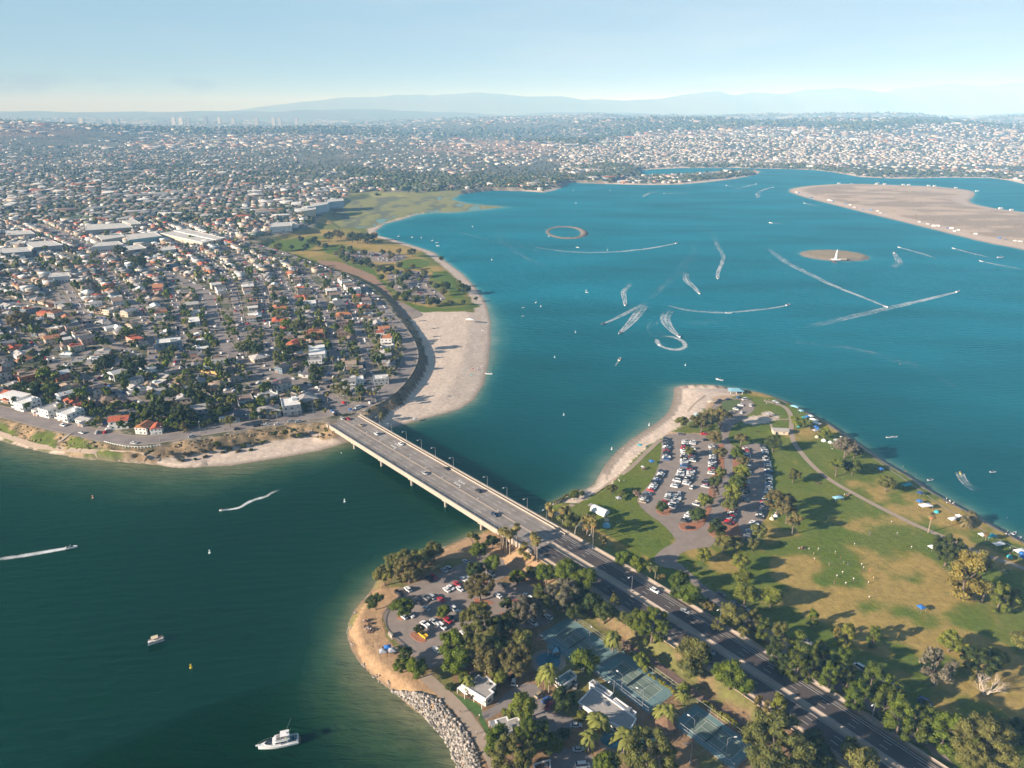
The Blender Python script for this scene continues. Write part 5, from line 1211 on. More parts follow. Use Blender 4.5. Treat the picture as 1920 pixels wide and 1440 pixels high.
cand.sort(key=lambda t: (t[0], t[2]))
gx_ = []
for yy in np.arange(470, 1500, 19.0):
    for xx in np.arange(-1100, -60, 16.5):
        gx_.append((2, xx + R.uniform(-2.5, 2.5) - (yy - 470) * .25, yy + R.uniform(-2.5, 2.5), None))
cand += gx_
cx = np.array([c[1] for c in cand]); cy = np.array([c[2] for c in cand])
spd = sdf(cx, cy, PLAT)
nb = np.zeros(len(cx), bool)
for q in NOBUILD: nb |= inside(cx, cy, q)
sdist = np.full(len(cx), 1e9); sang = np.zeros(len(cx))
for A, w in ST_SEG:
    d, bi, bt = seg_dist(cx, cy, A, closed=False, want_t=True)
    dv = A[np.minimum(bi + 1, len(A) - 1)] - A[bi]; m = d - w / 2 < sdist
    sdist = np.where(m, d - w / 2, sdist); sang = np.where(m, np.arctan2(dv[:, 1], dv[:, 0]), sang)
view = (np.abs(cx) < cy * .80) & (cy < 1500) & (spd > 24) & ~nb & (sdist > 7.5)
FARBUILD = []
pl = []
gridd = {}
for (a, b, c) in HOUSES: gridd.setdefault((int(a // 30), int(b // 30)), []).append((a, b, c))
def free2(x, y, r, lim=.84):
    i, j = int(x // 30), int(y // 30)
    for di in (-1, 0, 1):
        for dj in (-1, 0, 1):
            for (a, b, c) in gridd.get((i + di, j + dj), ()):
                if (a - x)**2 + (b - y)**2 < ((c + r) * lim)**2: return False
    return True
for i in np.nonzero(view)[0]:
    x, y = cx[i], cy[i]; k = R.choices([0, 1, 2, 3, 4, 5], [5, 4, 4, 3.2, 3, .5 if y < 800 else 2])[0]; s = R.uniform(.86, 1.14) * (1 if sdist[i] > 12 else .9)
    if cand[i][0] == 1: s *= .8
    r = HR[k] * s * .93
    if not free2(x, y, r): continue
    gridd.setdefault((int(x // 30), int(y // 30)), []).append((x, y, r)); HOUSES.append((x, y, r))
    a = cand[i][3] if cand[i][3] is not None else sang[i] + R.choice([0, 1, 2, 3]) * math.pi / 2
    pl.append((math.hypot(x, y), x, y, a + R.uniform(-.05, .05), k, s))
pl.sort()
NEARH = 245
for (_, x, y, a, k, s) in pl[:NEARH]: house(x, y, ZC, a, k, None, None, s)
print("houses", len(pl), "trees", NTREE)
# ---- the rest of the near town merged, real house shapes
def merge_proto(items, name, mat_, label):
    V = []; Fs4 = []; Fs3 = []; Cc = []; off = 0
    cache = {}
    for k in range(6):
        W, Rf = HP[k][1], HP[k][2]
        v = np.array(W.v + Rf.v); f = W.f + [tuple(i + len(W.v) for i in g) for g in Rf.f]
        cache[k] = (v, np.array([g for g in f if len(g) == 4]), np.array([g for g in f if len(g) == 3]).reshape(-1, 3), len(W.v))
    for (_, x, y, a, k, s) in items:
        v, f4, f3, nw = cache[k]; ca, sa = math.cos(a), math.sin(a); z = ZC
        q = v * s; V.append(np.column_stack([q[:, 0] * ca - q[:, 1] * sa + x, q[:, 0] * sa + q[:, 1] * ca + y, q[:, 2] + z]))
        wc = np.array(pick(WALLC)[1]) * R.uniform(.88, 1.1); rc = np.array(pick(ROOFC)[1]) * R.uniform(.85, 1.1)
        Cc.append(np.concatenate([np.tile(wc, (nw, 1)), np.tile(rc, (len(v) - nw, 1))])); Fs4.append(f4 + off)
        if len(f3): Fs3.append(f3 + off)
        off += len(v)
    return stuff(np_obj(name, np.concatenate(V), [np.concatenate(Fs4), np.concatenate(Fs3)], mat_, col=np.concatenate(Cc)), label)
merge_proto(pl[NEARH:], "town_houses", M_far, "dense houses filling the town behind the nearer streets")

# ------------------------------------------------------------------ far town: boxes with low roofs, tree tufts
FPROTO_V = np.array([(-1, -1, 0), (1, -1, 0), (1, 1, 0), (-1, 1, 0), (-1, -1, .72), (1, -1, .72), (1, 1, .72), (-1, 1, .72),
                     (-1.06, -1.08, .72), (1.06, -1.08, .72), (1.06, 1.08, .72), (-1.06, 1.08, .72), (-.75, 0, 1), (.75, 0, 1)])
FP4 = np.array([(0, 1, 5, 4), (1, 2, 6, 5), (2, 3, 7, 6), (3, 0, 4, 7), (8, 9, 13, 12), (10, 11, 12, 13)]); FP3 = np.array([(9, 10, 13), (11, 8, 12)])
def scatter(name, x, y, z, sx, sy, sz, a, wc, rc, mat_, label, PV=FPROTO_V, F4=FP4, F3=FP3, split=8):
    n = len(x); ca, sa = np.cos(a)[:, None], np.sin(a)[:, None]
    X = PV[None, :, 0] * sx[:, None]; Y = PV[None, :, 1] * sy[:, None]
    V = np.stack([X * ca - Y * sa + x[:, None], X * sa + Y * ca + y[:, None], PV[None, :, 2] * sz[:, None] + z[:, None]], 2).reshape(-1, 3)
    off = (np.arange(n) * len(PV))[:, None, None]
    Fs = []
    if F4 is not None: Fs.append((F4[None] + off).reshape(-1, 4))
    if F3 is not None: Fs.append((F3[None] + off).reshape(-1, 3))
    col = np.concatenate([np.repeat(wc[:, None], split, 1), np.repeat(rc[:, None], len(PV) - split, 1)], 1).reshape(-1, 3)
    o = stuff(np_obj(name, V, Fs, mat_, col=col), label); return o
WCa = np.array([w[1] for w in WALLC]); WCp = np.array([w[2] for w in WALLC], float); WCp /= WCp.sum()
RCa = np.array([w[1] for w in ROOFC]); RCp = np.array([4, 3, 5, 1.2, 3, 2.5, .8, 4.5]); RCp /= RCp.sum()
def polar_pts(n, y0, y1, seed, pw=1.0):
    g = np.random.default_rng(seed); t = g.uniform(0, 1, n)
    yy = (y0 ** (-pw) + t * (y1 ** (-pw) - y0 ** (-pw))) ** (-1 / pw)
    xx = g.uniform(-.80, .80, n) * yy; return xx, yy, g
FIELD = PX([(100, 409), (130, 403), (175, 405), (187, 410), (165, 419), (125, 418)], ZC)
GOLF = PX([(870, 325), (940, 315), (1060, 300), (1090, 318), (1050, 330), (930, 338)], ZC)
SCHOOL = PX([(0, 440), (120, 440), (180, 420), (330, 440), (330, 480), (120, 500), (0, 500)], ZC)
HILLBARE = PX([(0, 262), (30, 255), (90, 262), (125, 272), (100, 285), (0, 290)], 90)
def mask_city(x, y, m=26):
    h, sd, dct = land_h(x, y)
    ok = (sd > m) & (h > 1.2) & ~dct['marsh'] & ~inside(x, y, FIELD)
    ok &= ~((dct['plat'] < 10) & (y < 2000))
    return ok & ((dct['fi'] < -20)), h
x, y, g = polar_pts(15000, 1420, 4200, 3, 1.0)
# align to a street lattice so blocks and streets read
def lattice(x, y, ang, px_, py_, jit, g):
    ca, sa = math.cos(ang), math.sin(ang); u = x * ca + y * sa; v = -x * sa + y * ca
    blk = np.floor(v / (py_ * 4)); v = np.round(v / py_) * py_ + blk * 0 ; u = np.round(u / px_) * px_
    v = v + np.floor(v / (py_ * 3)) * 0 + g.uniform(-jit, jit, len(u)); u = u + g.uniform(-jit, jit, len(u))
    return u * ca - v * sa, u * sa + v * ca
x, y = lattice(x, y, .32, 19, 27, 2.0, g)
key = np.unique(np.round(x / 12).astype(np.int64) * 100000 + np.round(y / 12).astype(np.int64), return_index=True)[1]; x, y = x[key], y[key]
ok, h = mask_city(x, y)
dens = fbm(x / 420, y / 420, 61, 3)
ok &= (g.uniform(0, 1, len(x)) < sstep(.30, .55, dens) * .75 + .1) & ~inside(x, y, GOLF)
ok &= ~((y < 1500) & (x > -1150) & (x < 0) & (spd.max() > 0) & (y < 1490))
ok &= (sdf(x, y, SCHOOL) < -10)
x, y, h = x[ok], y[ok], h[ok]; n = len(x); print("far houses", n)
big = g.uniform(0, 1, n) < .10
sx = np.where(big, g.uniform(9, 24, n), g.uniform(5.2, 8, n)); sy = np.where(big, g.uniform(7, 13, n), g.uniform(4.2, 6.5, n)); sz = np.where(big, g.uniform(5, 9, n), g.uniform(4, 7, n))
a = .32 + g.integers(0, 2, n) * math.pi / 2 + g.normal(0, .05, n)
scatter("far_town", x, y, h, sx, sy, sz, a, WCa[g.choice(len(WCa), n, p=WCp)] * g.uniform(.9, 1.1, (n, 1)), RCa[g.choice(len(RCa), n, p=RCp)] * g.uniform(.85, 1.1, (n, 1)), M_far, "pale roofs of the town spreading to the hills")
x, y, g = polar_pts(15000, 4200, 13000, 4, .9); ok, h = mask_city(x, y); dens = fbm(x / 900, y / 900, 62, 4); ok &= g.uniform(0, 1, len(x)) < sstep(.36, .6, dens) * .72 + .04
x, y, h = x[ok], y[ok], h[ok]; n = len(x); big = g.uniform(0, 1, n) < .2; f_ = np.clip(y / 6000, 1, 1.6)
sx = np.where(big, g.uniform(12, 34, n), g.uniform(5, 8, n) * f_); sy = np.where(big, g.uniform(9, 20, n), g.uniform(5, 8, n)); sz = np.where(big, g.uniform(7, 14, n), g.uniform(5, 8, n))
scatter("distant_town", x, y, h, sx, sy, sz, g.uniform(-.3, .3, n), WCa[g.choice(len(WCa), n, p=WCp)] * .8, RCa[g.choice(len(RCa), n, p=RCp)] * .8, M_far, "distant suburbs as pale specks below the hills")
# bright dense hillside suburb on the right
g = np.random.default_rng(17); n = 5200
u = g.uniform(1050, 1930, n); v = g.uniform(262, 312, n) ; q = np.array([P(a_, b_, 30) for a_, b_ in zip(u, v)])
v0 = 300 - 18 * np.sin((u - 1050) / 880 * 2.2)
w_ = np.abs(v - v0 + 8) < 24
x, y = q[w_, 0], q[w_, 1]; x, y = lattice(x, y, .1 + 0, 22, 48, 9, g); ok, h = mask_city(x, y); x, y, h = x[ok], y[ok], h[ok]; n = len(x)
scatter("hillside_town", x, y, h, g.uniform(5, 9.5, n), g.uniform(3.6, 5.5, n), g.uniform(4, 7, n), .1 + g.normal(0, .35, n), WCa[g.choice(4, n)] * .85, np.array([(.42, .38, .35), (.38, .28, .23), (.26, .19, .16), (.55, .50, .46)])[g.choice(4, n)], M_far, "bright terraces of houses on the hillside beyond the bay")
# tree tufts
TV = IC1 * np.array([1, 1, .8]); TV[:, 2] += .8
def tufts(name, x, y, h, r, label, seed, jit=.25):
    g = np.random.default_rng(seed); n = len(x)
    c = np.array([(0.050, 0.068, 0.025), (0.075, 0.09, 0.032), (0.10, 0.095, 0.045), (0.04, 0.052, 0.024)])[g.integers(0, 4, n)] * g.uniform(.8, 1.25, (n, 1))
    scatter(name, x, y, h - r * .2, r * g.uniform(.8, 1.3, n), r * g.uniform(.8, 1.3, n), r * g.uniform(.7, 1.4, n), g.uniform(0, 6.28, n), c, c, M_leafc, label, OCT, None, OCTF, 1)
OCT = np.array([(0, 0, 0), (1, 0, .5), (.25, .95, .62), (-.8, .55, .45), (-.78, -.6, .6), (.3, -.95, .5), (.12, .05, 1.15)])
OCTF = np.array([(6, 1, 2), (6, 2, 3), (6, 3, 4), (6, 4, 5), (6, 5, 1), (0, 2, 1), (0, 3, 2), (0, 4, 3), (0, 5, 4), (0, 1, 5)])
x, y, g = polar_pts(46000, 1450, 5500, 8, 1.0); ok, h = mask_city(x, y, 14); dens = fbm(x / 500, y / 500, 71, 4); ok &= g.uniform(0, 1, len(x)) < .35 + .65 * sstep(.42, .62, dens)
x, y, h = x[ok], y[ok], h[ok]; tufts("far_trees", x, y, h, g.uniform(3.0, 7.5, len(x)), "dark tree crowns scattered through the far town", 5)
x, y, g = polar_pts(16000, 5500, 15000, 9, .9); ok, h = mask_city(x, y); ok &= g.uniform(0, 1, len(x)) < .15 + .85 * sstep(.4, .6, fbm(x / 1100, y / 1100, 72, 4)); x, y, h = x[ok], y[ok], h[ok]
tufts("distant_trees", x, y, h, g.uniform(8, 20, len(x)), "dark tree masses of the distant suburbs", 6)
# woods: dark belts behind the marsh and on the resort shore
g = np.random.default_rng(33)
def belt(pts, n, w, r, name, label):
    pts = [P(u_, v_, 4) for u_, v_ in pts]; pts = np.array(resample(pts, 20.0)); k = g.integers(0, len(pts), n)
    x = pts[k, 0] + g.normal(0, w * .4, n); y = pts[k, 1] + g.normal(0, w, n); h, sd, dc = land_h(x, y); ok = (sd > 6) & (h > 0.6); x, y, h = x[ok], y[ok], h[ok]
    tufts(name, x, y, h, g.uniform(r * .6, r * 1.4, len(x)), label, 44)
belt([(690, 350), (760, 352), (840, 350), (870, 345), (780, 335), (700, 330), (650, 320)], 2200, 60, 8, "marsh_woods", "dark wood behind the marsh")
belt([(880, 340), (960, 345), (1050, 338), (1120, 332), (1190, 322), (1150, 312), (1090, 318)], 2200, 60, 7, "shore_woods", "dark trees along the far resort shore")
belt([(1200, 337), (1280, 336), (1350, 331), (1410, 325)], 700, 22, 6, "peninsula_trees", "trees among cottages on the far peninsula")
belt([(1290, 311), (1400, 312), (1500, 313), (1580, 320), (1640, 327), (1750, 328), (1880, 330)], 1500, 60, 6, "bay_shore_trees", "tree belt along the far bay shore")
belt([(1000, 276), (1080, 280), (1130, 268), (1200, 262), (1500, 262), (1600, 270), (1760, 262), (1860, 270)], 1800, 160, 14, "canyon_scrub", "dark canyon scrub between the hillside suburbs")

# dry scrub tufts over the bluff face
g = np.random.default_rng(51); x = g.uniform(-420, -15, 26000); y = g.uniform(400, 760, 26000); h, sd, dc = land_h(x, y)
ok = (dc['plat'] < -.5) & (h > 2.7) & (sd > 2) & (g.uniform(0, 1, len(x)) < .15 + .85 * sstep(.42, .62, fbm(x / 7, y / 7, 81, 3))); x, y, h = x[ok], y[ok], h[ok]; n = len(x); r = g.uniform(.35, 1.25, n)
c = np.array([(.24, .17, .09), (.16, .125, .07), (.11, .10, .05), (.30, .22, .13), (.12, .12, .055)])[g.integers(0, 5, n)] * g.uniform(.8, 1.2, (n, 1))
scatter("bluff_scrub", x, y, h - r * .3, r, r, r * .9, g.uniform(0, 6.28, n), c, c, M_leafc, "dry brown scrub covering the bluff face", OCT, None, OCTF, 1)

g = np.random.default_rng(52); x = g.uniform(780, 2600, 40000); y = g.uniform(1100, 2300, 40000); h, sd, dc = land_h(x, y)
ok = (dc['fi'] > 45) & (g.uniform(0, 1, len(x)) < .08 + .6 * sstep(.5, .66, fbm(x / 60, y / 60, 83, 4))); x, y, h = x[ok], y[ok], h[ok]; n = len(x); r = g.uniform(.7, 2.2, n)
c = np.array([(.22, .17, .10), (.15, .13, .08), (.28, .21, .13)])[g.integers(0, 3, n)]
scatter("island_scrub", x, y, h - r * .3, r, r, r * .6, g.uniform(0, 6.28, n), c, c, M_leafc, "low dry scrub on the sandy island", OCT, None, OCTF, 1)

# near-town trees: nearest as individuals, the rest as one mass of leafy crowns
g = np.random.default_rng(12); TR = []
n = 16000; ty = 1 / (1 / 455 + g.uniform(0, 1, n) * (1 / 1560 - 1 / 455)); tx = g.uniform(-.80, .02, n) * ty
sp_t = sdf(tx, ty, PLAT); stt = np.full(n, 1e9)
for A, w in ST_SEG: stt = np.minimum(stt, seg_dist(tx, ty, A, closed=False) - w / 2)
dn = fbm(tx / 70, ty / 70, 91, 3)
tg = {}
for i in range(n):
    if sp_t[i] < 9 or stt[i] < 1.0 or g.uniform() > .22 + .5 * sstep(.35, .6, dn[i]): continue
    r = float(g.uniform(1.6, 4.1)) if g.uniform() < .88 else float(g.uniform(4, 7))
    a_, b_ = int(tx[i] // 30), int(ty[i] // 30); bad = False
    for di in (-1, 0, 1):
        for dj in (-1, 0, 1):
            for (p, q, c) in gridd.get((a_ + di, b_ + dj), ()):
                if (p - tx[i])**2 + (q - ty[i])**2 < (c * .60 + r * .42)**2: bad = True; break
            for (p, q, c) in tg.get((a_ + di, b_ + dj), ()):
                if (p - tx[i])**2 + (q - ty[i])**2 < (c + r)**2 * .30: bad = True; break
    if bad: continue
    tg.setdefault((a_, b_), []).append((tx[i], ty[i], r)); TR.append((math.hypot(tx[i], ty[i]), tx[i], ty[i], r))
TR.sort()
# landmark trees in the town
for (u, v, rp, c_, sh) in [(297, 768, 21, 'd', 'round'), (318, 772, 16, 'd', 'round'), (340, 775, 20, 'd', 'round'), (280, 775, 14, 'k', 'round'), (395, 762, 13, 'd', 'tall'), (412, 772, 14, 'k', 'round'), (428, 768, 10, 'd', 'round'), (430, 788, 12, 'o', 'round'), (528, 650, 20, 'k', 'tall'), (520, 672, 12, 'o', 'tall'), (590, 700, 15, 'd', 'tall'), (365, 730, 16, 'd', 'tall'), (375, 745, 10, 'd', 'tall'),
        (550, 655, 14, 'b', 'round'), (195, 680, 16, 'd', 'round'), (253, 685, 20, 'd', 'round'), (35, 600, 18, 'b', 'round'), (345, 800, 8, 'b', 'tall'), (65, 728, 14, 'd', 'round'), (95, 728, 14, 'k', 'round'), (540, 745, 8, 'd', 'tall'), (455, 650, 16, 'o', 'spread'), (480, 655, 13, 'd', 'spread'), (560, 610, 14, 'o', 'round'), (225, 470, 12, 'd', 'round'), (260, 492, 14, 'd', 'round')]:
    tpx([(u, v, rp, c_, sh)], 1, 0, 0, "large trees among the houses", ZC)
NI = max(0, 292 - 10)
for (u, v, hg) in [(640, 748, 10), (633, 742, 9), (626, 748, 11), (648, 752, 9), (655, 745, 10), (677, 755, 8), (691, 752, 9), (697, 757, 10), (704, 752, 8), (712, 745, 9), (615, 758, 9), (594, 768, 8), (566, 770, 8), (505, 760, 9), (512, 768, 7), (742, 630, 10), (748, 650, 10), (745, 670, 9), (738, 615, 11), (720, 600, 10), (706, 580, 10), (752, 660, 9), (735, 690, 8), (430, 560, 10), (432, 575, 10), (412, 600, 11), (408, 640, 11), (455, 600, 9), (715, 790 - 15, 5), (100, 765, 6), (200, 770, 8), (207, 778, 8), (230, 802, 6), (262, 808, 6), (330, 790, 6), (625, 690, 10), (497, 640, 9), (610, 640, 10), (474, 785, 9), (500, 785, 6), (512, 786, 6), (520, 786, 6), (610, 784, 7)]:
    palm(u, v, ZC, hg, 1.9, 'fan' if hg > 5 else 'date', (0.16, 0.15, 0.05), "palms along the town streets", "slender town palm")
cnt_tree = sum(1 for o in C.objects if o.name.startswith(("broadleaf_tree", "conifer_tree")))
NI = max(0, 297 - cnt_tree); print("individual town trees", NI, "mass", len(TR) - NI)
for (_, x, y, r) in TR[:NI]: tree(x, y, ZC, r, R.choice("gkdokgldo"), R.choice(['round', 'round', 'spread', 'tall', 'loose']), "trees among the houses")
prot = [crown_data(200 + s, n=110, clumps=7, rz=.85, leaf=.15, spread=.58, cr=(.3, .5)) for s in range(4)]
V = []; F4 = []; F3 = []; Cc = []; off = 0
for (_, x, y, r) in TR[NI:]:
    cv, cf, ct = prot[R.randrange(4)]; a = R.uniform(0, 6.28); ca, sa = math.cos(a), math.sin(a); c = np.array(GREEN[R.choice("gkdokgldo")]) * R.uniform(.8, 1.2)
    hs = R.choice([.9, 1, 1.4]); V.append(np.column_stack([(cv[:, 0] * ca - cv[:, 1] * sa) * r + x, (cv[:, 0] * sa + cv[:, 1] * ca) * r + y, cv[:, 2] * r * hs + ZC + r * 1.15 * hs])); Cc.append(ct * c); F4.append(cf[0] + off); F3.append(cf[1] + off); off += len(cv)
stuff(np_obj("town_trees", np.concatenate(V), [np.concatenate(F4), np.concatenate(F3)], M_leafc, col=np.concatenate(Cc)), "leafy crowns between the houses of the town")
# ------------------------------------------------------------------ cars
def car_mesh(kind):
    L, W, hb, hc, x0, x1 = {'sedan': (4.6, 1.82, .92, 1.45, -1.55, 1.05), 'suv': (4.7, 1.9, 1.05, 1.78, -2.1, 1.15), 'pickup': (5.5, 1.95, 1.08, 1.85, -.35, 1.5), 'van': (5.2, 2.0, 1.15, 2.1, -2.45, 1.75)}[kind]
    a, w = L / 2, W / 2; B = MB()
    st = [(-a, .45, hb * .86, w * .86), (-a + .18, .25, hb, w), (a - 1.25, .25, hb * .97, w), (a - .2, .28, hb * .80, w * .95), (a, .45, hb * .62, w * .8)]
    vs = []; 
    for (x, zb, zt, hw) in st: vs += [(x, -hw, zb), (x, hw, zb), (x, hw, zt * .85), (x, hw * .92, zt), (x, -hw * .92, zt), (x, -hw, zt * .85)]
    fs = []
    for i in range(len(st) - 1):
        for j in range(6): fs.append((i * 6 + j, i * 6 + (j + 1) % 6, (i + 1) * 6 + (j + 1) % 6, (i + 1) * 6 + j))
    fs += [(5, 4, 3, 2, 1, 0), tuple(range((len(st) - 1) * 6, len(st) * 6))]
    B.add(vs, fs)
    if kind == 'pickup': B.box(-a + .05, x0 - .05, -w * .93, -w * .86, hb, hb + .28).box(-a + .05, x0 - .05, w * .86, w * .93, hb, hb + .28).box(-a + .02, -a + .12, -w * .93, w * .93, hb, hb + .28)
    B.box(x0 + .42, x1 - .62, -w * .70, w * .70, hc - .07, hc)      # painted roof
    G_ = MB(); z0 = hb * .95
    G_.add([(x0, -w * .88, z0), (x1, -w * .88, z0), (x1, w * .88, z0), (x0, w * .88, z0), (x0 + .38, -w * .7, hc - .06), (x1 - .58, -w * .7, hc - .06), (x1 - .58, w * .7, hc - .06), (x0 + .38, w * .7, hc - .06)], [(0, 1, 5, 4), (1, 2, 6, 5), (2, 3, 7, 6), (3, 0, 4, 7), (4, 5, 6, 7)])
    wh = MB().tube([(0, -.1, 0), (0, .1, 0)], .34, .34, 10)
    return B.mesh("body", M_paint), G_.mesh("glass", M_dark), wh.mesh("wheel", M_tyre), L, W
CM = {k: car_mesh(k) for k in ('sedan', 'suv', 'pickup', 'van')}
CC = [("white", (.76, .75, .73), 9), ("silver", (.45, .46, .47), 5), ("grey", (.17, .175, .18), 4), ("black", (.02, .02, .022), 5), ("red", (.42, .02, .025), 2.6), ("blue", (.05, .12, .30), 1.8), ("tan", (.38, .30, .20), 1), ("navy", (.015, .03, .07), 2)]
NCAR = 0
def car(x, y, z, rz, label=None, kind=None, cn=None, group=None, near=False, where="parked"):
    global NCAR
    NCAR += 1
    kind = kind or R.choices(['sedan', 'suv', 'pickup', 'van'], [5, 5, 1.6, .6])[0]
    c = next((q for q in CC if q[0] == cn), None) or pick(CC)
    col = c[1] if cn != 'yellow' else (.72, .42, .02); nm = c[0] if cn != 'yellow' else 'yellow'
    b, g_, w, L, W = CM[kind]
    root = empty({'sedan': 'parked_car', 'suv': 'parked_car', 'pickup': 'pickup_truck', 'van': 'van'}[kind], (x, y, z), rz)
    v = R.uniform(.92, 1.05); shared("body", b, root, color=[q * v for q in col]); shared("windows", g_, root)
    if near:
        for wx in (-L * .31, L * .31):
            for sy in (-1, 1): shared("wheel", w, root, loc=(wx, sy * (W / 2 - .1), .34))
    word = {'sedan': 'car', 'suv': 'SUV', 'pickup': 'pickup truck', 'van': 'van'}[kind]
    if label is None: reg(root, f"{nm} {word} {where}", "car" if kind != 'pickup' else "truck", group)
    else: reg(root, label.replace("*", f"{nm} {word}"), "car" if kind != 'pickup' else "truck", group, exact=True)
    return root
ORD = "first second third fourth fifth sixth seventh eighth ninth tenth eleventh twelfth thirteenth fourteenth fifteenth sixteenth seventeenth eighteenth nineteenth twentieth".split()
ORD += ["twenty-" + o for o in ORD[:9]] + ["thirtieth"] + ["thirty-" + o for o in ORD[:9]] + ["fortieth"] + ["forty-" + o for o in ORD[:9]] + ["fiftieth"] + ["fifty-" + o for o in ORD[:9]]
def row(px, n, name, k=K, ox=1040, oy=680, skip=.08, z=ZP + .06, near=False, tilt=0.0, group="cars in the park lot"):
    pts = [P(u * k + ox, v * k + oy, z)[:2] for u, v in px]; L = [0]
    for i in range(len(pts) - 1): L.append(L[-1] + math.dist(pts[i], pts[i + 1]))
    j = 0
    for i in range(n):
        s = L[-1] * (i + .5) / n; m = max(t for t in range(len(pts) - 1) if L[t] <= s); f = (s - L[m]) / (L[m + 1] - L[m])
        x = pts[m][0] + (pts[m + 1][0] - pts[m][0]) * f; y = pts[m][1] + (pts[m + 1][1] - pts[m][1]) * f
        a = math.atan2(pts[m + 1][1] - pts[m][1], pts[m + 1][0] - pts[m][0]) + math.pi / 2 + tilt
        if R.random() < skip: continue
        car(x + R.uniform(-.3, .3), y + R.uniform(-.15, .15), z, a + (math.pi if R.random() < .5 else 0) + R.uniform(-.04, .04), f"*, {ORD[j]} from the far end of the {name}", group=group, near=near); j += 1
row([(628, 428), (628, 552)], 13, "lot's beachside row"); row([(607, 612), (560, 690), (490, 792)], 17, "lot's lower beachside row")
row([(735, 442), (728, 520), (725, 590)], 14, "lot's second row, west side"); row([(775, 445), (773, 560)], 12, "lot's second row, east side", skip=.25); row([(718, 600), (700, 640), (672, 705)], 10, "lot's middle row, west side"); row([(768, 590), (762, 640), (738, 690)], 9, "lot's middle row, east side")
row([(655, 735), (610, 805)], 7, "lot's lower middle row, west"); row([(700, 740), (655, 820)], 7, "lot's lower middle row, east", skip=.3); row([(885, 468), (888, 560), (880, 640)], 18, "lot's third row"); row([(862, 662), (845, 705)], 5, "short row by the dark tree"); row([(850, 740), (790, 810)], 4, "group beside the light green tree", skip=.2); row([(770, 845), (725, 900)], 4, "short row above the lower island", skip=.2)
row([(1075, 472), (1085, 600), (1078, 700), (1060, 790)], 26, "tree-lined row right of the lane", skip=.2); row([(1010, 825), (975, 915)], 8, "lower tree-lined row"); row([(1172, 470), (1195, 560), (1205, 660), (1202, 730)], 26, "lot's eastern edge row"); row([(1198, 735), (1180, 800), (1150, 880)], 14, "lot's lower eastern row"); row([(1125, 900), (1100, 950), (1068, 1005)], 9, "lot's last eastern row")
row([(1052, 238), (985, 290)], 7, "grass loop row", tilt=.2)
for (u, v, a, k, c) in [(1385, 746, .6, 'sedan', 'blue'), (1397, 750, .3, 'van', 'white'), (1407, 761, 1.4, 'suv', 'white'), (1390, 774, 1.2, 'sedan', 'white'), (1344, 756, .5, 'pickup', 'grey'), (1350, 752, .3, 'suv', 'black'), (1365, 750, .2, 'sedan', 'navy'), (1321, 815, 0, 'pickup', 'red'), (1276, 815, .05, 'sedan', 'grey'), (1323, 826, .05, 'sedan', 'black'), (1297, 915, 1.1, 'suv', 'white'), (1292, 991, 0, 'sedan', 'black'), (1274, 926, 1.4, 'sedan', 'silver'),
                   (1283, 1160, -.7, 'sedan', 'silver'), (1378, 1134, -.7, 'sedan', 'blue'), (1396, 1143, -.7, 'suv', 'silver'), (1352, 1116, -.7, 'sedan', 'grey'), (1611, 1253, 2.2, 'van', 'white'), (1656, 1277, -.7, 'sedan', 'grey'), (1678, 1290, -.7, 'sedan', 'silver'), (1733, 1318, -.7, 'van', 'blue'), (1513, 1205, -.7, 'sedan', 'grey')]:
    q = P(u, v, ZP); car(q[0], q[1], hz1(q[0], q[1]) + .05, a, kind=k, cn=c, group="cars beside the park drives", near=True, where="beside the park drive")
LOTCARS = [(495, 440, 'white', 'suv'), (445, 463, 'black', 'pickup'), (597, 545, 'silver', 'sedan'), (680, 497, 'red', 'sedan'), (712, 442, 'white', 'sedan'), (736, 430, 'white', 'sedan'), (787, 438, 'white', 'sedan'), (770, 410, 'red', 'sedan'), (808, 383, 'white', 'sedan'), (832, 376, 'silver', 'sedan'), (700, 333, 'silver', 'sedan'), (724, 322, 'silver', 'suv'), (612, 380, 'black', 'pickup'), (640, 370, 'red', 'sedan'),
           (470, 592, 'white', 'suv'), (510, 585, 'white', 'sedan'), (592, 488, 'grey', 'pickup'), (628, 482, 'silver', 'suv'), (757, 552, 'white', 'suv'), (800, 572, 'silver', 'sedan'), (893, 528, 'red', 'sedan'), (862, 545, 'black', 'sedan'), (590, 637, 'white', 'pickup'), (640, 622, 'silver', 'sedan'), (686, 648, 'white', 'pickup'), (720, 616, 'red', 'suv'), (742, 605, 'black', 'pickup'), (580, 697, 'yellow', 'pickup'), (560, 515, 'black', 'sedan'),
           (810, 686, 'white', 'sedan'), (655, 780, 'white', 'sedan'), (1002, 475, 'white', 'sedan'), (1165, 480, 'white', 'pickup'), (962, 352, 'white', 'van'), (930, 370, 'white', 'sedan'), (1012, 618, 'red', 'sedan'), (1000, 636, 'white', 'suv'), (1200, 630, 'white', 'suv'), (1285, 595, 'white', 'sedan'), (1105, 515, 'red', 'sedan'), (1020, 415, 'black', 'sedan'), (820, 282, 'silver', 'sedan'), (1275, 455, 'white', 'sedan')]
for (u, v, c, k) in LOTCARS:
    q = P(u * K + 600, v * K + 960, ZP); car(q[0], q[1], ZP + .06, -.80 + R.uniform(-.06, .06) + (math.pi if R.random() < .5 else 0), kind=k, cn=c, group="cars in the lower lot", near=True, where="in the lower lot")
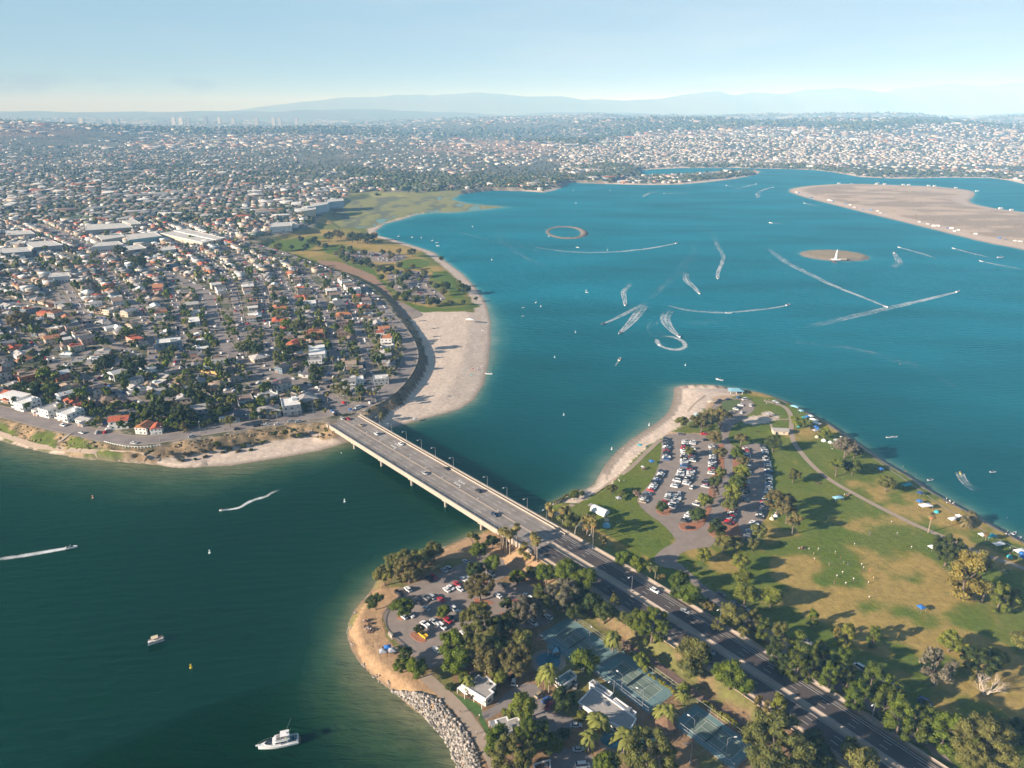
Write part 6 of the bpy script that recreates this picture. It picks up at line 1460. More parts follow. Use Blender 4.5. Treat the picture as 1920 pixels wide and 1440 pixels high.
for (u, v, c, k, a) in [(1083, 942, 'black', 'suv', 1.5), (1088, 960, 'white', 'suv', 1.5), (1235, 1032, 'tan', 'suv', .8), (1275, 1063, 'blue', 'suv', .7), (1290, 1092, 'red', 'sedan', 1.2), (1440, 1205, 'silver', 'sedan', 0), (1455, 1340, 'silver', 'sedan', .1), (1478, 1432, 'white', 'van', .1), (1440, 980, 'grey', 'sedan', 1.2)]:
    q = P(u * K + 600, v * K + 960, ZP); car(q[0], q[1], ZP + .06, a, kind=k, cn=c, group="cars on the resort drive", near=True, where="on the resort drive")
# moving cars: bridge, causeway, bluff road
BC = [(663, 797, 'black', 'sedan'), (677, 797, 'white', 'sedan'), (693, 786, 'red', 'suv'), (641, 787, 'silver', 'sedan'), (676, 797, 'tan', 'sedan')]
for i, (u, v, c, k) in enumerate([(677, 797, 'tan', 'sedan'), (706, 813, 'white', 'suv'), (752, 832, 'white', 'sedan'), (837, 878, 'black', 'sedan'), (797, 887, 'silver', 'sedan'), (897, 920, 'black', 'suv'), (927, 965, 'navy', 'suv'), (642, 785, 'silver', 'sedan'), (653, 785, 'red', 'sedan')]):
    q = P(u, v, 8.6); car(q[0], q[1], 8.02, BANG + (math.pi if i % 2 else 0), f"* driving, {ORD[i]} of those on the bridge deck" if i < 7 else "* waiting at the bridge's town end", kind=k, cn=c, group="cars on the bridge", near=True)
for i, (u, v, c, k) in enumerate([(1228, 1107, 'white', 'suv'), (1146, 1105, 'black', 'sedan'), (1332, 1222, 'grey', 'sedan')]):
    q = P(u, v, 6.5); d, bi, bt = seg_dist(np.array([q[0]]), np.array([q[1]]), RC, closed=False, want_t=True); zz = RC[bi[0]][2] + .05; q = P(u, v, zz + .6)
    j = bi[0]; a = math.atan2(RC[j + 1][1] - RC[j][1], RC[j + 1][0] - RC[j][0]); car(q[0], q[1], zz, a, f"* driving along the causeway, {ORD[i]} below the bridge", kind=k, cn=c, group="cars on the causeway", near=True)
for i, (u, v, c, k) in enumerate([(153, 811, 'silver', 'sedan'), (251, 830, 'white', 'sedan'), (360, 818, 'silver', 'suv'), (445, 804, 'black', 'suv'), (482, 798, 'black', 'van'), (500, 795, 'white', 'sedan'), (520, 795, 'white', 'sedan'), (560, 790, 'silver', 'suv'), (545, 789, 'silver', 'sedan'), (95, 772, 'grey', 'sedan'), (118, 797, 'white', 'suv'), (672, 764, 'white', 'van'), (680, 762, 'blue', 'sedan'), (664, 768, 'silver', 'sedan'), (500, 790, 'tan', 'van')]):
    q = P(u, v, ZC + .7); A_ = STREETS[0][0]; d, bi, bt = seg_dist(np.array([q[0]]), np.array([q[1]]), A_, closed=False, want_t=True); j = bi[0]
    car(q[0], q[1], ZC + .07, math.atan2(A_[j + 1][1] - A_[j][1], A_[j + 1][0] - A_[j][0]), kind=k, cn=c, group="cars on the bluff road", near=True, where="on the bluff road")
print("cars", NCAR)
# parked cars of the town streets and of the far lots: one mass
cbV = MB(); 
def simplecar(): 
    m = MB().box(-2.25, 2.25, -.9, .9, .25, .95); m.add([(-1.7, -.8, .95), (1.1, -.8, .95), (1.1, .8, .95), (-1.7, .8, .95), (-1.3, -.66, 1.5), (.6, -.66, 1.5), (.6, .66, 1.5), (-1.3, .66, 1.5)], [(0, 1, 5, 4), (1, 2, 6, 5), (2, 3, 7, 6), (3, 0, 4, 7), (4, 5, 6, 7)]); return m
scm = simplecar(); SCV = np.array(scm.v); SCF = np.array(scm.f)
xs, ys, an = [], [], []
for A, w in STREETS[1:]:
    B = resample([tuple(p) for p in A], 7.0)
    for i in range(len(B) - 1):
        for sg in (-1, 1):
            if R.random() < .36:
                d = np.array(B[i + 1][:2]) - np.array(B[i][:2]); d /= np.linalg.norm(d) + 1e-9
                q = np.array(B[i][:2]) + np.array([-d[1], d[0]]) * sg * (w / 2 - 1.1); xs.append(q[0]); ys.append(q[1]); an.append(math.atan2(d[1], d[0]))
zs = [ZC + .1] * len(xs)
for q, n_, z_ in ((PX([(622, 477), (660, 471), (720, 474), (763, 479), (757, 486), (738, 491), (690, 489), (650, 484)], ZP), 260, ZP), (PX([(728, 512), (760, 507), (800, 511), (804, 522), (800, 532), (828, 552), (834, 562), (800, 568), (770, 563), (743, 545), (731, 528)], ZP), 150, ZP)):
    xx = [p[0] for p in q]; yy = [p[1] for p in q]; k = 0
    Xg, Yg = np.meshgrid(np.arange(min(xx), max(xx), 2.9), np.arange(min(yy), max(yy), 9.0)); Xg, Yg = Xg.ravel(), Yg.ravel()
    ok = (sdf(Xg, Yg, q) > 3) & (np.random.default_rng(3).uniform(0, 1, len(Xg)) < .30)
    for a_, b_ in zip(Xg[ok], Yg[ok]): xs.append(a_); ys.append(b_); an.append(math.pi / 2 + .1); zs.append(z_ + .05)
xs, ys, an, zs = map(np.array, (xs, ys, an, zs)); n = len(xs); g = np.random.default_rng(2)
ca, sa = np.cos(an)[:, None], np.sin(an)[:, None]
V = np.stack([SCV[None, :, 0] * ca - SCV[None, :, 1] * sa + xs[:, None], SCV[None, :, 0] * sa + SCV[None, :, 1] * ca + ys[:, None], SCV[None, :, 2] + zs[:, None]], 2).reshape(-1, 3)
cw_ = np.array([c[1] for c in CC])[g.choice(len(CC), n, p=np.array([c[2] for c in CC]) / sum(c[2] for c in CC))]
ccol = np.repeat(cw_[:, None], len(SCV), 1); ccol[:, 8:12] *= .25
stuff(np_obj("street_cars", V, [(SCF[None] + (np.arange(n) * len(SCV))[:, None, None]).reshape(-1, 4)], M_far, col=ccol.reshape(-1, 3)), "cars parked along the town streets and north park lots"); print("mass cars", n)

# ------------------------------------------------------------------ people
def person_mesh(name, legs, arms, sit=False):
    me = bpy.data.meshes.new(name); J = {}
    hip = .92 if not sit else .48
    pts = [(0, 0, hip), (0, 0, hip + .28), (0, 0, hip + .50), (0, 0, hip + .60), (0, .01, hip + .76)]
    ed = [(0, 1), (1, 2), (2, 3), (3, 4)]; rad = [.15, .13, .16, .06, .115]
    for s, (kx, ky, kz, fx, fy, fz) in zip((-1, 1), legs):
        b = len(pts); pts += [(s * .10, 0, hip - .06), (s * .11 + kx, ky, kz), (s * .11 + fx, fy, fz), (s * .12 + fx, fy + .14, fz - .02)]; rad += [.10, .065, .045, .04]; ed += [(0, b), (b, b + 1), (b + 1, b + 2), (b + 2, b + 3)]
    for s, (ex, ey, ez, hx, hy, hz_) in zip((-1, 1), arms):
        b = len(pts); pts += [(s * .20, 0, hip + .50), (s * (.22 + ex), ey, hip + ez), (s * (.22 + hx), hy, hip + hz_)]; rad += [.06, .045, .035]; ed += [(2, b), (b, b + 1), (b + 1, b + 2)]
    me.from_pydata(pts, ed, []); o = bpy.data.objects.new(name, me); C.objects.link(o)
    md = o.modifiers.new("s", 'SKIN'); 
    for i, r in enumerate(rad): me.skin_vertices[0].data[i].radius = (r, r)
    me.skin_vertices[0].data[0].use_root = True
    o.modifiers.new("d", 'SUBSURF').levels = 1
    dg = bpy.context.evaluated_depsgraph_get(); m2 = bpy.data.meshes.new_from_object(o.evaluated_get(dg)); m2.name = name
    bpy.data.objects.remove(o); m2.materials.clear()
    for m in (M_shirt, M_skin, M_short): m2.materials.append(m)
    for p in m2.polygons:
        z = p.center.z - hip; x = abs(p.center.x)
        p.material_index = 1 if z > .56 or (x > .24 and z < .36) else (0 if z > .02 else (2 if z > -.38 and not (sit and p.center.y > .5) else 1))
    return m2
PM = {'stand': person_mesh("person", [(0, .02, .50, 0, 0, .08), (0, .0, .50, .02, 0, .08)], [(.03, 0, .25, .02, .05, 0), (.03, 0, .25, .02, .05, 0)]),
      'walk': person_mesh("person", [(0, .22, .52, 0, .05, .10), (0, -.05, .50, 0, -.36, .14)], [(.04, -.15, .26, .0, -.10, .03), (.04, .12, .28, 0, .26, .12)]),
      'reach': person_mesh("person", [(-.08, .1, .50, -.12, .05, .08), (.08, 0, .50, .14, -.1, .08)], [(.1, .1, .35, .2, .35, .45), (.1, .1, .4, .15, .3, .6)]),
      'sit': person_mesh("person", [(0, .42, .48, 0, .45, .08), (0, .42, .48, 0, .45, .08)], [(.04, .1, .26, 0, .3, .15), (.04, .1, .26, 0, .3, .15)], sit=True)}
SHC = [("white", (.78, .76, .74), 6), ("red", (.5, .05, .04), 1.5), ("blue", (.06, .14, .36), 2), ("black", (.03, .03, .03), 2), ("yellow", (.65, .5, .08), .7), ("grey", (.35, .35, .35), 1.5), ("pink", (.6, .25, .3), .7)]
PW = {'stand': 'standing', 'walk': 'walking', 'reach': 'reaching forward', 'sit': 'sitting'}
def person(x, y, z, pose=None, c=None, where="on the field", group=None):
    pose = pose or R.choice(['stand', 'walk', 'reach', 'stand']); cc_ = next((q for q in SHC if q[0] == c), None) or pick(SHC)
    o = shared("person", PM[pose], None, loc=(x, y, z - .02), rz=R.uniform(0, 6.28), s=R.uniform(.95, 1.08), color=cc_[1])
    return reg(o, f"person in {cc_[0]} shirt {PW[pose]} {where}", "person", group)
for (u, v, c) in [(762, 217, 'white'), (735, 242, 'white'), (740, 272, 'white'), (857, 234, 'white'), (886, 266, 'red'), (905, 292, 'grey'), (822, 302, 'grey'), (1005, 303, 'white'), (1016, 320, 'white'), (898, 347, 'white'), (866, 368, 'white'), (959, 385, 'white'), (1052, 337, 'red'), (915, 410, 'white'), (1043, 405, 'white'), (1071, 380, 'yellow'), (1047, 487, 'white'), (1092, 445, 'black'), (852, 403, 'red'), (965, 188, 'white'), (1173, 63, 'white'), (1285, 206, 'white'), (709, 215, 'white'), (928, 300, 'blue'), (1465, 320, 'black'), (1500, 322, 'grey'), (1050, 130, 'blue'), (1205, 128, 'grey')]:
    q = P(u * K + 1280, v * K + 960, ZP); person(q[0], q[1], hz1(q[0], q[1]), c=c, where="on the field", group="players on the big lawn")
def crowd(cu, cv, n, su, sv, where, group, z=ZP, poses=('stand', 'sit', 'walk')):
    for i in range(n):
        u, v = cu + R.uniform(-su, su), cv + R.uniform(-sv, sv); q = P(u, v, z); zz = hz1(q[0], q[1]); person(q[0], q[1], zz, R.choice(poses), None, where, group)
for a in [(1503, 1030, 7, 7, 2, "by the chairs on the lawn", "spectators on the big lawn"), (1893, 1070, 7, 20, 5, "near the golden trees", "people near the golden trees"), (1445, 755, 10, 12, 4, "in the point gathering", "picnic at the point"), (1441, 778, 8, 9, 3, "at the volleyball court", "people by the volleyball court"), (1525, 800, 10, 8, 10, "among the shore tents", "people among the shore tents"),
          (1565, 838, 8, 8, 8, "near the grey shore tree", "people near the shore tree"), (1895, 1035, 8, 12, 6, "by the corner tents", "people by the corner tents"), (1870, 1000, 8, 30, 9, "on the east beach", "people on the east beach"), (1770, 945, 7, 20, 8, "on the east beach", "people on the east beach"), (1207, 880, 7, 6, 4, "picnicking left of the lot", "picnickers left of the lot"),
          (1160, 902, 5, 10, 3, "by the west beach path", "people by the west beach path"), (1185, 850, 8, 25, 12, "on the west beach", "people on the west beach"), (1290, 750, 8, 25, 12, "on the sandy tip", "people on the sandy tip"), (1448, 968, 6, 8, 4, "under the big brown trees", "people under the brown trees"), (1585, 930, 6, 8, 2, "by the bicycles", "people by the bicycles")]: crowd(*a)
for (u, v, n) in [(687, 1166, 7), (692, 1181, 8), (722, 1220, 7)]: crowd(u, v, n, 7, 3, "at the dirt picnic point", "picnickers on the dirt point")
for (u, v) in [(863, 1337), (893, 1377), (908, 1383), (899, 1345), (897, 1349), (1112, 1297), (970, 1290)]: q = P(u, v, ZP); person(q[0], q[1], hz1(q[0], q[1]), 'walk', None, "on the riprap path", "walkers on the riprap path")
for i in range(44):
    u, v = R.choice([(R.uniform(868, 908), R.uniform(600, 700)), (R.uniform(880, 912), R.uniform(580, 720)), (R.uniform(800, 900), R.uniform(590, 740))]); q = P(u, v, 1.5)
    if hz1(q[0], q[1]) > .1: person(q[0], q[1], hz1(q[0], q[1]), R.choice(['stand', 'sit', 'walk']), None, "on the north beach", "beachgoers on the north beach")
for (u, v) in [(1693, 876), (1697, 887), (1717, 891), (1888, 972), (640, 850), (109, 834)]:
    q = P(u, v, 0); person(q[0], q[1], max(-.9, hz1(q[0], q[1])), 'stand', None, "at the water's edge", "people at the water's edge")

# ------------------------------------------------------------------ canopies, tents, shade umbrellas
def canopy_m(w, d, h):
    t = MB(); a, b = w / 2, d / 2
    t.add([(-a, -b, h), (a, -b, h), (a, b, h), (-a, b, h), (0, 0, h + .8), (-a, -b, h - .25), (a, -b, h - .25), (a, b, h - .25), (-a, b, h - .25)], [(0, 1, 4), (1, 2, 4), (2, 3, 4), (3, 0, 4), (5, 6, 1, 0), (6, 7, 2, 1), (7, 8, 3, 2), (8, 5, 0, 3)])
    leg = MB().box(-.04, .04, -.04, .04, 0, h - .1).mesh("leg", M_metal); return t.mesh("cover", M_cloth), leg, a, b
CAN = {s: canopy_m(*s) for s in ((3, 3, 2.3), (6, 3, 2.3))}
dome = MB(); 
for k in range(8):
    a0, a1 = k * math.pi / 4, (k + 1) * math.pi / 4
    dome.add([(math.cos(a0) * 1.5, math.sin(a0) * 1.5, 0), (math.cos(a1) * 1.5, math.sin(a1) * 1.5, 0), (math.cos(a1) * 1.1, math.sin(a1) * 1.1, .95), (math.cos(a0) * 1.1, math.sin(a0) * 1.1, .95), (0, 0, 1.45)], [(0, 1, 2, 3), (3, 2, 4)])
DOME = dome.mesh("dome_tent", M_cloth)
umb = MB(); umb.tube([(0, 0, 0), (0, 0, 2.1)], .03, .03, 5)
UMBP = umb.mesh("pole", M_metal); um = MB()
for k in range(8):
    a0, a1 = k * math.pi / 4, (k + 1) * math.pi / 4; um.add([(math.cos(a0) * 1.2, math.sin(a0) * 1.2, 1.75), (math.cos(a1) * 1.2, math.sin(a1) * 1.2, 1.75), (0, 0, 2.2)], [(0, 1, 2)])
UMBC = um.mesh("cover", M_cloth)
TC = {'white': (.78, .77, .74), 'blue': (.04, .16, .45), 'teal': (.05, .36, .40), 'light blue': (.25, .50, .62), 'cream': (.62, .52, .36), 'grey': (.35, .36, .38), 'red': (.5, .06, .05), 'navy': (.03, .07, .2)}
def shade(u, v, kind, c, rz=0.3, s=1.0):
    q = P(u, v, ZP + 1.2); z = hz1(q[0], q[1]); col = TC[c]
    if kind == 'dome':
        o = shared("dome_tent", DOME, None, loc=(q[0], q[1], z), rz=rz, s=s, color=col); return reg(o, f"{c} dome tent on the grass", "tent", "tents and canopies")
    if kind == 'umb':
        r_ = empty("beach_umbrella", (q[0], q[1], z), rz, s); shared("pole", UMBP, r_); shared("cover", UMBC, r_, color=col); return reg(r_, f"{c} beach umbrella stuck in the ground", "umbrella", "beach umbrellas")
    k = (6, 3, 2.3) if kind == 'long' else (3, 3, 2.3); cm, lg, a, b = CAN[k]; r_ = empty("canopy", (q[0], q[1], z), rz, s); shared("cover", cm, r_, color=col)
    for x in (-a + .1, a - .1):
        for y in (-b + .1, b - .1): shared("leg", lg, r_, loc=(x, y, 0))
    return reg(r_, f"{c} {'long' if kind == 'long' else 'square'} pop-up canopy on legs", "canopy", "tents and canopies")
for a in [(1513, 783, 'sq', 'blue'), (1520, 782, 'sq', 'white'), (1526, 789, 'long', 'white', 2.2), (1531, 795, 'long', 'white', 2.2), (1529, 802, 'sq', 'blue'), (1534, 806, 'sq', 'blue'), (1528, 809, 'sq', 'grey'), (1532, 817, 'dome', 'cream'), (1545, 824, 'dome', 'white', .3, 1.2), (1557, 827, 'dome', 'white'), (1568, 827, 'sq', 'grey'), (1577, 820, 'umb', 'white'), (1566, 834, 'sq', 'white'), (1570, 838, 'sq', 'white'),
          (1505, 785, 'sq', 'teal'), (1497, 797, 'dome', 'teal'), (1490, 764, 'long', 'light blue', 2.4), (1502, 772, 'sq', 'light blue'), (1321, 771, 'dome', 'white', 0, 1.1), (1306, 779, 'sq', 'light blue'), (1334, 755, 'long', 'cream'), (1452, 754, 'sq', 'grey'), (1458, 757, 'sq', 'grey'), (1441, 778, 'sq', 'grey'), (1700, 911, 'long', 'teal'), (1651, 881, 'sq', 'blue'), (1725, 926, 'sq', 'navy'),
          (1735, 951, 'long', 'white', .2, 1.2), (1724, 942, 'sq', 'blue'), (1757, 957, 'dome', 'teal'), (1788, 975, 'long', 'white'), (1798, 970, 'sq', 'white'), (1841, 1005, 'sq', 'white'), (1857, 1007, 'long', 'teal'), (1872, 1022, 'long', 'white'), (1894, 1041, 'dome', 'teal'), (1912, 1035, 'long', 'white'), (1915, 1040, 'sq', 'blue'), (1918, 1047, 'sq', 'blue'), (1571, 935, 'long', 'light blue'), (1747, 1028, 'sq', 'white'),
          (1137, 983, 'dome', 'light blue', 0, 1.6), (1200, 835, 'umb', 'teal', 0, 1.5), (1222, 867, 'sq', 'blue'), (1205, 876, 'umb', 'white'), (1160, 936, 'sq', 'grey'), (1137, 972, 'dome', 'cream'), (1727, 1141, 'sq', 'blue'), (1448, 970, 'dome', 'cream'), (1455, 965, 'dome', 'white'), (727, 1217, 'sq', 'blue'), (718, 1224, 'sq', 'grey'), (735, 1222, 'sq', 'grey'), (1025 + 15, 1222, 'sq', 'light blue'),
          (881, 602, 'long', 'white', 0, 1.5), (884, 711 - 10, 'umb', 'teal'), (904, 618, 'umb', 'white'), (900, 644, 'umb', 'grey'), (886, 690, 'umb', 'red'), (830, 741, 'umb', 'grey'), (778, 782, 'sq', 'grey')]: shade(*a)
# marquee: half-cylinder
q = P(1125, 957, ZP + 1); mq = MB(); N_ = 8
pr_ = [(-3 * math.cos(t * math.pi / N_), 3.0 * math.sin(t * math.pi / N_)) for t in range(N_ + 1)]
vs = [(-5, y, z) for y, z in pr_] + [(5, y, z) for y, z in pr_]; fs = [(i, i + 1, i + N_ + 2, i + N_ + 1) for i in range(N_)] + [tuple(range(N_ + 1)), tuple(range(2 * N_ + 1, N_, -1))]
mq.add(vs, fs); r_ = empty("marquee_tent", (q[0], q[1], ZP), -.75); shared("cover", mq.mesh("cover", M_cloth), r_, color=TC['white']); MB().box(-5.4, -5.05, -1.2, 1.2, 0, 2.2).box(-8, -5.5, -1.5, 1.5, 1.9, 2.0).build("awning", M_froof, r_)
reg(r_, "large white barrel-roofed marquee tent on the lawn by the bridge", "tent", exact=True)
# picnic tables
PT_ = MB().box(-.9, .9, -.38, .38, .7, .76).box(-.9, .9, -.8, -.55, .42, .47).box(-.9, .9, .55, .8, .42, .47).box(-.7, -.6, -.7, .7, 0, .7).box(.6, .7, -.7, .7, 0, .7).mesh("picnic_table", M_wood)
for (u, v) in [(688, 1164), (694, 1170), (686, 1176), (699, 1182), (692, 1186), (720, 1216), (728, 1224), (1207, 880), (1160, 935), (1504, 1028), (1452, 757), (1462, 755), (1444, 781), (1137, 972), (1573, 930), (1535, 907), (1420, 810)]:
    q = P(u, v, ZP); o = shared("picnic_table", PT_, None, loc=(q[0], q[1], hz1(q[0], q[1])), rz=R.uniform(0, 3)); reg(o, "brown timber picnic table with benches", "table", "picnic tables")

# ------------------------------------------------------------------ park and resort buildings
def poly_building(name, roof_px, z0, zr, label, cat="building", wall=None, roofm=None, trim=.5, k=1.0, ox=0, oy=0, extra=None):
    pts = [P(u * k + ox, v * k + oy, zr)[:2] for u, v in roof_px]; cx = sum(p[0] for p in pts) / len(pts); cy = sum(p[1] for p in pts) / len(pts)
    L = [(p[0] - cx, p[1] - cy) for p in pts]; r_ = empty(name, (cx, cy, z0)); h_ = zr - z0
    inn = [(x * .965, y * .965) for x, y in L]
    w = MB().prism(inn, 0, h_ - .25).build("wall", M_wall, r_, color=wall or (.66, .62, .55))
    MB().prism(inn, h_ - .24, h_ - .05).build("roof", roofm or M_froof, r_)
    t = MB(); n = len(L)
    for i in range(n):
        a, b = Vector((*L[i], 0)), Vector((*L[(i + 1) % n], 0)); d = (b - a).normalized(); nv = Vector((-d.y, d.x, 0)); 
        if nv.dot(a) > 0: nv = -nv
        q = [a, b, b + nv * trim, a + nv * trim]; t.prism([(p.x, p.y) for p in q], h_ - .3, h_ + .22 + .002 * i)
    t.build("parapet", M_white, r_)
    wi = MB()
    for i in range(n):
        a, b = Vector((*inn[i], 0)), Vector((*inn[(i + 1) % n], 0)); l = (b - a).length; d = (b - a).normalized(); nv = Vector((d.y, -d.x, 0)); 
        if nv.dot(a) < 0: nv = -nv
        m = int(l / 3.2)
        for j in range(m):
            c = a + d * l * (j + .5) / m + nv * .03
            q = [c - d * .9 - nv * .02, c + d * .9 - nv * .02, c + d * .9 + nv * .03, c - d * .9 + nv * .03]; wi.prism([(p.x, p.y) for p in q], .9, 2.1)
    for _ in range(3):
        ux, uy = L[R.randrange(n)]; f_ = R.uniform(.2, .55); MB().box(-.6, .6, -.45, .45, 0, R.uniform(.5, .9)).build('roof_unit', M_metal, r_, loc=(ux * f_, uy * f_, h_ - .04))
    if wi.v: stuff(wi.build("windows", M_dark, r_))
    reg(r_, label, cat, exact=True); return r_, (cx, cy)
kk = dict(k=1 / 6, ox=840, oy=1240)
r1, c1 = poly_building("pavilion", [(150, 265), (235, 200), (265, 218), (342, 155), (402, 192), (432, 168), (545, 265), (468, 325), (512, 358), (425, 432)], ZP, 6.3, "larger stepped pavilion with flat grey roof and white trim beside the path", **kk)
r2, c2 = poly_building("pavilion", [(525, 660), (650, 622), (668, 665), (790, 625), (820, 680), (880, 670), (890, 720), (850, 780), (760, 830), (605, 805)], ZP, 6.3, "smaller stepped pavilion with flat pale roof half hidden by trees", **kk)
poly_building("pergola_lounge", [(1195, 205), (1375, 95), (1455, 165), (1280, 290)], ZP, 5.5, "bluish shaded lounge roof between palm and round tree", roofm=MATS["court_teal_surround"], **kk)
r3, c3 = poly_building("fitness_hall", [(1083, 1317), (1111, 1288), (1160, 1322), (1194, 1348), (1180, 1372), (1132, 1350)], ZP, 6.0, "long low flat-roofed hall between the drive and the tennis courts")
poly_building("bath_house", [(1104, 1280), (1112, 1274), (1150, 1300), (1143, 1307)], ZP, 5.6, "narrow pale-roofed building at the hall's upper end")
poly_building("bath_house", [(1149, 1312), (1155, 1308), (1194, 1336), (1187, 1344)], ZP, 5.8, "long narrow white roof beside the tennis courts")
poly_building("store_shed", [(1000, 1432), (1032, 1424), (1034, 1460), (1002, 1470)], ZP, 5.4, "brown-roofed shed at the bottom edge between trees", roofm=M_wood)
# slatted pergolas in front of pavilions
for (pl_, c_) in (([(105, 300), (150, 265), (225, 335), (185, 365)], r1), ([(290, 400), (340, 380), (420, 440), (380, 480)], r1), ([(462, 670), (525, 655), (560, 775), (500, 770)], r2)):
    q = [P(u / 6 + 840, v / 6 + 1240, 5.2) for u, v in pl_]; a, b, c, d = [Vector(p) for p in q]; base = c_.location
    for j in range(9):
        t = (j + .5) / 9; p0 = a.lerp(b, t) - base; p1 = d.lerp(c, t) - base; m_ = MB().tube([p0, p1], .12, .12, 4); m_.build("slat", M_metal, c_)
    MB().tube([a - base, (a.x - base.x, a.y - base.y, 0)], .12, .12, 5).build("post", M_white, c_); MB().tube([d - base, (d.x - base.x, d.y - base.y, 0)], .12, .12, 5).build("post", M_white, c_)
# tennis courts
tca = [Vector(P(u, v, ZP)) for u, v in ((1280, 1358), (1310, 1337), (1397, 1399), (1368, 1425))]
ctr = sum(tca, Vector()) / 4; dl = ((tca[2] - tca[1]) + (tca[3] - tca[0])) / 2; CL = dl.length; CA = math.atan2(dl.y, dl.x); CW = CL * 10.97 / 23.77
def court(cx, cy, label, n=1, dz=.03, mx=3.2, my=2.6):
    r_ = empty("tennis_court", (cx, cy, ZP), CA); s = CL / 23.77
    tw = CW * n + (n - 1) * 2.5
    MB().box(-CL / 2 - mx, CL / 2 + mx, -tw / 2 - my, tw / 2 + my, -.2, dz).build("surround", M_courto, r_)
    for i in range(n):
        oy = (i - (n - 1) / 2) * (CW + 2.5)
        MB().box(-CL / 2, CL / 2, oy - CW / 2, oy + CW / 2, -.1, dz + .012).build("playing_surface", M_court, r_)
        l = MB(); t = .06; z0, z1 = dz + .013, dz + .02
        for y_ in (-CW / 2, CW / 2, -CW * .375, CW * .375): l.box(-CL / 2, CL / 2, oy + y_ - t, oy + y_ + t, z0, z1)
        for x_ in (-CL / 2, CL / 2): l.box(x_ - t, x_ + t, oy - CW / 2, oy + CW / 2, z0 + .001, z1 + .001)
        for x_ in (-6.4 * s, 6.4 * s): l.box(x_ - t, x_ + t, oy - CW * .375, oy + CW * .375, z0 + .001, z1 + .001)
        l.box(-6.4 * s, 6.4 * s, oy - t, oy + t, z0 + .002, z1 + .002); l.build("court_lines", M_line, r_)
        nt_ = MB().box(-.03, .03, oy - CW / 2 - .5, oy + CW / 2 + .5, .1, 1.0); nt_.build("net", mat("net_%d" % R.randrange(9999), (.10, .12, .12), .9), r_)
    fe = MB(); X, Y_ = CL / 2 + mx, tw / 2 + my
    for (x0, y0, x1, y1) in ((-X, -Y_, X, -Y_), (X, -Y_, X, Y_), (X, Y_, -X, Y_), (-X, Y_, -X, -Y_)):
        L_ = math.hypot(x1 - x0, y1 - y0); m = int(L_ / 3)
        for j in range(m): x = x0 + (x1 - x0) * j / m; y = y0 + (y1 - y0) * j / m; fe.tube([(x, y, 0), (x, y, 3)], .05, .05, 4)
        for z in (.1, 1.5, 3): fe.tube([(x0, y0, z), (x1, y1, z)], .035, .035, 4)
    fe.build("fence", M_metal, r_); reg(r_, label, "tennis court", "tennis courts", exact=True)
court(ctr.x, ctr.y, "lowest green tennis court with teal surround, half in tree shade")
q = P(1190, 1276, ZP); court(q[0], q[1], "middle tennis court, its right half sunlit", n=1, my=4.5, mx=4.5)
q = P(1083, 1207, ZP); court(q[0], q[1], "upper teal sports court lying wholly in shade", n=1, my=5, mx=5)
for (u, v) in [(1299, 1385), (1165, 1300), (1204, 1330), (1150, 1308), (1105, 1200), (1360, 1420), (1294, 1430)]:
    q = P(u, v, ZP); lamp(q[0], q[1], ZP, R.uniform(0, 6), "short floodlight post beside the sports courts", 6.5, .6, "floodlights of the courts")
# gazebo, spa, pools
q = P(1248, 1365, ZP); gz_ = empty("gazebo", (q[0], q[1], ZP)); cone = MB(); n = 8; R1 = 4.3
ring_ = [(math.cos(i * math.pi / 4) * R1, math.sin(i * math.pi / 4) * R1) for i in range(8)]
for i in range(8):
    a, b = ring_[i], ring_[(i + 1) % 8]; MB().add([(a[0], a[1], 3.0), (b[0], b[1], 3.0), (b[0] * .18, b[1] * .18, 5.4), (a[0] * .18, a[1] * .18, 5.4), (a[0], a[1], 2.85), (b[0], b[1], 2.85)], [(0, 1, 2, 3), (4, 5, 1, 0)]).build("roof_panel", M_wood, gz_)
    MB().box(-.1, .1, -.1, .1, 0, 3, c=(a[0] * .88, a[1] * .88)).build("post", M_wood, gz_)
MB().prism([(x * .22, y * .22) for x, y in ring_], 5.3, 5.7).build("cap", M_wood, gz_); MB().prism([(x * .8, y * .8) for x, y in ring_], 0, .15).build("floor_slab", M_conc, gz_); reg(gz_, "octagonal brown-roofed gazebo between the tennis courts", "gazebo", exact=True)
def disc(name, u, v, r, z, m, label, ring=1.2, sq=1.0):
    q = P(u, v, z); o = empty(name, (q[0], q[1], 0)); c = [(math.cos(t * .2618) * r, math.sin(t * .2618) * r * sq) for t in range(24)]
    MB().prism([(x * (1 + ring / r), y * (1 + ring / r)) for x, y in c], z - .2, z + .05).build("paving", M_conc, o); MB().prism(c, z - .1, z + .09).build("pool_water", m, o); return reg(o, label, "pool", exact=True)
disc("round_spa", 1211, 1386, 3.4, ZP, M_teal, "small round spa pool with pale paving", 1.0); disc("swimming_pool", 1160, 1380, 7.5, ZP, M_teal, "shaded blue pool deck below the long flat roof", 2.0, .8)
disc("splash_pool", 1028, 1240, 5.0, ZP, M_teal, "blue splash pool shaded by the olive trees", 2.5)
sl = empty("water_slide", P(1032, 1226, ZP)); MB().tube([(0, 0, 3), (1.5, 2, 2.6), (3.5, 2, 1.8), (4.5, 0, 1), (3.5, -2.5, .4)], .5, .5, 8).build("slide_tube", M_teal, sl)
for a, b in ((-1, -1), (1, -1), (1, 1), (-1, 1)): MB().box(-.1, .1, -.1, .1, 0, 3.6, c=(a, b)).build("post", M_white, sl)
MB().box(-1.4, 1.4, -1.4, 1.4, 3.6, 3.8).build("platform_roof", M_courto, sl); reg(sl, "pale blue water slide platform by the splash pool", "water slide", exact=True)
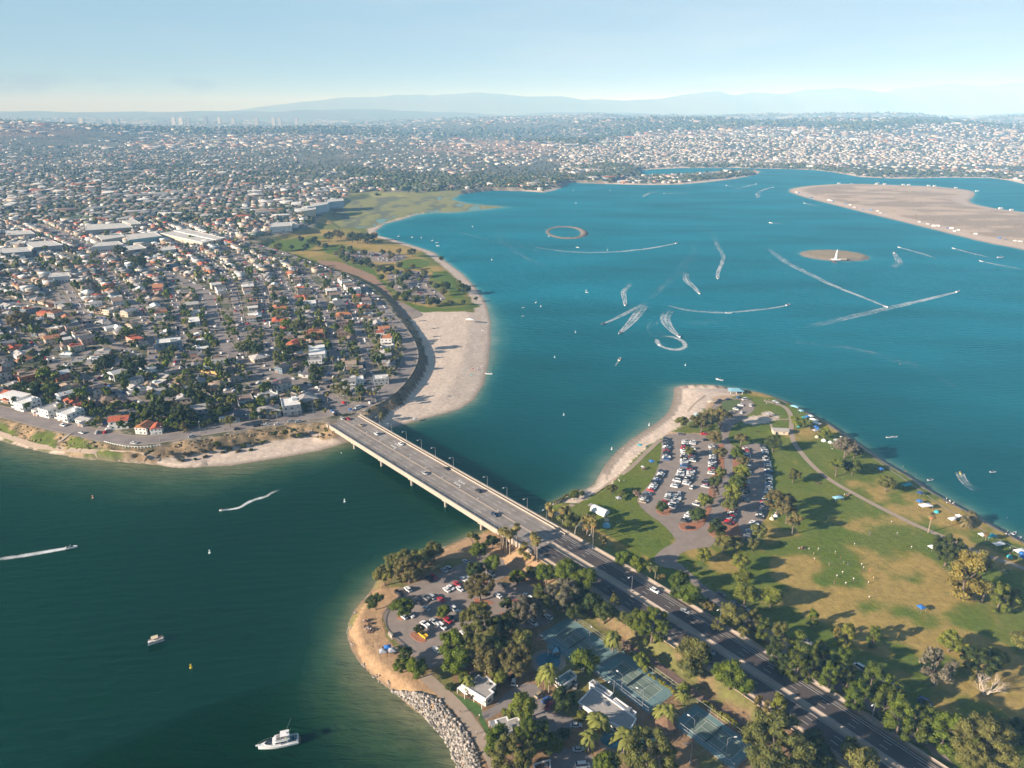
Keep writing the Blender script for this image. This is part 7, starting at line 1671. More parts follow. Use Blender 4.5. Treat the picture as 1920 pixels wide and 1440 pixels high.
# restroom hut, blue shelter
q = P(1462, 812, ZP); rh = empty("restroom_hut", (q[0], q[1], ZP), -.12); MB().box(-5.2, 5.2, -2.8, 2.8, 0, 2.8).build("wall", M_wall, rh, color=(.60, .50, .38))
gable(10.4, 5.6, 2.8, 1.2, .6).build("roof", M_froof, rh); MB().box(-3.5, -2.2, -2.9, -2.81, 0, 2.1).build("doorway", M_dark, rh); MB().box(1.5, 2.8, -2.9, -2.81, 1.2, 1.9).build("window", M_dark, rh); reg(rh, "tan restroom hut with grey gabled roof beside the footpath", "building", exact=True)
q = P(1379, 737, ZP); bs = empty("picnic_shelter", (q[0], q[1], ZP), -.05); gable(11, 7, 2.9, 1.5, .6, hip=True).build("roof", mat("pale_blue_roof", (.20, .40, .50), .6, .05), bs)
for x in (-4.8, 0, 4.8):
    for y in (-2.9, 2.9): MB().box(-.15, .15, -.15, .15, 0, 3, c=(x, y)).build("post", M_white, bs)
MB().box(-5.5, 5.5, -3.5, 3.5, -.1, .1).build("floor_slab", M_conc, bs); reg(bs, "open picnic shelter with pale blue hipped roof at the park's tip", "shelter", exact=True)
# monument wall by the lower lot
q = P(733, 1193, ZP); mw = MB().prism([(-1.6, -.4), (1.6, -.4), (1.6, .4), (-1.6, .4)], 0, 1.6).box(-2.2, 2.2, -.8, .8, -.05, .12).build("notice_wall", M_fascia, None, loc=(q[0], q[1], ZP)); mw.rotation_euler = (0, 0, -.9); reg(mw, "small stone notice wall at the edge of the dirt point", "wall", exact=True)
# fence round the lot on the dirt point
fr = empty("lot_fence", (0, 0, 0)); fp = resample(smooth_poly([P(u * K + 600, v * K + 960, ZP) for u, v in [(400, 530), (360, 570), (348, 610), (352, 650), (375, 685), (420, 720), (465, 760), (510, 795)]], 2, closed=False), 2.5); m_ = MB()
for a, b in zip(fp[:-1], fp[1:]): m_.tube([(a[0], a[1], ZP + .75), (b[0], b[1], ZP + .75)], .09, .09, 4)
m_.build("rail", M_wood, fr); pm_ = MB().box(-.1, .1, -.1, .1, 0, .95).mesh("post", M_wood)
for a in fp: shared("post", pm_, fr, loc=(a[0], a[1], ZP))
reg(fr, "low dark rail fence curving round the lower parking lot", "fence", exact=True)
# guard rail on the bluff bend
gr_ = empty("guard_rail", (0, 0, 0)); gp_ = resample([P(u, v, ZC) for u, v in [(196, 829), (215, 834), (235, 837.5), (258, 839), (283, 838), (300, 835.5)]], 2.2); m_ = MB()
for a, b in zip(gp_[:-1], gp_[1:]): m_.box(-.0, math.dist(a[:2], b[:2]), -.06, .06, ZC + .45, ZC + .8, rot=math.atan2(b[1] - a[1], b[0] - a[0]), c=(a[0], a[1]))
m_.build("rail", M_white, gr_); pm_ = MB().box(-.18, .18, -.18, .18, -.5, 1.0).mesh("post", M_white)
for a in gp_: shared("post", pm_, gr_, loc=(a[0], a[1], ZC))
reg(gr_, "white post guard rail round the bend of the bluff road", "guard rail", exact=True)
# yellow wall
a, b = P(352, 693, ZC), P(424, 705, ZC); yw = MB().box(0, math.dist(a[:2], b[:2]), -.2, .2, 0, 2.4, rot=math.atan2(b[1] - a[1], b[0] - a[0])).build("garden_wall", mat("yellow_wall", (.55, .38, .14), .9, .1), None, loc=(a[0], a[1], ZC)); reg(yw, "long straight yellow wall along the street left of the fork", "wall", exact=True)
# sea wall of the east beach
V, Fq = ribbon(smooth_poly([P(u, v, 1.6) for u, v in [(1635, 860), (1665, 882), (1700, 905), (1735, 930), (1760, 948), (1795, 970), (1835, 993), (1870, 1015), (1925, 1040)]], 1, closed=False), .6, .35, hz, 2.0); sw_ = np_obj("sea_wall", V, Fq[:, ::-1], M_fascia); reg(sw_, "low concrete wall between the lawn and the east beach", "wall", exact=True)
# ------------------------------------------------------------------ riprap
def rockm(seed):
    g = np.random.default_rng(seed); v = IC1 * g.uniform(.65, 1.15, (len(IC1), 1)) * np.array([1, .8, .65]); return v
RV = [rockm(s) for s in range(5)]; RM = [np_mesh("stone", v, IC1F, M_rock) for v in RV]
rev = empty("rock_revetment", (0, 0, 0))
outer = resample(PX([(735, 1296), (762, 1316), (790, 1340), (818, 1368), (838, 1395), (852, 1425), (864, 1480)], 0), .5); inner = resample(PX([(790, 1300), (826, 1313), (847, 1340), (877, 1373), (893, 1407), (903, 1440), (915, 1490)], ZP), .5)
no, ni = len(outer), len(inner); rk = []
for i in range(2200):
    t = R.random(); s = R.random(); a = outer[int(t * (no - 1))]; b = inner[int(t * (ni - 1))]; x = a[0] + (b[0] - a[0]) * s; y = a[1] + (b[1] - a[1]) * s; rk.append((math.hypot(x, y), x, y, (R.uniform(.35, .75) if R.random() < .82 else R.uniform(.75, 1.2))))
for (u, v) in [(1040, 945), (1046, 941), (1053, 936), (1062, 930), (1070, 927), (1080, 923)]:
    for j in range(14): q = P(u + R.uniform(-4, 4), v + R.uniform(-2, 2), .6); rk.append((999, q[0], q[1], R.uniform(.35, .9)))
for (u, v) in [(652, 1180), (655, 1212), (675, 1250), (700, 1272), (660, 1150), (690, 1118), (735, 1068), (830, 1028), (880, 1006), (915, 995), (720, 1285), (790, 1042)]:
    for j in range(22):
        q = P(u + R.uniform(-12, 12), v + R.uniform(-6, 6), .3); sd_ = float(sdf(np.array([q[0]]), np.array([q[1]]), S_SH)[0])
        if -.6 < sd_ < 1.8: rk.append((998, q[0], q[1], R.uniform(.25, .6)))
rk.sort(key=lambda t: -t[3] if t[0] < 900 else 0); zz = hz(np.array([r_[1] for r_ in rk]), np.array([r_[2] for r_ in rk]))
big = [i for i in range(len(rk)) if rk[i][0] < 900][:295]; bs_ = set(big); V = []; Fs = []; Cc = []; off = 0
RC_ = [(.33, .29, .25), (.26, .235, .20), (.40, .35, .30), (.16, .14, .12)]
for i, (_, x, y, s) in enumerate(rk):
    c = np.array(RC_[R.randrange(4)]) * R.uniform(.85, 1.1); j = R.randrange(5); z = max(zz[i], -.15) + s * .2
    if i in bs_: o = shared("stone", RM[j], rev, loc=(x, y, z), s=s, color=tuple(c)); o.rotation_euler = (R.uniform(-.5, .5), R.uniform(-.5, .5), R.uniform(0, 6))
    else: a = R.uniform(0, 6); v = RV[j] * s; v = np.column_stack([v[:, 0] * math.cos(a) - v[:, 1] * math.sin(a) + x, v[:, 0] * math.sin(a) + v[:, 1] * math.cos(a) + y, v[:, 2] + z]); V.append(v); Fs.append(IC1F + off); off += len(v); Cc.append(np.tile(c, (len(v), 1)))
o = np_obj("small_stones", np.concatenate(V), [np.concatenate(Fs)], M_rockc, col=np.concatenate(Cc), parent=rev); stuff(o)
reg(rev, "grey boulder revetment curving along the shore below the pavilions", "rocks", exact=True)

# ------------------------------------------------------------------ boats and wakes
def hull(L, W, hgt, n=9, deck=.75, name="hull", m=None):
    H_ = MB(); st = []
    for i in range(n):
        t = i / (n - 1); x = -L / 2 + L * t; w = W / 2 * (1 - max(0, (t - .45) / .55)**2.2) * (0.94 + .06 * min(1, t * 4)); sh = hgt * (1 + .35 * t * t)
        st.append([(x, -w, sh), (x, -w * .92, sh * .35), (x, -w * .45, -.35), (x, 0, -.5), (x, w * .45, -.35), (x, w * .92, sh * .35), (x, w, sh)])
    vs = [p for s in st for p in s]; fs = []
    for i in range(n - 1):
        for j in range(6): fs.append((i * 7 + j, (i + 1) * 7 + j, (i + 1) * 7 + j + 1, i * 7 + j + 1))
        fs.append((i * 7 + 6, (i + 1) * 7 + 6, (i + 1) * 7, i * 7))
    fs.append((0, 1, 2, 3, 4, 5, 6)); H_.add(vs, fs); return H_
SB = hull(6.8, 2.4, .85).mesh("hull", M_paint)
SBc = MB().box(-2.6, .6, -.85, .85, .86, .95).box(-2.5, -1.9, -.8, .8, .9, 1.25).box(-.4, .2, -.75, -.2, .9, 1.3).box(-.4, .2, .2, .75, .9, 1.3).mesh("cockpit", M_short)
SBw = MB().add([(.6, -.85, .9), (.6, .85, .9), (.3, .75, 1.45), (.3, -.75, 1.45), (1.3, 0, .95)], [(0, 1, 2, 3), (0, 3, 4), (1, 4, 2), (2, 4, 3)]).mesh("windscreen", M_dark)
SBt = MB().tube([(-.6, -1.0, .85), (-.3, -.8, 2.3), (-.3, .8, 2.3), (-.6, 1.0, .85)], .06, .06, 5).mesh("tow_tower", M_metal)
JS = hull(3.0, 1.1, .5).mesh("jet_ski", M_paint)
def boat(u, v, rz, kind='speed', c=None, base=None, s=1.0, parts=True, group="motorboats on the bay", exact=None):
    q = P(u, v, .3); col = c or R.choice([(.75, .74, .72), (.75, .74, .72), (.5, .5, .52), (.7, .7, .7)])
    if kind == 'jet':
        r_ = empty("jet_ski", (q[0], q[1], .25), rz, s); shared("hull", JS, r_, color=col); MB().box(-1.1, .1, -.2, .2, .5, .75).build("seat", M_short, r_); cat = "jet ski"; lb = "jet ski"
        pr = shared("person", PM['sit'], None, loc=(q[0], q[1], .55), rz=rz - math.pi / 2, color=(.5, .1, .08)); reg(pr, "person in red vest riding the jet ski", "person", "jet ski riders")
    else:
        r_ = empty("speedboat", (q[0], q[1], .1), rz, s); shared("hull", SB, r_, color=col); shared("cockpit", SBc, r_); shared("windscreen", SBw, r_); shared("tow_tower", SBt, r_); cat = "boat"; lb = "speedboat"
    return reg(r_, exact or base or f"small white {lb}", cat, group, exact=bool(exact))
def wake(pts, w0, w1, label, strong=.75, tail=0.15, spread=True, head=None, closed=False, kind='speed', c=None, blabel=None, s=1.15):
    W_ = [P(u, v, 0) for u, v in pts]
    W_ = smooth_poly([p[:2] for p in W_], 2, closed=False); W_ = resample([(*p, 0) for p in W_], 3.0); n = len(W_); A = np.array(W_)
    d = np.zeros((n, 2)); d[1:-1] = A[2:, :2] - A[:-2, :2]; d[0] = A[1, :2] - A[0, :2]; d[-1] = A[-1, :2] - A[-2, :2]; d /= np.linalg.norm(d, axis=1)[:, None] + 1e-9; nn = np.stack([-d[:, 1], d[:, 0]], 1)
    cols = np.array([-1, -.82, -.6, -.3, 0, .3, .6, .82, 1]); V = []; F_ = []
    for i in range(n):
        t = i / (n - 1); w = w0 + (w1 - w0) * min(1, t * 2.2) ** .7
        for c_ in cols:
            p = A[i, :2] + nn[i] * c_ * w / 2; V.append((p[0], p[1], .06 + .12 * (1 - abs(c_)) * (1 - t)))
            prof = {1: 0, .82: .5, .6: .45, .3: .36, 0: .55}[round(abs(c_), 2)] * (.95 + .6 * float(vnoise(np.array([i * .22]), np.array([c_ * 1.1 + 7]), 5)[0])) if w1 > 5 else {1: 0, .82: .35, .6: .7, .3: .9, 0: 1}[round(abs(c_), 2)]
            F_.append(prof * ((1 - t) ** .7 * strong * 1.0 + (tail + .3) * min(1, (1 - t) * 4)))
    i = np.arange(n - 1)[:, None] * 9; j = np.arange(8)[None, :]; Fq = np.stack([i + j, i + j + 1, i + j + 10, i + j + 9], 2).reshape(-1, 4)
    o = np_obj("wake", np.array(V), Fq, M_foam, col=np.array(F_, np.float32), attr="fade"); reg(o, label, "boat wake", exact=True)
    if head is not False:
        a = math.atan2(A[0, 1] - A[2, 1], A[0, 0] - A[2, 0]); boat(pts[0][0], pts[0][1], a, kind, c, exact=blabel or ("small boat heading the " + label), s=s)
WK = [([(1172, 572), (1171, 560), (1168, 548), (1175, 540), (1184, 530), (1178, 524)], 4, 8, "short hooked wake, upper left of the wake cluster"), ([(1130, 608), (1150, 599), (1175, 587), (1200, 573), (1224, 563)], 2.5, 7, "straight wake slanting up right, leftmost of the cluster"),
      ([(1162, 625), (1180, 608), (1195, 590), (1208, 572), (1220, 560)], 3, 13, "broad white wake, right of the leftmost slanting one"), ([(1273, 631), (1256, 616), (1246, 600), (1250, 588), (1263, 574)], 3, 13, "broad bent wake above the foam ring"), ([(1367, 587), (1330, 586), (1290, 582), (1268, 577), (1253, 573), (1262, 570)], 2.5, 7, "level white wake, left half of the long pair"),
      ([(1478, 572), (1450, 578), (1400, 583), (1368, 586), (1335, 584), (1302, 576)], 2.5, 6, "long thin wake reaching right from the cluster"), ([(1311, 550), (1301, 538), (1288, 528), (1284, 516), (1292, 505)], 4, 10, "hooked wake above the cluster, left of two"), ([(1346, 522), (1345, 512), (1352, 498), (1358, 480), (1345, 460), (1338, 440)], 5, 7, "thin curving wake above the cluster, right of two", .8),
      ([(1661, 575), (1620, 558), (1560, 535), (1510, 510), (1470, 490), (1440, 465), (1432, 450)], 3, 12, "very long wake curving down right past the tower islet", .8), ([(1796, 547), (1760, 556), (1700, 570), (1640, 584), (1560, 602), (1450, 630)], 3, 12, "long wide wake pointing right below the tower islet", .8), ([(1269, 456), (1220, 466), (1150, 473), (1090, 474), (1030, 468), (960, 455)], 3, 11, "great arc of wake below the oval rock ring", .85),
      ([(1686, 464), (1710, 470), (1740, 479), (1770, 490)], 4, 8, "fading wake right of the tower islet", .8), ([(1788, 466), (1820, 474), (1870, 487)], 4, 9, "wake below the sandy island, upper of two", .8), ([(1840, 490), (1880, 498), (1930, 508)], 4, 9, "wake below the sandy island, lower of two", .8), ([(1676, 474), (1683, 485), (1687, 495), (1672, 502), (1650, 506)], 5, 12, "curled wake just right of the tower islet", .6)]
for a in WK: wake(*(a[:4]), strong=a[4] if len(a) > 4 else .8, s=1.15)
wake([(1800, 887), (1803, 896), (1812, 908), (1826, 917), (1846, 926)], 6, 6, "forked white wake near the east beach", .6, kind='jet', c=(.6, .6, .1), blabel="yellow jet ski at the head of the east beach wake", s=1)
wake([(416, 957), (435, 955), (450, 952), (465, 942), (480, 936), (500, 931), (512, 922), (535, 917)], 1.6, 4, "wiggling wake on the left water", .7, kind='jet', c=(.7, .7, .7), blabel="white jet ski at the head of the wiggling wake", s=1)
wake([(134, 1027), (90, 1034), (40, 1043), (-30, 1052)], 2.5, 5, "straight wake leaving the left edge", .8, blabel="speedboat at the left picture edge ahead of its wake", s=.9)
wake([(1162, 674), (1158, 679), (1153, 688)], 2.5, 3, "faint short wake in mid bay", .2, blabel="small cream motorboat drifting in mid bay", c=(.7, .62, .5), s=1.0)
ringp = []; rc_ = P(1258, 643, 0)
for k in range(26): a = 2.6 + k * 2 * math.pi * 1.0 / 25; ringp.append((rc_[0] + 13.5 * math.cos(a), rc_[1] + 22 * math.sin(a)))
V = []; F_ = []; rr_ = resample([(*p, 0) for p in ringp], 2.0); n = len(rr_)
for i, p in enumerate(rr_):
    dx, dy = (p[0] - rc_[0]), (p[1] - rc_[1]); L_ = math.hypot(dx, dy); dx /= L_; dy /= L_
    for c_ in np.linspace(-1, 1, 9): V.append((p[0] + dx * c_ * 3.8, p[1] + dy * c_ * 5, .1)); F_.append((1 - abs(c_)**3) * .7 * min(1, (n - i) / 14))
i = np.arange(n - 1)[:, None] * 9; j = np.arange(8)[None, :]; o = np_obj("wake", np.array(V), np.stack([i + j, i + j + 1, i + j + 10, i + j + 9], 2).reshape(-1, 4), M_foam, col=np.array(F_, np.float32), attr="fade"); reg(o, "ring of white foam left by a circling boat", "boat wake", exact=True)
boat(1236, 647, 2.4, 'jet', (.75, .74, .72), exact="white jet ski closing the foam ring")
for (pts, lb) in [([(1207, 368), (1216, 362), (1242, 358)], "faint wake far up the bay, left"), ([(1246, 363), (1275, 362), (1300, 362)], "second faint wake far up the bay"), ([(1418, 345), (1396, 350), (1368, 357)], "faint wake near the far peninsula"), ([(1450, 351), (1428, 356), (1416, 368)], "curved wake left of the sandy island"), ([(1508, 381), (1522, 384), (1537, 388)], "pale wake along the sandy island's shore"), ([(1418, 364), (1424, 368), (1414, 373)], "short wake left of the sandy island"), ([(1445, 418), (1456, 419), (1468, 419)], "short foam streak above the tower islet"), ([(1362, 348), (1376, 350), (1385, 349)], "bright short wake by the far peninsula")]:
    wake(pts, 8, 12, lb, .6, .2)
for i, (u, v, a) in enumerate([(1349, 712, 2.6), (917, 701, -.3), (1902, 1000, .6), (1911, 1009, .4), (1667, 820, 0), (1745, 900, .1), (1678, 819, 0), (1862, 885, 0), (1876, 483, 0), (1597, 344.5, 0), (1647, 343, 0)]):
    boat(u, v, a, s=(.6 if u > 1600 else .95) if v > 600 else 1.5, base="white boat lying near the shore", group="boats lying at anchor")
for (pts, lb) in [([(840, 430), (900, 446), (970, 462), (1040, 476), (1120, 480), (1200, 472)], "faint old wake curving under the rock ring"), ([(1218, 562), (1262, 520), (1300, 480), (1316, 440)], "faint old wake rising from the cluster"), ([(1280, 606), (1330, 604), (1380, 590)], "faint old wake under the long pair"), ([(1228, 600), (1222, 615), (1232, 628), (1250, 640)], "faint foam left of the broad bent wake"), ([(1345, 470), (1340, 440), (1310, 420), (1270, 405)], "faint old wake toward the far shore"), ([(1020, 500), (960, 470), (930, 440), (960, 415)], "faint old loop left of the rock ring"), ([(1470, 640), (1600, 650), (1760, 700), (1900, 780)], "faint old wake crossing the right-hand bay")]:
    wake(pts, 6, 16, lb, .18, .12, head=False)
# moored sailing dinghies and buoys
SLH = hull(7, 2.2, .7).mesh("hull", M_paint); SLM = MB().tube([(.5, 0, .6), (.5, 0, 9)], .07, .05, 5).tube([(.5, 0, 1.4), (-2.6, 0, 1.5)], .12, .1, 5).mesh("mast", M_metal)
for (u, v) in [(748, 443), (773, 445), (790, 446), (811, 451), (820, 455), (821, 461), (980, 593), (981, 577), (1005, 567), (1029, 443), (1083, 464), (1139, 469), (1014, 574), (1100, 548), (1075, 357), (1144, 357), (1080, 381), (916, 563), (886, 425), (922, 487)]:
    q = P(u, v, .3); r_ = empty("moored_sailboat", (q[0], q[1], .1), R.uniform(0, 6), .6 if v > 500 else .85); shared("hull", SLH, r_, color=(.76, .75, .73)); shared("mast", SLM, r_); reg(r_, "small white moored sailboat with bare mast", "sailboat", "moored sailboats")
BU = MB().tube([(0, 0, -.3), (0, 0, .5), (0, 0, .8)], .9, .6, 10).tube([(0, 0, .8), (0, 0, 2.2)], .12, .1, 6).box(-.35, .35, -.35, .35, 1.8, 2.5).mesh("buoy", M_paint)
for (u, v, c, nm) in [(646, 940, (.75, .75, .75), "white"), (393, 1036, (.75, .75, .75), "white"), (358, 1251, (.6, .42, .03), "yellow"), (174, 933, (.6, .3, .2), "orange-white"), (1057, 778, (.75, .75, .75), "white"), (1040, 670, (.75, .75, .75), "white"), (1285, 685, (.75, .75, .75), "white"), (1079, 623, (.75, .75, .75), "white"), (1217, 797, (.75, .75, .75), "white"), (1147, 842, (.7, .7, .7), "white"), (1687, 683, (.1, .1, .1), "dark"), (1099, 545, (.75, .75, .75), "white")]:
    q = P(u, v, .3); o = shared("buoy", BU, None, loc=(q[0], q[1], 0), color=c, s=.75); reg(o, f"{nm} channel buoy afloat on open water", "buoy", "channel buoys")
# pontoon boat
q = P(293, 1202, .3); pb = empty("pontoon_boat", (q[0], q[1], .1), .5); 
for y in (-1.1, 1.1): MB().tube([(-3.4, y, .1), (2.8, y, .1), (3.4, y, .25)], .38, .2, 8).build("pontoon", M_metal, pb)
MB().box(-3.2, 3.0, -1.35, 1.35, .45, .6).build("deck", M_white, pb)
rl = MB()
for (x0, x1, y0, y1) in ((-3.1, 2.9, -1.3, -1.24), (-3.1, 2.9, 1.24, 1.3), (2.85, 2.9, -1.24, 1.24)): rl.box(x0, x1, y0, y1, .6, 1.3)
rl.build("railing", M_fascia, pb); MB().box(-1.8, 1.0, -1.2, 1.2, 2.4, 2.5).build("sun_top", M_cloth, pb, color=TC['cream'])
for a, b in ((-1.7, -1.15), (-1.7, 1.15), (.9, -1.15), (.9, 1.15)): MB().tube([(a, b, .6), (a, b, 2.4)], .04, .04, 4).build("support", M_metal, pb)
MB().box(-2.6, -1.2, -1.1, -.5, .6, 1.0).box(-.8, .6, .5, 1.1, .6, 1.0).build("bench", M_wood, pb); reg(pb, "tan and white pontoon boat with canopy on the dark left water", "boat", exact=True)
for (dx, dy) in ((-1.5, .2), (.8, -.4), (1.8, .5)): p = pb.matrix_basis @ Vector((dx, dy, .6)); person(p.x, p.y, p.z, 'stand', None, "aboard the pontoon boat", "people on the pontoon boat")
# the yacht
a, b = Vector(P(484, 1402, .8)), Vector(P(560, 1386, .8)); cq = (a + b) / 2; L = (a - b).length; yb = empty("motor_yacht", (cq.x, cq.y, 0), math.atan2((a - b).y, (a - b).x)); s = L / 15.0; yb.scale = (s, s, s)
hull(15, 4.6, 1.5, 14).build("hull", M_white, yb)
MB().prism([(-1.0, -1.75), (2.6, -1.55), (4.9, -.7), (5.2, 0), (4.9, .7), (2.6, 1.55), (-1.0, 1.75)], 1.6, 2.3).build("foredeck_trunk", M_white, yb)
wd = MB(); wd.add([(5.0, 0, 2.0), (4.5, -.75, 2.0), (2.4, -1.5, 2.02), (4.5, .75, 2.0), (2.4, 1.5, 2.02), (3.6, 0, 2.65), (2.0, -1.2, 2.85), (2.0, 1.2, 2.85)], [(0, 1, 5), (1, 2, 6, 5), (3, 0, 5), (4, 3, 5, 7), (5, 6, 7)]); wd.v = [(x + .05, y, z + .33) for x, y, z in wd.v]; wd.build("windscreen", M_dark, yb)
MB().prism([(-3.6, -1.7), (1.2, -1.65), (2.1, -1.2), (2.1, 1.2), (1.2, 1.65), (-3.6, 1.7)], 2.31, 3.15).build("cabin", M_white, yb)
MB().box(-3.2, .8, -1.74, -1.705, 2.45, 2.95).box(-3.2, .8, 1.705, 1.74, 2.45, 2.95).build("side_windows", M_dark, yb)
MB().prism([(-4.4, -1.6), (.6, -1.5), (1.4, -.9), (1.4, .9), (.6, 1.5), (-4.4, 1.6)], 3.16, 3.3).box(.5, 1.2, -1.3, 1.3, 3.3, 4.0).box(-4.2, .5, -1.55, -1.45, 3.3, 3.9).box(-4.2, .5, 1.45, 1.55, 3.3, 3.9).build("flybridge", M_white, yb)
MB().box(-1.2, -.6, -.8, .8, 3.3, 4.1).box(-3.2, -2.4, -1.2, 1.2, 3.3, 3.75).build("helm_seats", M_fascia, yb)
MB().box(-4.3, -1.0, -1.5, 1.5, 5.2, 5.3).build("hardtop", M_white, yb)
for x, y in ((-4.1, -1.4), (-4.1, 1.4), (-1.2, -1.4), (-1.2, 1.4)): MB().tube([(x, y, 3.3), (x, y, 5.2)], .05, .05, 5).build("support", M_metal, yb)
MB().box(-7.1, -3.7, -1.8, 1.8, 1.62, 1.7).build("cockpit_sole", M_courto, yb); MB().box(-7.2, -7.0, -1.9, 1.9, 1.7, 2.2).box(-7.0, -3.7, -1.95, -1.85, 1.7, 2.2).box(-7.0, -3.7, 1.85, 1.95, 1.7, 2.2).build("coaming", M_white, yb); MB().box(-5.9, -5.2, -.4, .4, 1.71, 2.3).build("fishing_chair", M_dark, yb)
MB().box(-8.2, -7.3, -1.7, 1.7, .4, .52).build("swim_platform", M_wood, yb)
rl = MB().tube([(2.5, -2.05, 2.5), (5.2, -1.3, 2.8), (7.4, 0, 3.0), (5.2, 1.3, 2.8), (2.5, 2.05, 2.5)], .04, .04, 5)
for x, y, z in ((2.5, -2.05, 1.7), (3.9, -1.7, 1.8), (5.2, -1.3, 1.9), (6.4, -.7, 2.0), (6.4, .7, 2.0), (5.2, 1.3, 1.9), (3.9, 1.7, 1.8), (2.5, 2.05, 1.7)): rl.tube([(x, y, z), (x, y, z + .9)], .03, .03, 4)
rl.build("bow_rail", M_metal, yb); MB().box(7.0, 8.3, -.35, .35, 1.95, 2.1).build("bow_pulpit", M_white, yb)
for y in (-1, 1): MB().tube([(-2.5, y * 1.7, 3.2), (-5.5, y * 2.6, 9.5)], .05, .02, 5).build("outrigger", M_metal, yb)
MB().tube([(-2.2, 0, 5.3), (-2.4, 0, 7.4)], .05, .03, 5).tube([(-2.9, .5, 5.3), (-3.0, .5, 7.8)], .03, .02, 4).build("antenna", M_metal, yb); MB().prism([(-3.2 + .4 * math.cos(t), .4 * math.sin(t)) for t in [k * .785 for k in range(8)]], 5.3, 5.6).build("radar_dome", M_white, yb)
reg(yb, "white motor yacht with flybridge and outriggers on the dark lower-left water", "yacht", exact=True)
for (dx, dy) in ((-.2, .4), (-1.9, -.5)): p = yb.matrix_basis @ Vector((dx, dy, 3.3)); person(p.x, p.y, p.z, 'stand', None, "on the yacht's flybridge", "people on the yacht")

# ------------------------------------------------------------------ islands, marina, far things
q = P(1567, 487, 2.2); tw = empty("tower_monument", (q[0], q[1], 2.0)); s = 1.6
MB().prism([(6, -4), (6, 4), (-6, 4), (-6, -4)], 0, 1.2).build("plinth", M_white, tw)
st = MB().tube([(0, 0, 1.2), (0, 0, 4), (0, 0, 13)], 2.6, 1.0, 12); st.build("tower", M_white, tw); MB().tube([(0, 0, 13), (0, 0, 13.6), (0, 0, 16.5)], 1.3, .15, 10).build("spire", M_white, tw); MB().box(4, 16, -3, 2, 0, 2.6).build("annex", M_fascia, tw); MB().box(-10, -5.9, -1, 1, 0, .8).build("steps", M_fascia, tw)
reg(tw, "white conical tower with low annex on the scrubby round islet", "tower", exact=True)
q = P(1560, 489, .5); pj = MB().box(-2, 2, -16, 8, .2, .6).build("jetty", M_wood, None, loc=(q[0], q[1], 0)); reg(pj, "short jetty at the tower islet's near shore", "jetty", exact=True)
VANM = MB().box(-3.5, 3.5, -1.2, 1.2, .5, 3).box(3.5, 4.4, -1.1, 1.1, .5, 2.0).mesh("body", M_paint)
FB = PX([(1490, 361), (1515, 371), (1547, 377), (1613, 393), (1680, 408), (1780, 432), (1847, 448), (1925, 461)], 1.5)
for i, p in enumerate(resample([(*p, 0) for p in FB], 1.0)[:: 12]):
    if R.random() < .5: continue
    x, y = p[0] + R.uniform(2, 22), p[1] + R.uniform(2, 18); c = R.choice([(.75, .74, .72)] * 4 + [(.1, .1, .12), (.35, .35, .36), (.05, .12, .3)]); r_ = empty("camper_van", (x, y, hz1(x, y) + .05), R.uniform(-.3, .3) + 2.4, R.uniform(.6, 1.0)); shared("body", VANM, r_, color=c)
    reg(r_, ("white" if c[0] > .7 else "dark") + " camper parked on the island's sand", "camper", "campers on the sandy island")
for i, (u, v) in enumerate([(1570, 343), (1640, 345), (1655, 345), (1690, 345.5), (1700, 346), (1737, 348), (1748, 348.5), (1788, 351), (1827, 357), (1870, 390), (1890, 393)]):
    q = P(u, v, 1.5); r_ = empty("camper_van", (q[0], q[1] - 12, hz1(q[0], q[1] - 12) + .05), .2, 1.3); shared("body", VANM, r_, color=(.75, .74, .72)); reg(r_, "white camper parked along the island's far shore", "camper", "campers on the sandy island")
MBT = hull(11, 3.6, 1.5).box(-3, 2, -1.2, 1.2, 1.7, 3).mesh("marina_boat", M_paint)
for r0 in range(4):
    for k in range(9):
        q = P(978 + k * 6.6 + r0 * 2, 357.5 - r0 * 1.1, 0); x, y = q[0] + R.uniform(-4, 4), q[1] + R.uniform(-8, 8)
        if land_h(np.array([x]), np.array([y]))[1][0] > -4: continue
        o = shared("marina_boat", MBT, None, loc=(x, y, .2), rz=1.5 + R.uniform(-.2, .2), s=R.uniform(1, 1.7), color=(.76, .75, .73)); reg(o, "white boat berthed in the far marina", "boat", "boats in the far marina")
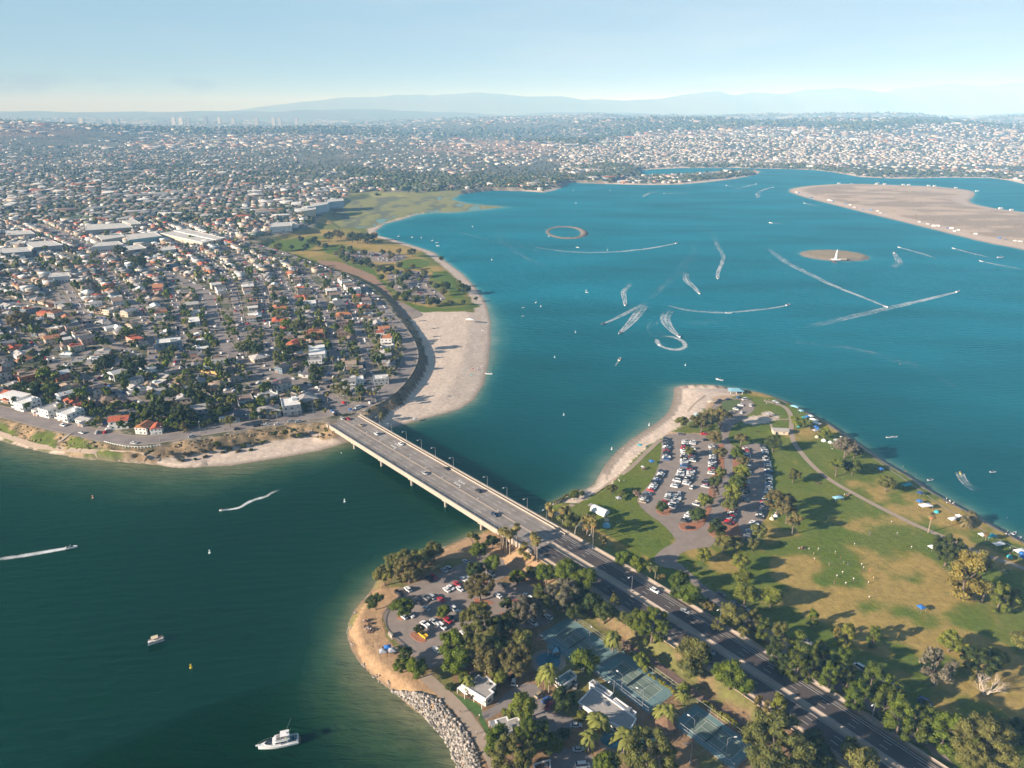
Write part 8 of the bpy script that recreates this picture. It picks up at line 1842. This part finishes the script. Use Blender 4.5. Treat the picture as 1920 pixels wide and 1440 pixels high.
# flat school and shop roofs, hotel, far towers
def roofq(name, px, zr, label, wall=(.5, .45, .38), roof=None):
    return poly_building(name, px, ZC, zr, label, wall=wall, roofm=roof or MATS["pale_flat_roof"], trim=.8)
mat("pale_flat_roof", (.52, .50, .46), .9, .12, .1)
for i, (px, zr, lb, wl_) in enumerate([([(0, 475), (60, 471), (52, 463), (0, 466)], 17, "long white-roofed school wing at the left edge", (.3, .3, .28)), ([(62, 464), (118, 459), (98, 451), (50, 454), (50, 458)], 17, "stepped white school roof right of the edge wing", (.3, .3, .28)), ([(20, 458), (48, 456), (44, 452), (18, 454)], 15, "small white school roof behind the long wing", (.4, .4, .38)),
        ([(172, 463), (232, 458), (222, 452), (180, 455)], 17, "white two-storey shop block beside the avenue", (.45, .5, .5)), ([(230, 471), (275, 465), (262, 458), (232, 462)], 18, "tan flat-roofed block right of the shops", (.5, .38, .24)), ([(240, 450), (303, 442), (290, 435), (235, 440)], 18, "wide grey-roofed store with teal side", (.2, .34, .36)), ([(160, 432), (250, 426), (235, 418), (160, 421)], 17, "long low roofs by the school pool", (.35, .33, .3)),
        ([(190, 450), (235, 443), (222, 437), (180, 441)], 16, "flat grey roof between the shops and the pool", (.4, .36, .3)), ([(12, 441), (66, 438), (56, 432), (10, 433)], 16, "far white roof at the left edge", (.45, .42, .38)), ([(300, 437), (326, 433), (402, 450), (380, 455)], 16, "long diagonal apartment row, tan fronts", (.55, .45, .33)), ([(325, 432), (350, 429), (420, 446), (405, 450)], 16, "second diagonal apartment row behind the first", (.55, .45, .33)), ([(90, 520), (131, 517), (128, 511), (95, 512)], 16, "white apartment block with flat roof in the left trees", (.5, .5, .48)),
        ([(228, 414), (250, 411), (265, 419), (245, 421)], 17, "yellowish apartment row behind the shops", (.6, .48, .3)), ([(575, 389), (612, 383), (618, 379), (590, 380)], 26, "large waterfront hotel block beside the marsh", (.35, .42, .46)), ([(612, 379), (645, 376), (642, 372), (615, 374)], 24, "second hotel block with blue-grey side by the marsh", (.3, .38, .44)), ([(568, 396), (592, 392), (592, 387), (570, 389)], 24, "tan condominium block below the hotel", (.5, .42, .3)), ([(505, 426), (548, 423), (545, 416), (510, 418)], 20, "white waterfront condominiums above the sandy flat", (.6, .6, .57)), ([(300, 470), (330, 467), (327, 461), (303, 463)], 15, "pale roof cluster right of the tan block", (.5, .45, .4))]):
    roofq("apartment_block" if "apart" in lb or "condo" in lb or "hotel" in lb else "flat_roofed_building", px, zr, lb, wl_)
setting(MB().sheet(smooth_poly(FIELD, 1), ZC + .4).build("school_field", mat("field_grass", (.12, .155, .045), .95, .08, .05)), "green school sports field")
q = [(142, 428), (160, 426), (160, 431), (145, 433)]; setting(MB().sheet([P(u, v, ZC)[:2] for u, v in q], ZC + .5).build("school_pool", M_teal), "blue pool beside the school field")
MATS["tower_wall"] = mat("tower_wall", (.5, .48, .45), .9, .05)
for i, (u, w_, top, c) in enumerate([(222, 60, 221, .35), (252, 60, 219.5, .4), (300, 40, 221, .3), (312, 40, 220, .25), (404, 50, 219, .4), (416, 55, 219, .45), (428, 50, 220, .2), (457, 40, 217.5, .18), (479, 40, 218.5, .4), (502, 50, 220, .3), (540, 50, 220, .3), (568, 45, 219, .35), (578, 45, 219.5, .3), (606, 50, 220.5, .3), (1640, 140, 226, .6), (1910, 60, 236, .6), (1350, 60, 226, .6), (1440, 80, 229, .6), (1210, 60, 226, .5), (1525, 80, 229, .6)]):
    Y = 10500 if u < 700 else 7800; X = (u - 960) / F * Y * (cP + 0.38 * sP) / 1.0; zt = H - (top - HY) * Y / F; z0 = hz1(X, Y)
    zt = max(zt, z0 + 25)
    t_ = empty("office_tower", (X, Y, z0)); MB().box(-w_ / 2, w_ / 2, -18, 18, -5, zt - z0).build("wall", M_wall, t_, color=(c, c * .97, c * .93)); MB().box(-w_ / 4, w_ / 4, -8, 8, zt - z0 + .01, zt - z0 + 7).build("plant_room", M_wall, t_, color=(c * .8,) * 3)
    reg(t_, f"{ORD[i]} distant office tower from the left along the hazy skyline" if i < 14 else "isolated pale tower block on the right-hand hills", "tower", "distant towers", exact=i < 14, xy=(X, Y))
# poles with wires? none; roadside box truck trailer by service lane
for i, (u, v) in enumerate([(560, 790), (520, 790), (470, 797), (420, 806), (376, 811), (300, 826), (652, 763), (588, 778), (735, 640), (745, 660), (750, 620), (730, 600), (742, 690), (728, 705), (700, 735), (640, 733)]):
    q = P(u, v, ZC); lamp(q[0], q[1], ZC, R.uniform(0, 6), "town street lamp with thin grey pole", 8, 1.8, "street lamps of the town")

# ------------------------------------------------------------------ labels that single each thing out
LMS, LMT = LM[:NLM_S], LM[NLM_S:]
bays = [("the oval rock ring", RING_C[0], RING_C[1]), ("the tower islet", ISLET_C[0], ISLET_C[1]), ("the sandy island's tip", *P(1475, 358)[:2]), ("the marsh point", *P(940, 388)[:2]), ("the north beach", *P(915, 640)[:2]), ("the park's sandy tip", *P(1300, 740)[:2]), ("the yacht", cq.x, cq.y), ("the pontoon boat", *P(293, 1202)[:2])]
groups = {}
for o, base, (x, y) in REG:
    cat = o["category"]; pool = LM + (bays if cat in ("sailboat", "buoy", "boat", "camper", "jet ski", "person") else [])
    if cat in ("sailboat", "buoy", "camper"): pool = bays
    if cat in ("house",): pool = LMT
    l = min(pool, key=lambda t: (t[1] - x)**2 + (t[2] - y)**2); groups.setdefault((base, l[0]), []).append(((l[1] - x)**2 + (l[2] - y)**2, id(o), o))
for (base, l), it in groups.items():
    it.sort(key=lambda t: (t[0], t[1]))
    for k, (_, _, o) in enumerate(it):
        lab = f"{base} near {l}" if len(it) == 1 else f"{base}, {ORD[min(k, len(ORD) - 1)]} nearest {l}"
        w = lab.split()
        o["label"] = " ".join(w[:16])
seen = {}
for o in C.objects:
    if o.get("category"):
        seen.setdefault(o["label"], []).append(o)
print("duplicate labels", sum(1 for v in seen.values() if len(v) > 1), "things", sum(len(v) for v in seen.values()))
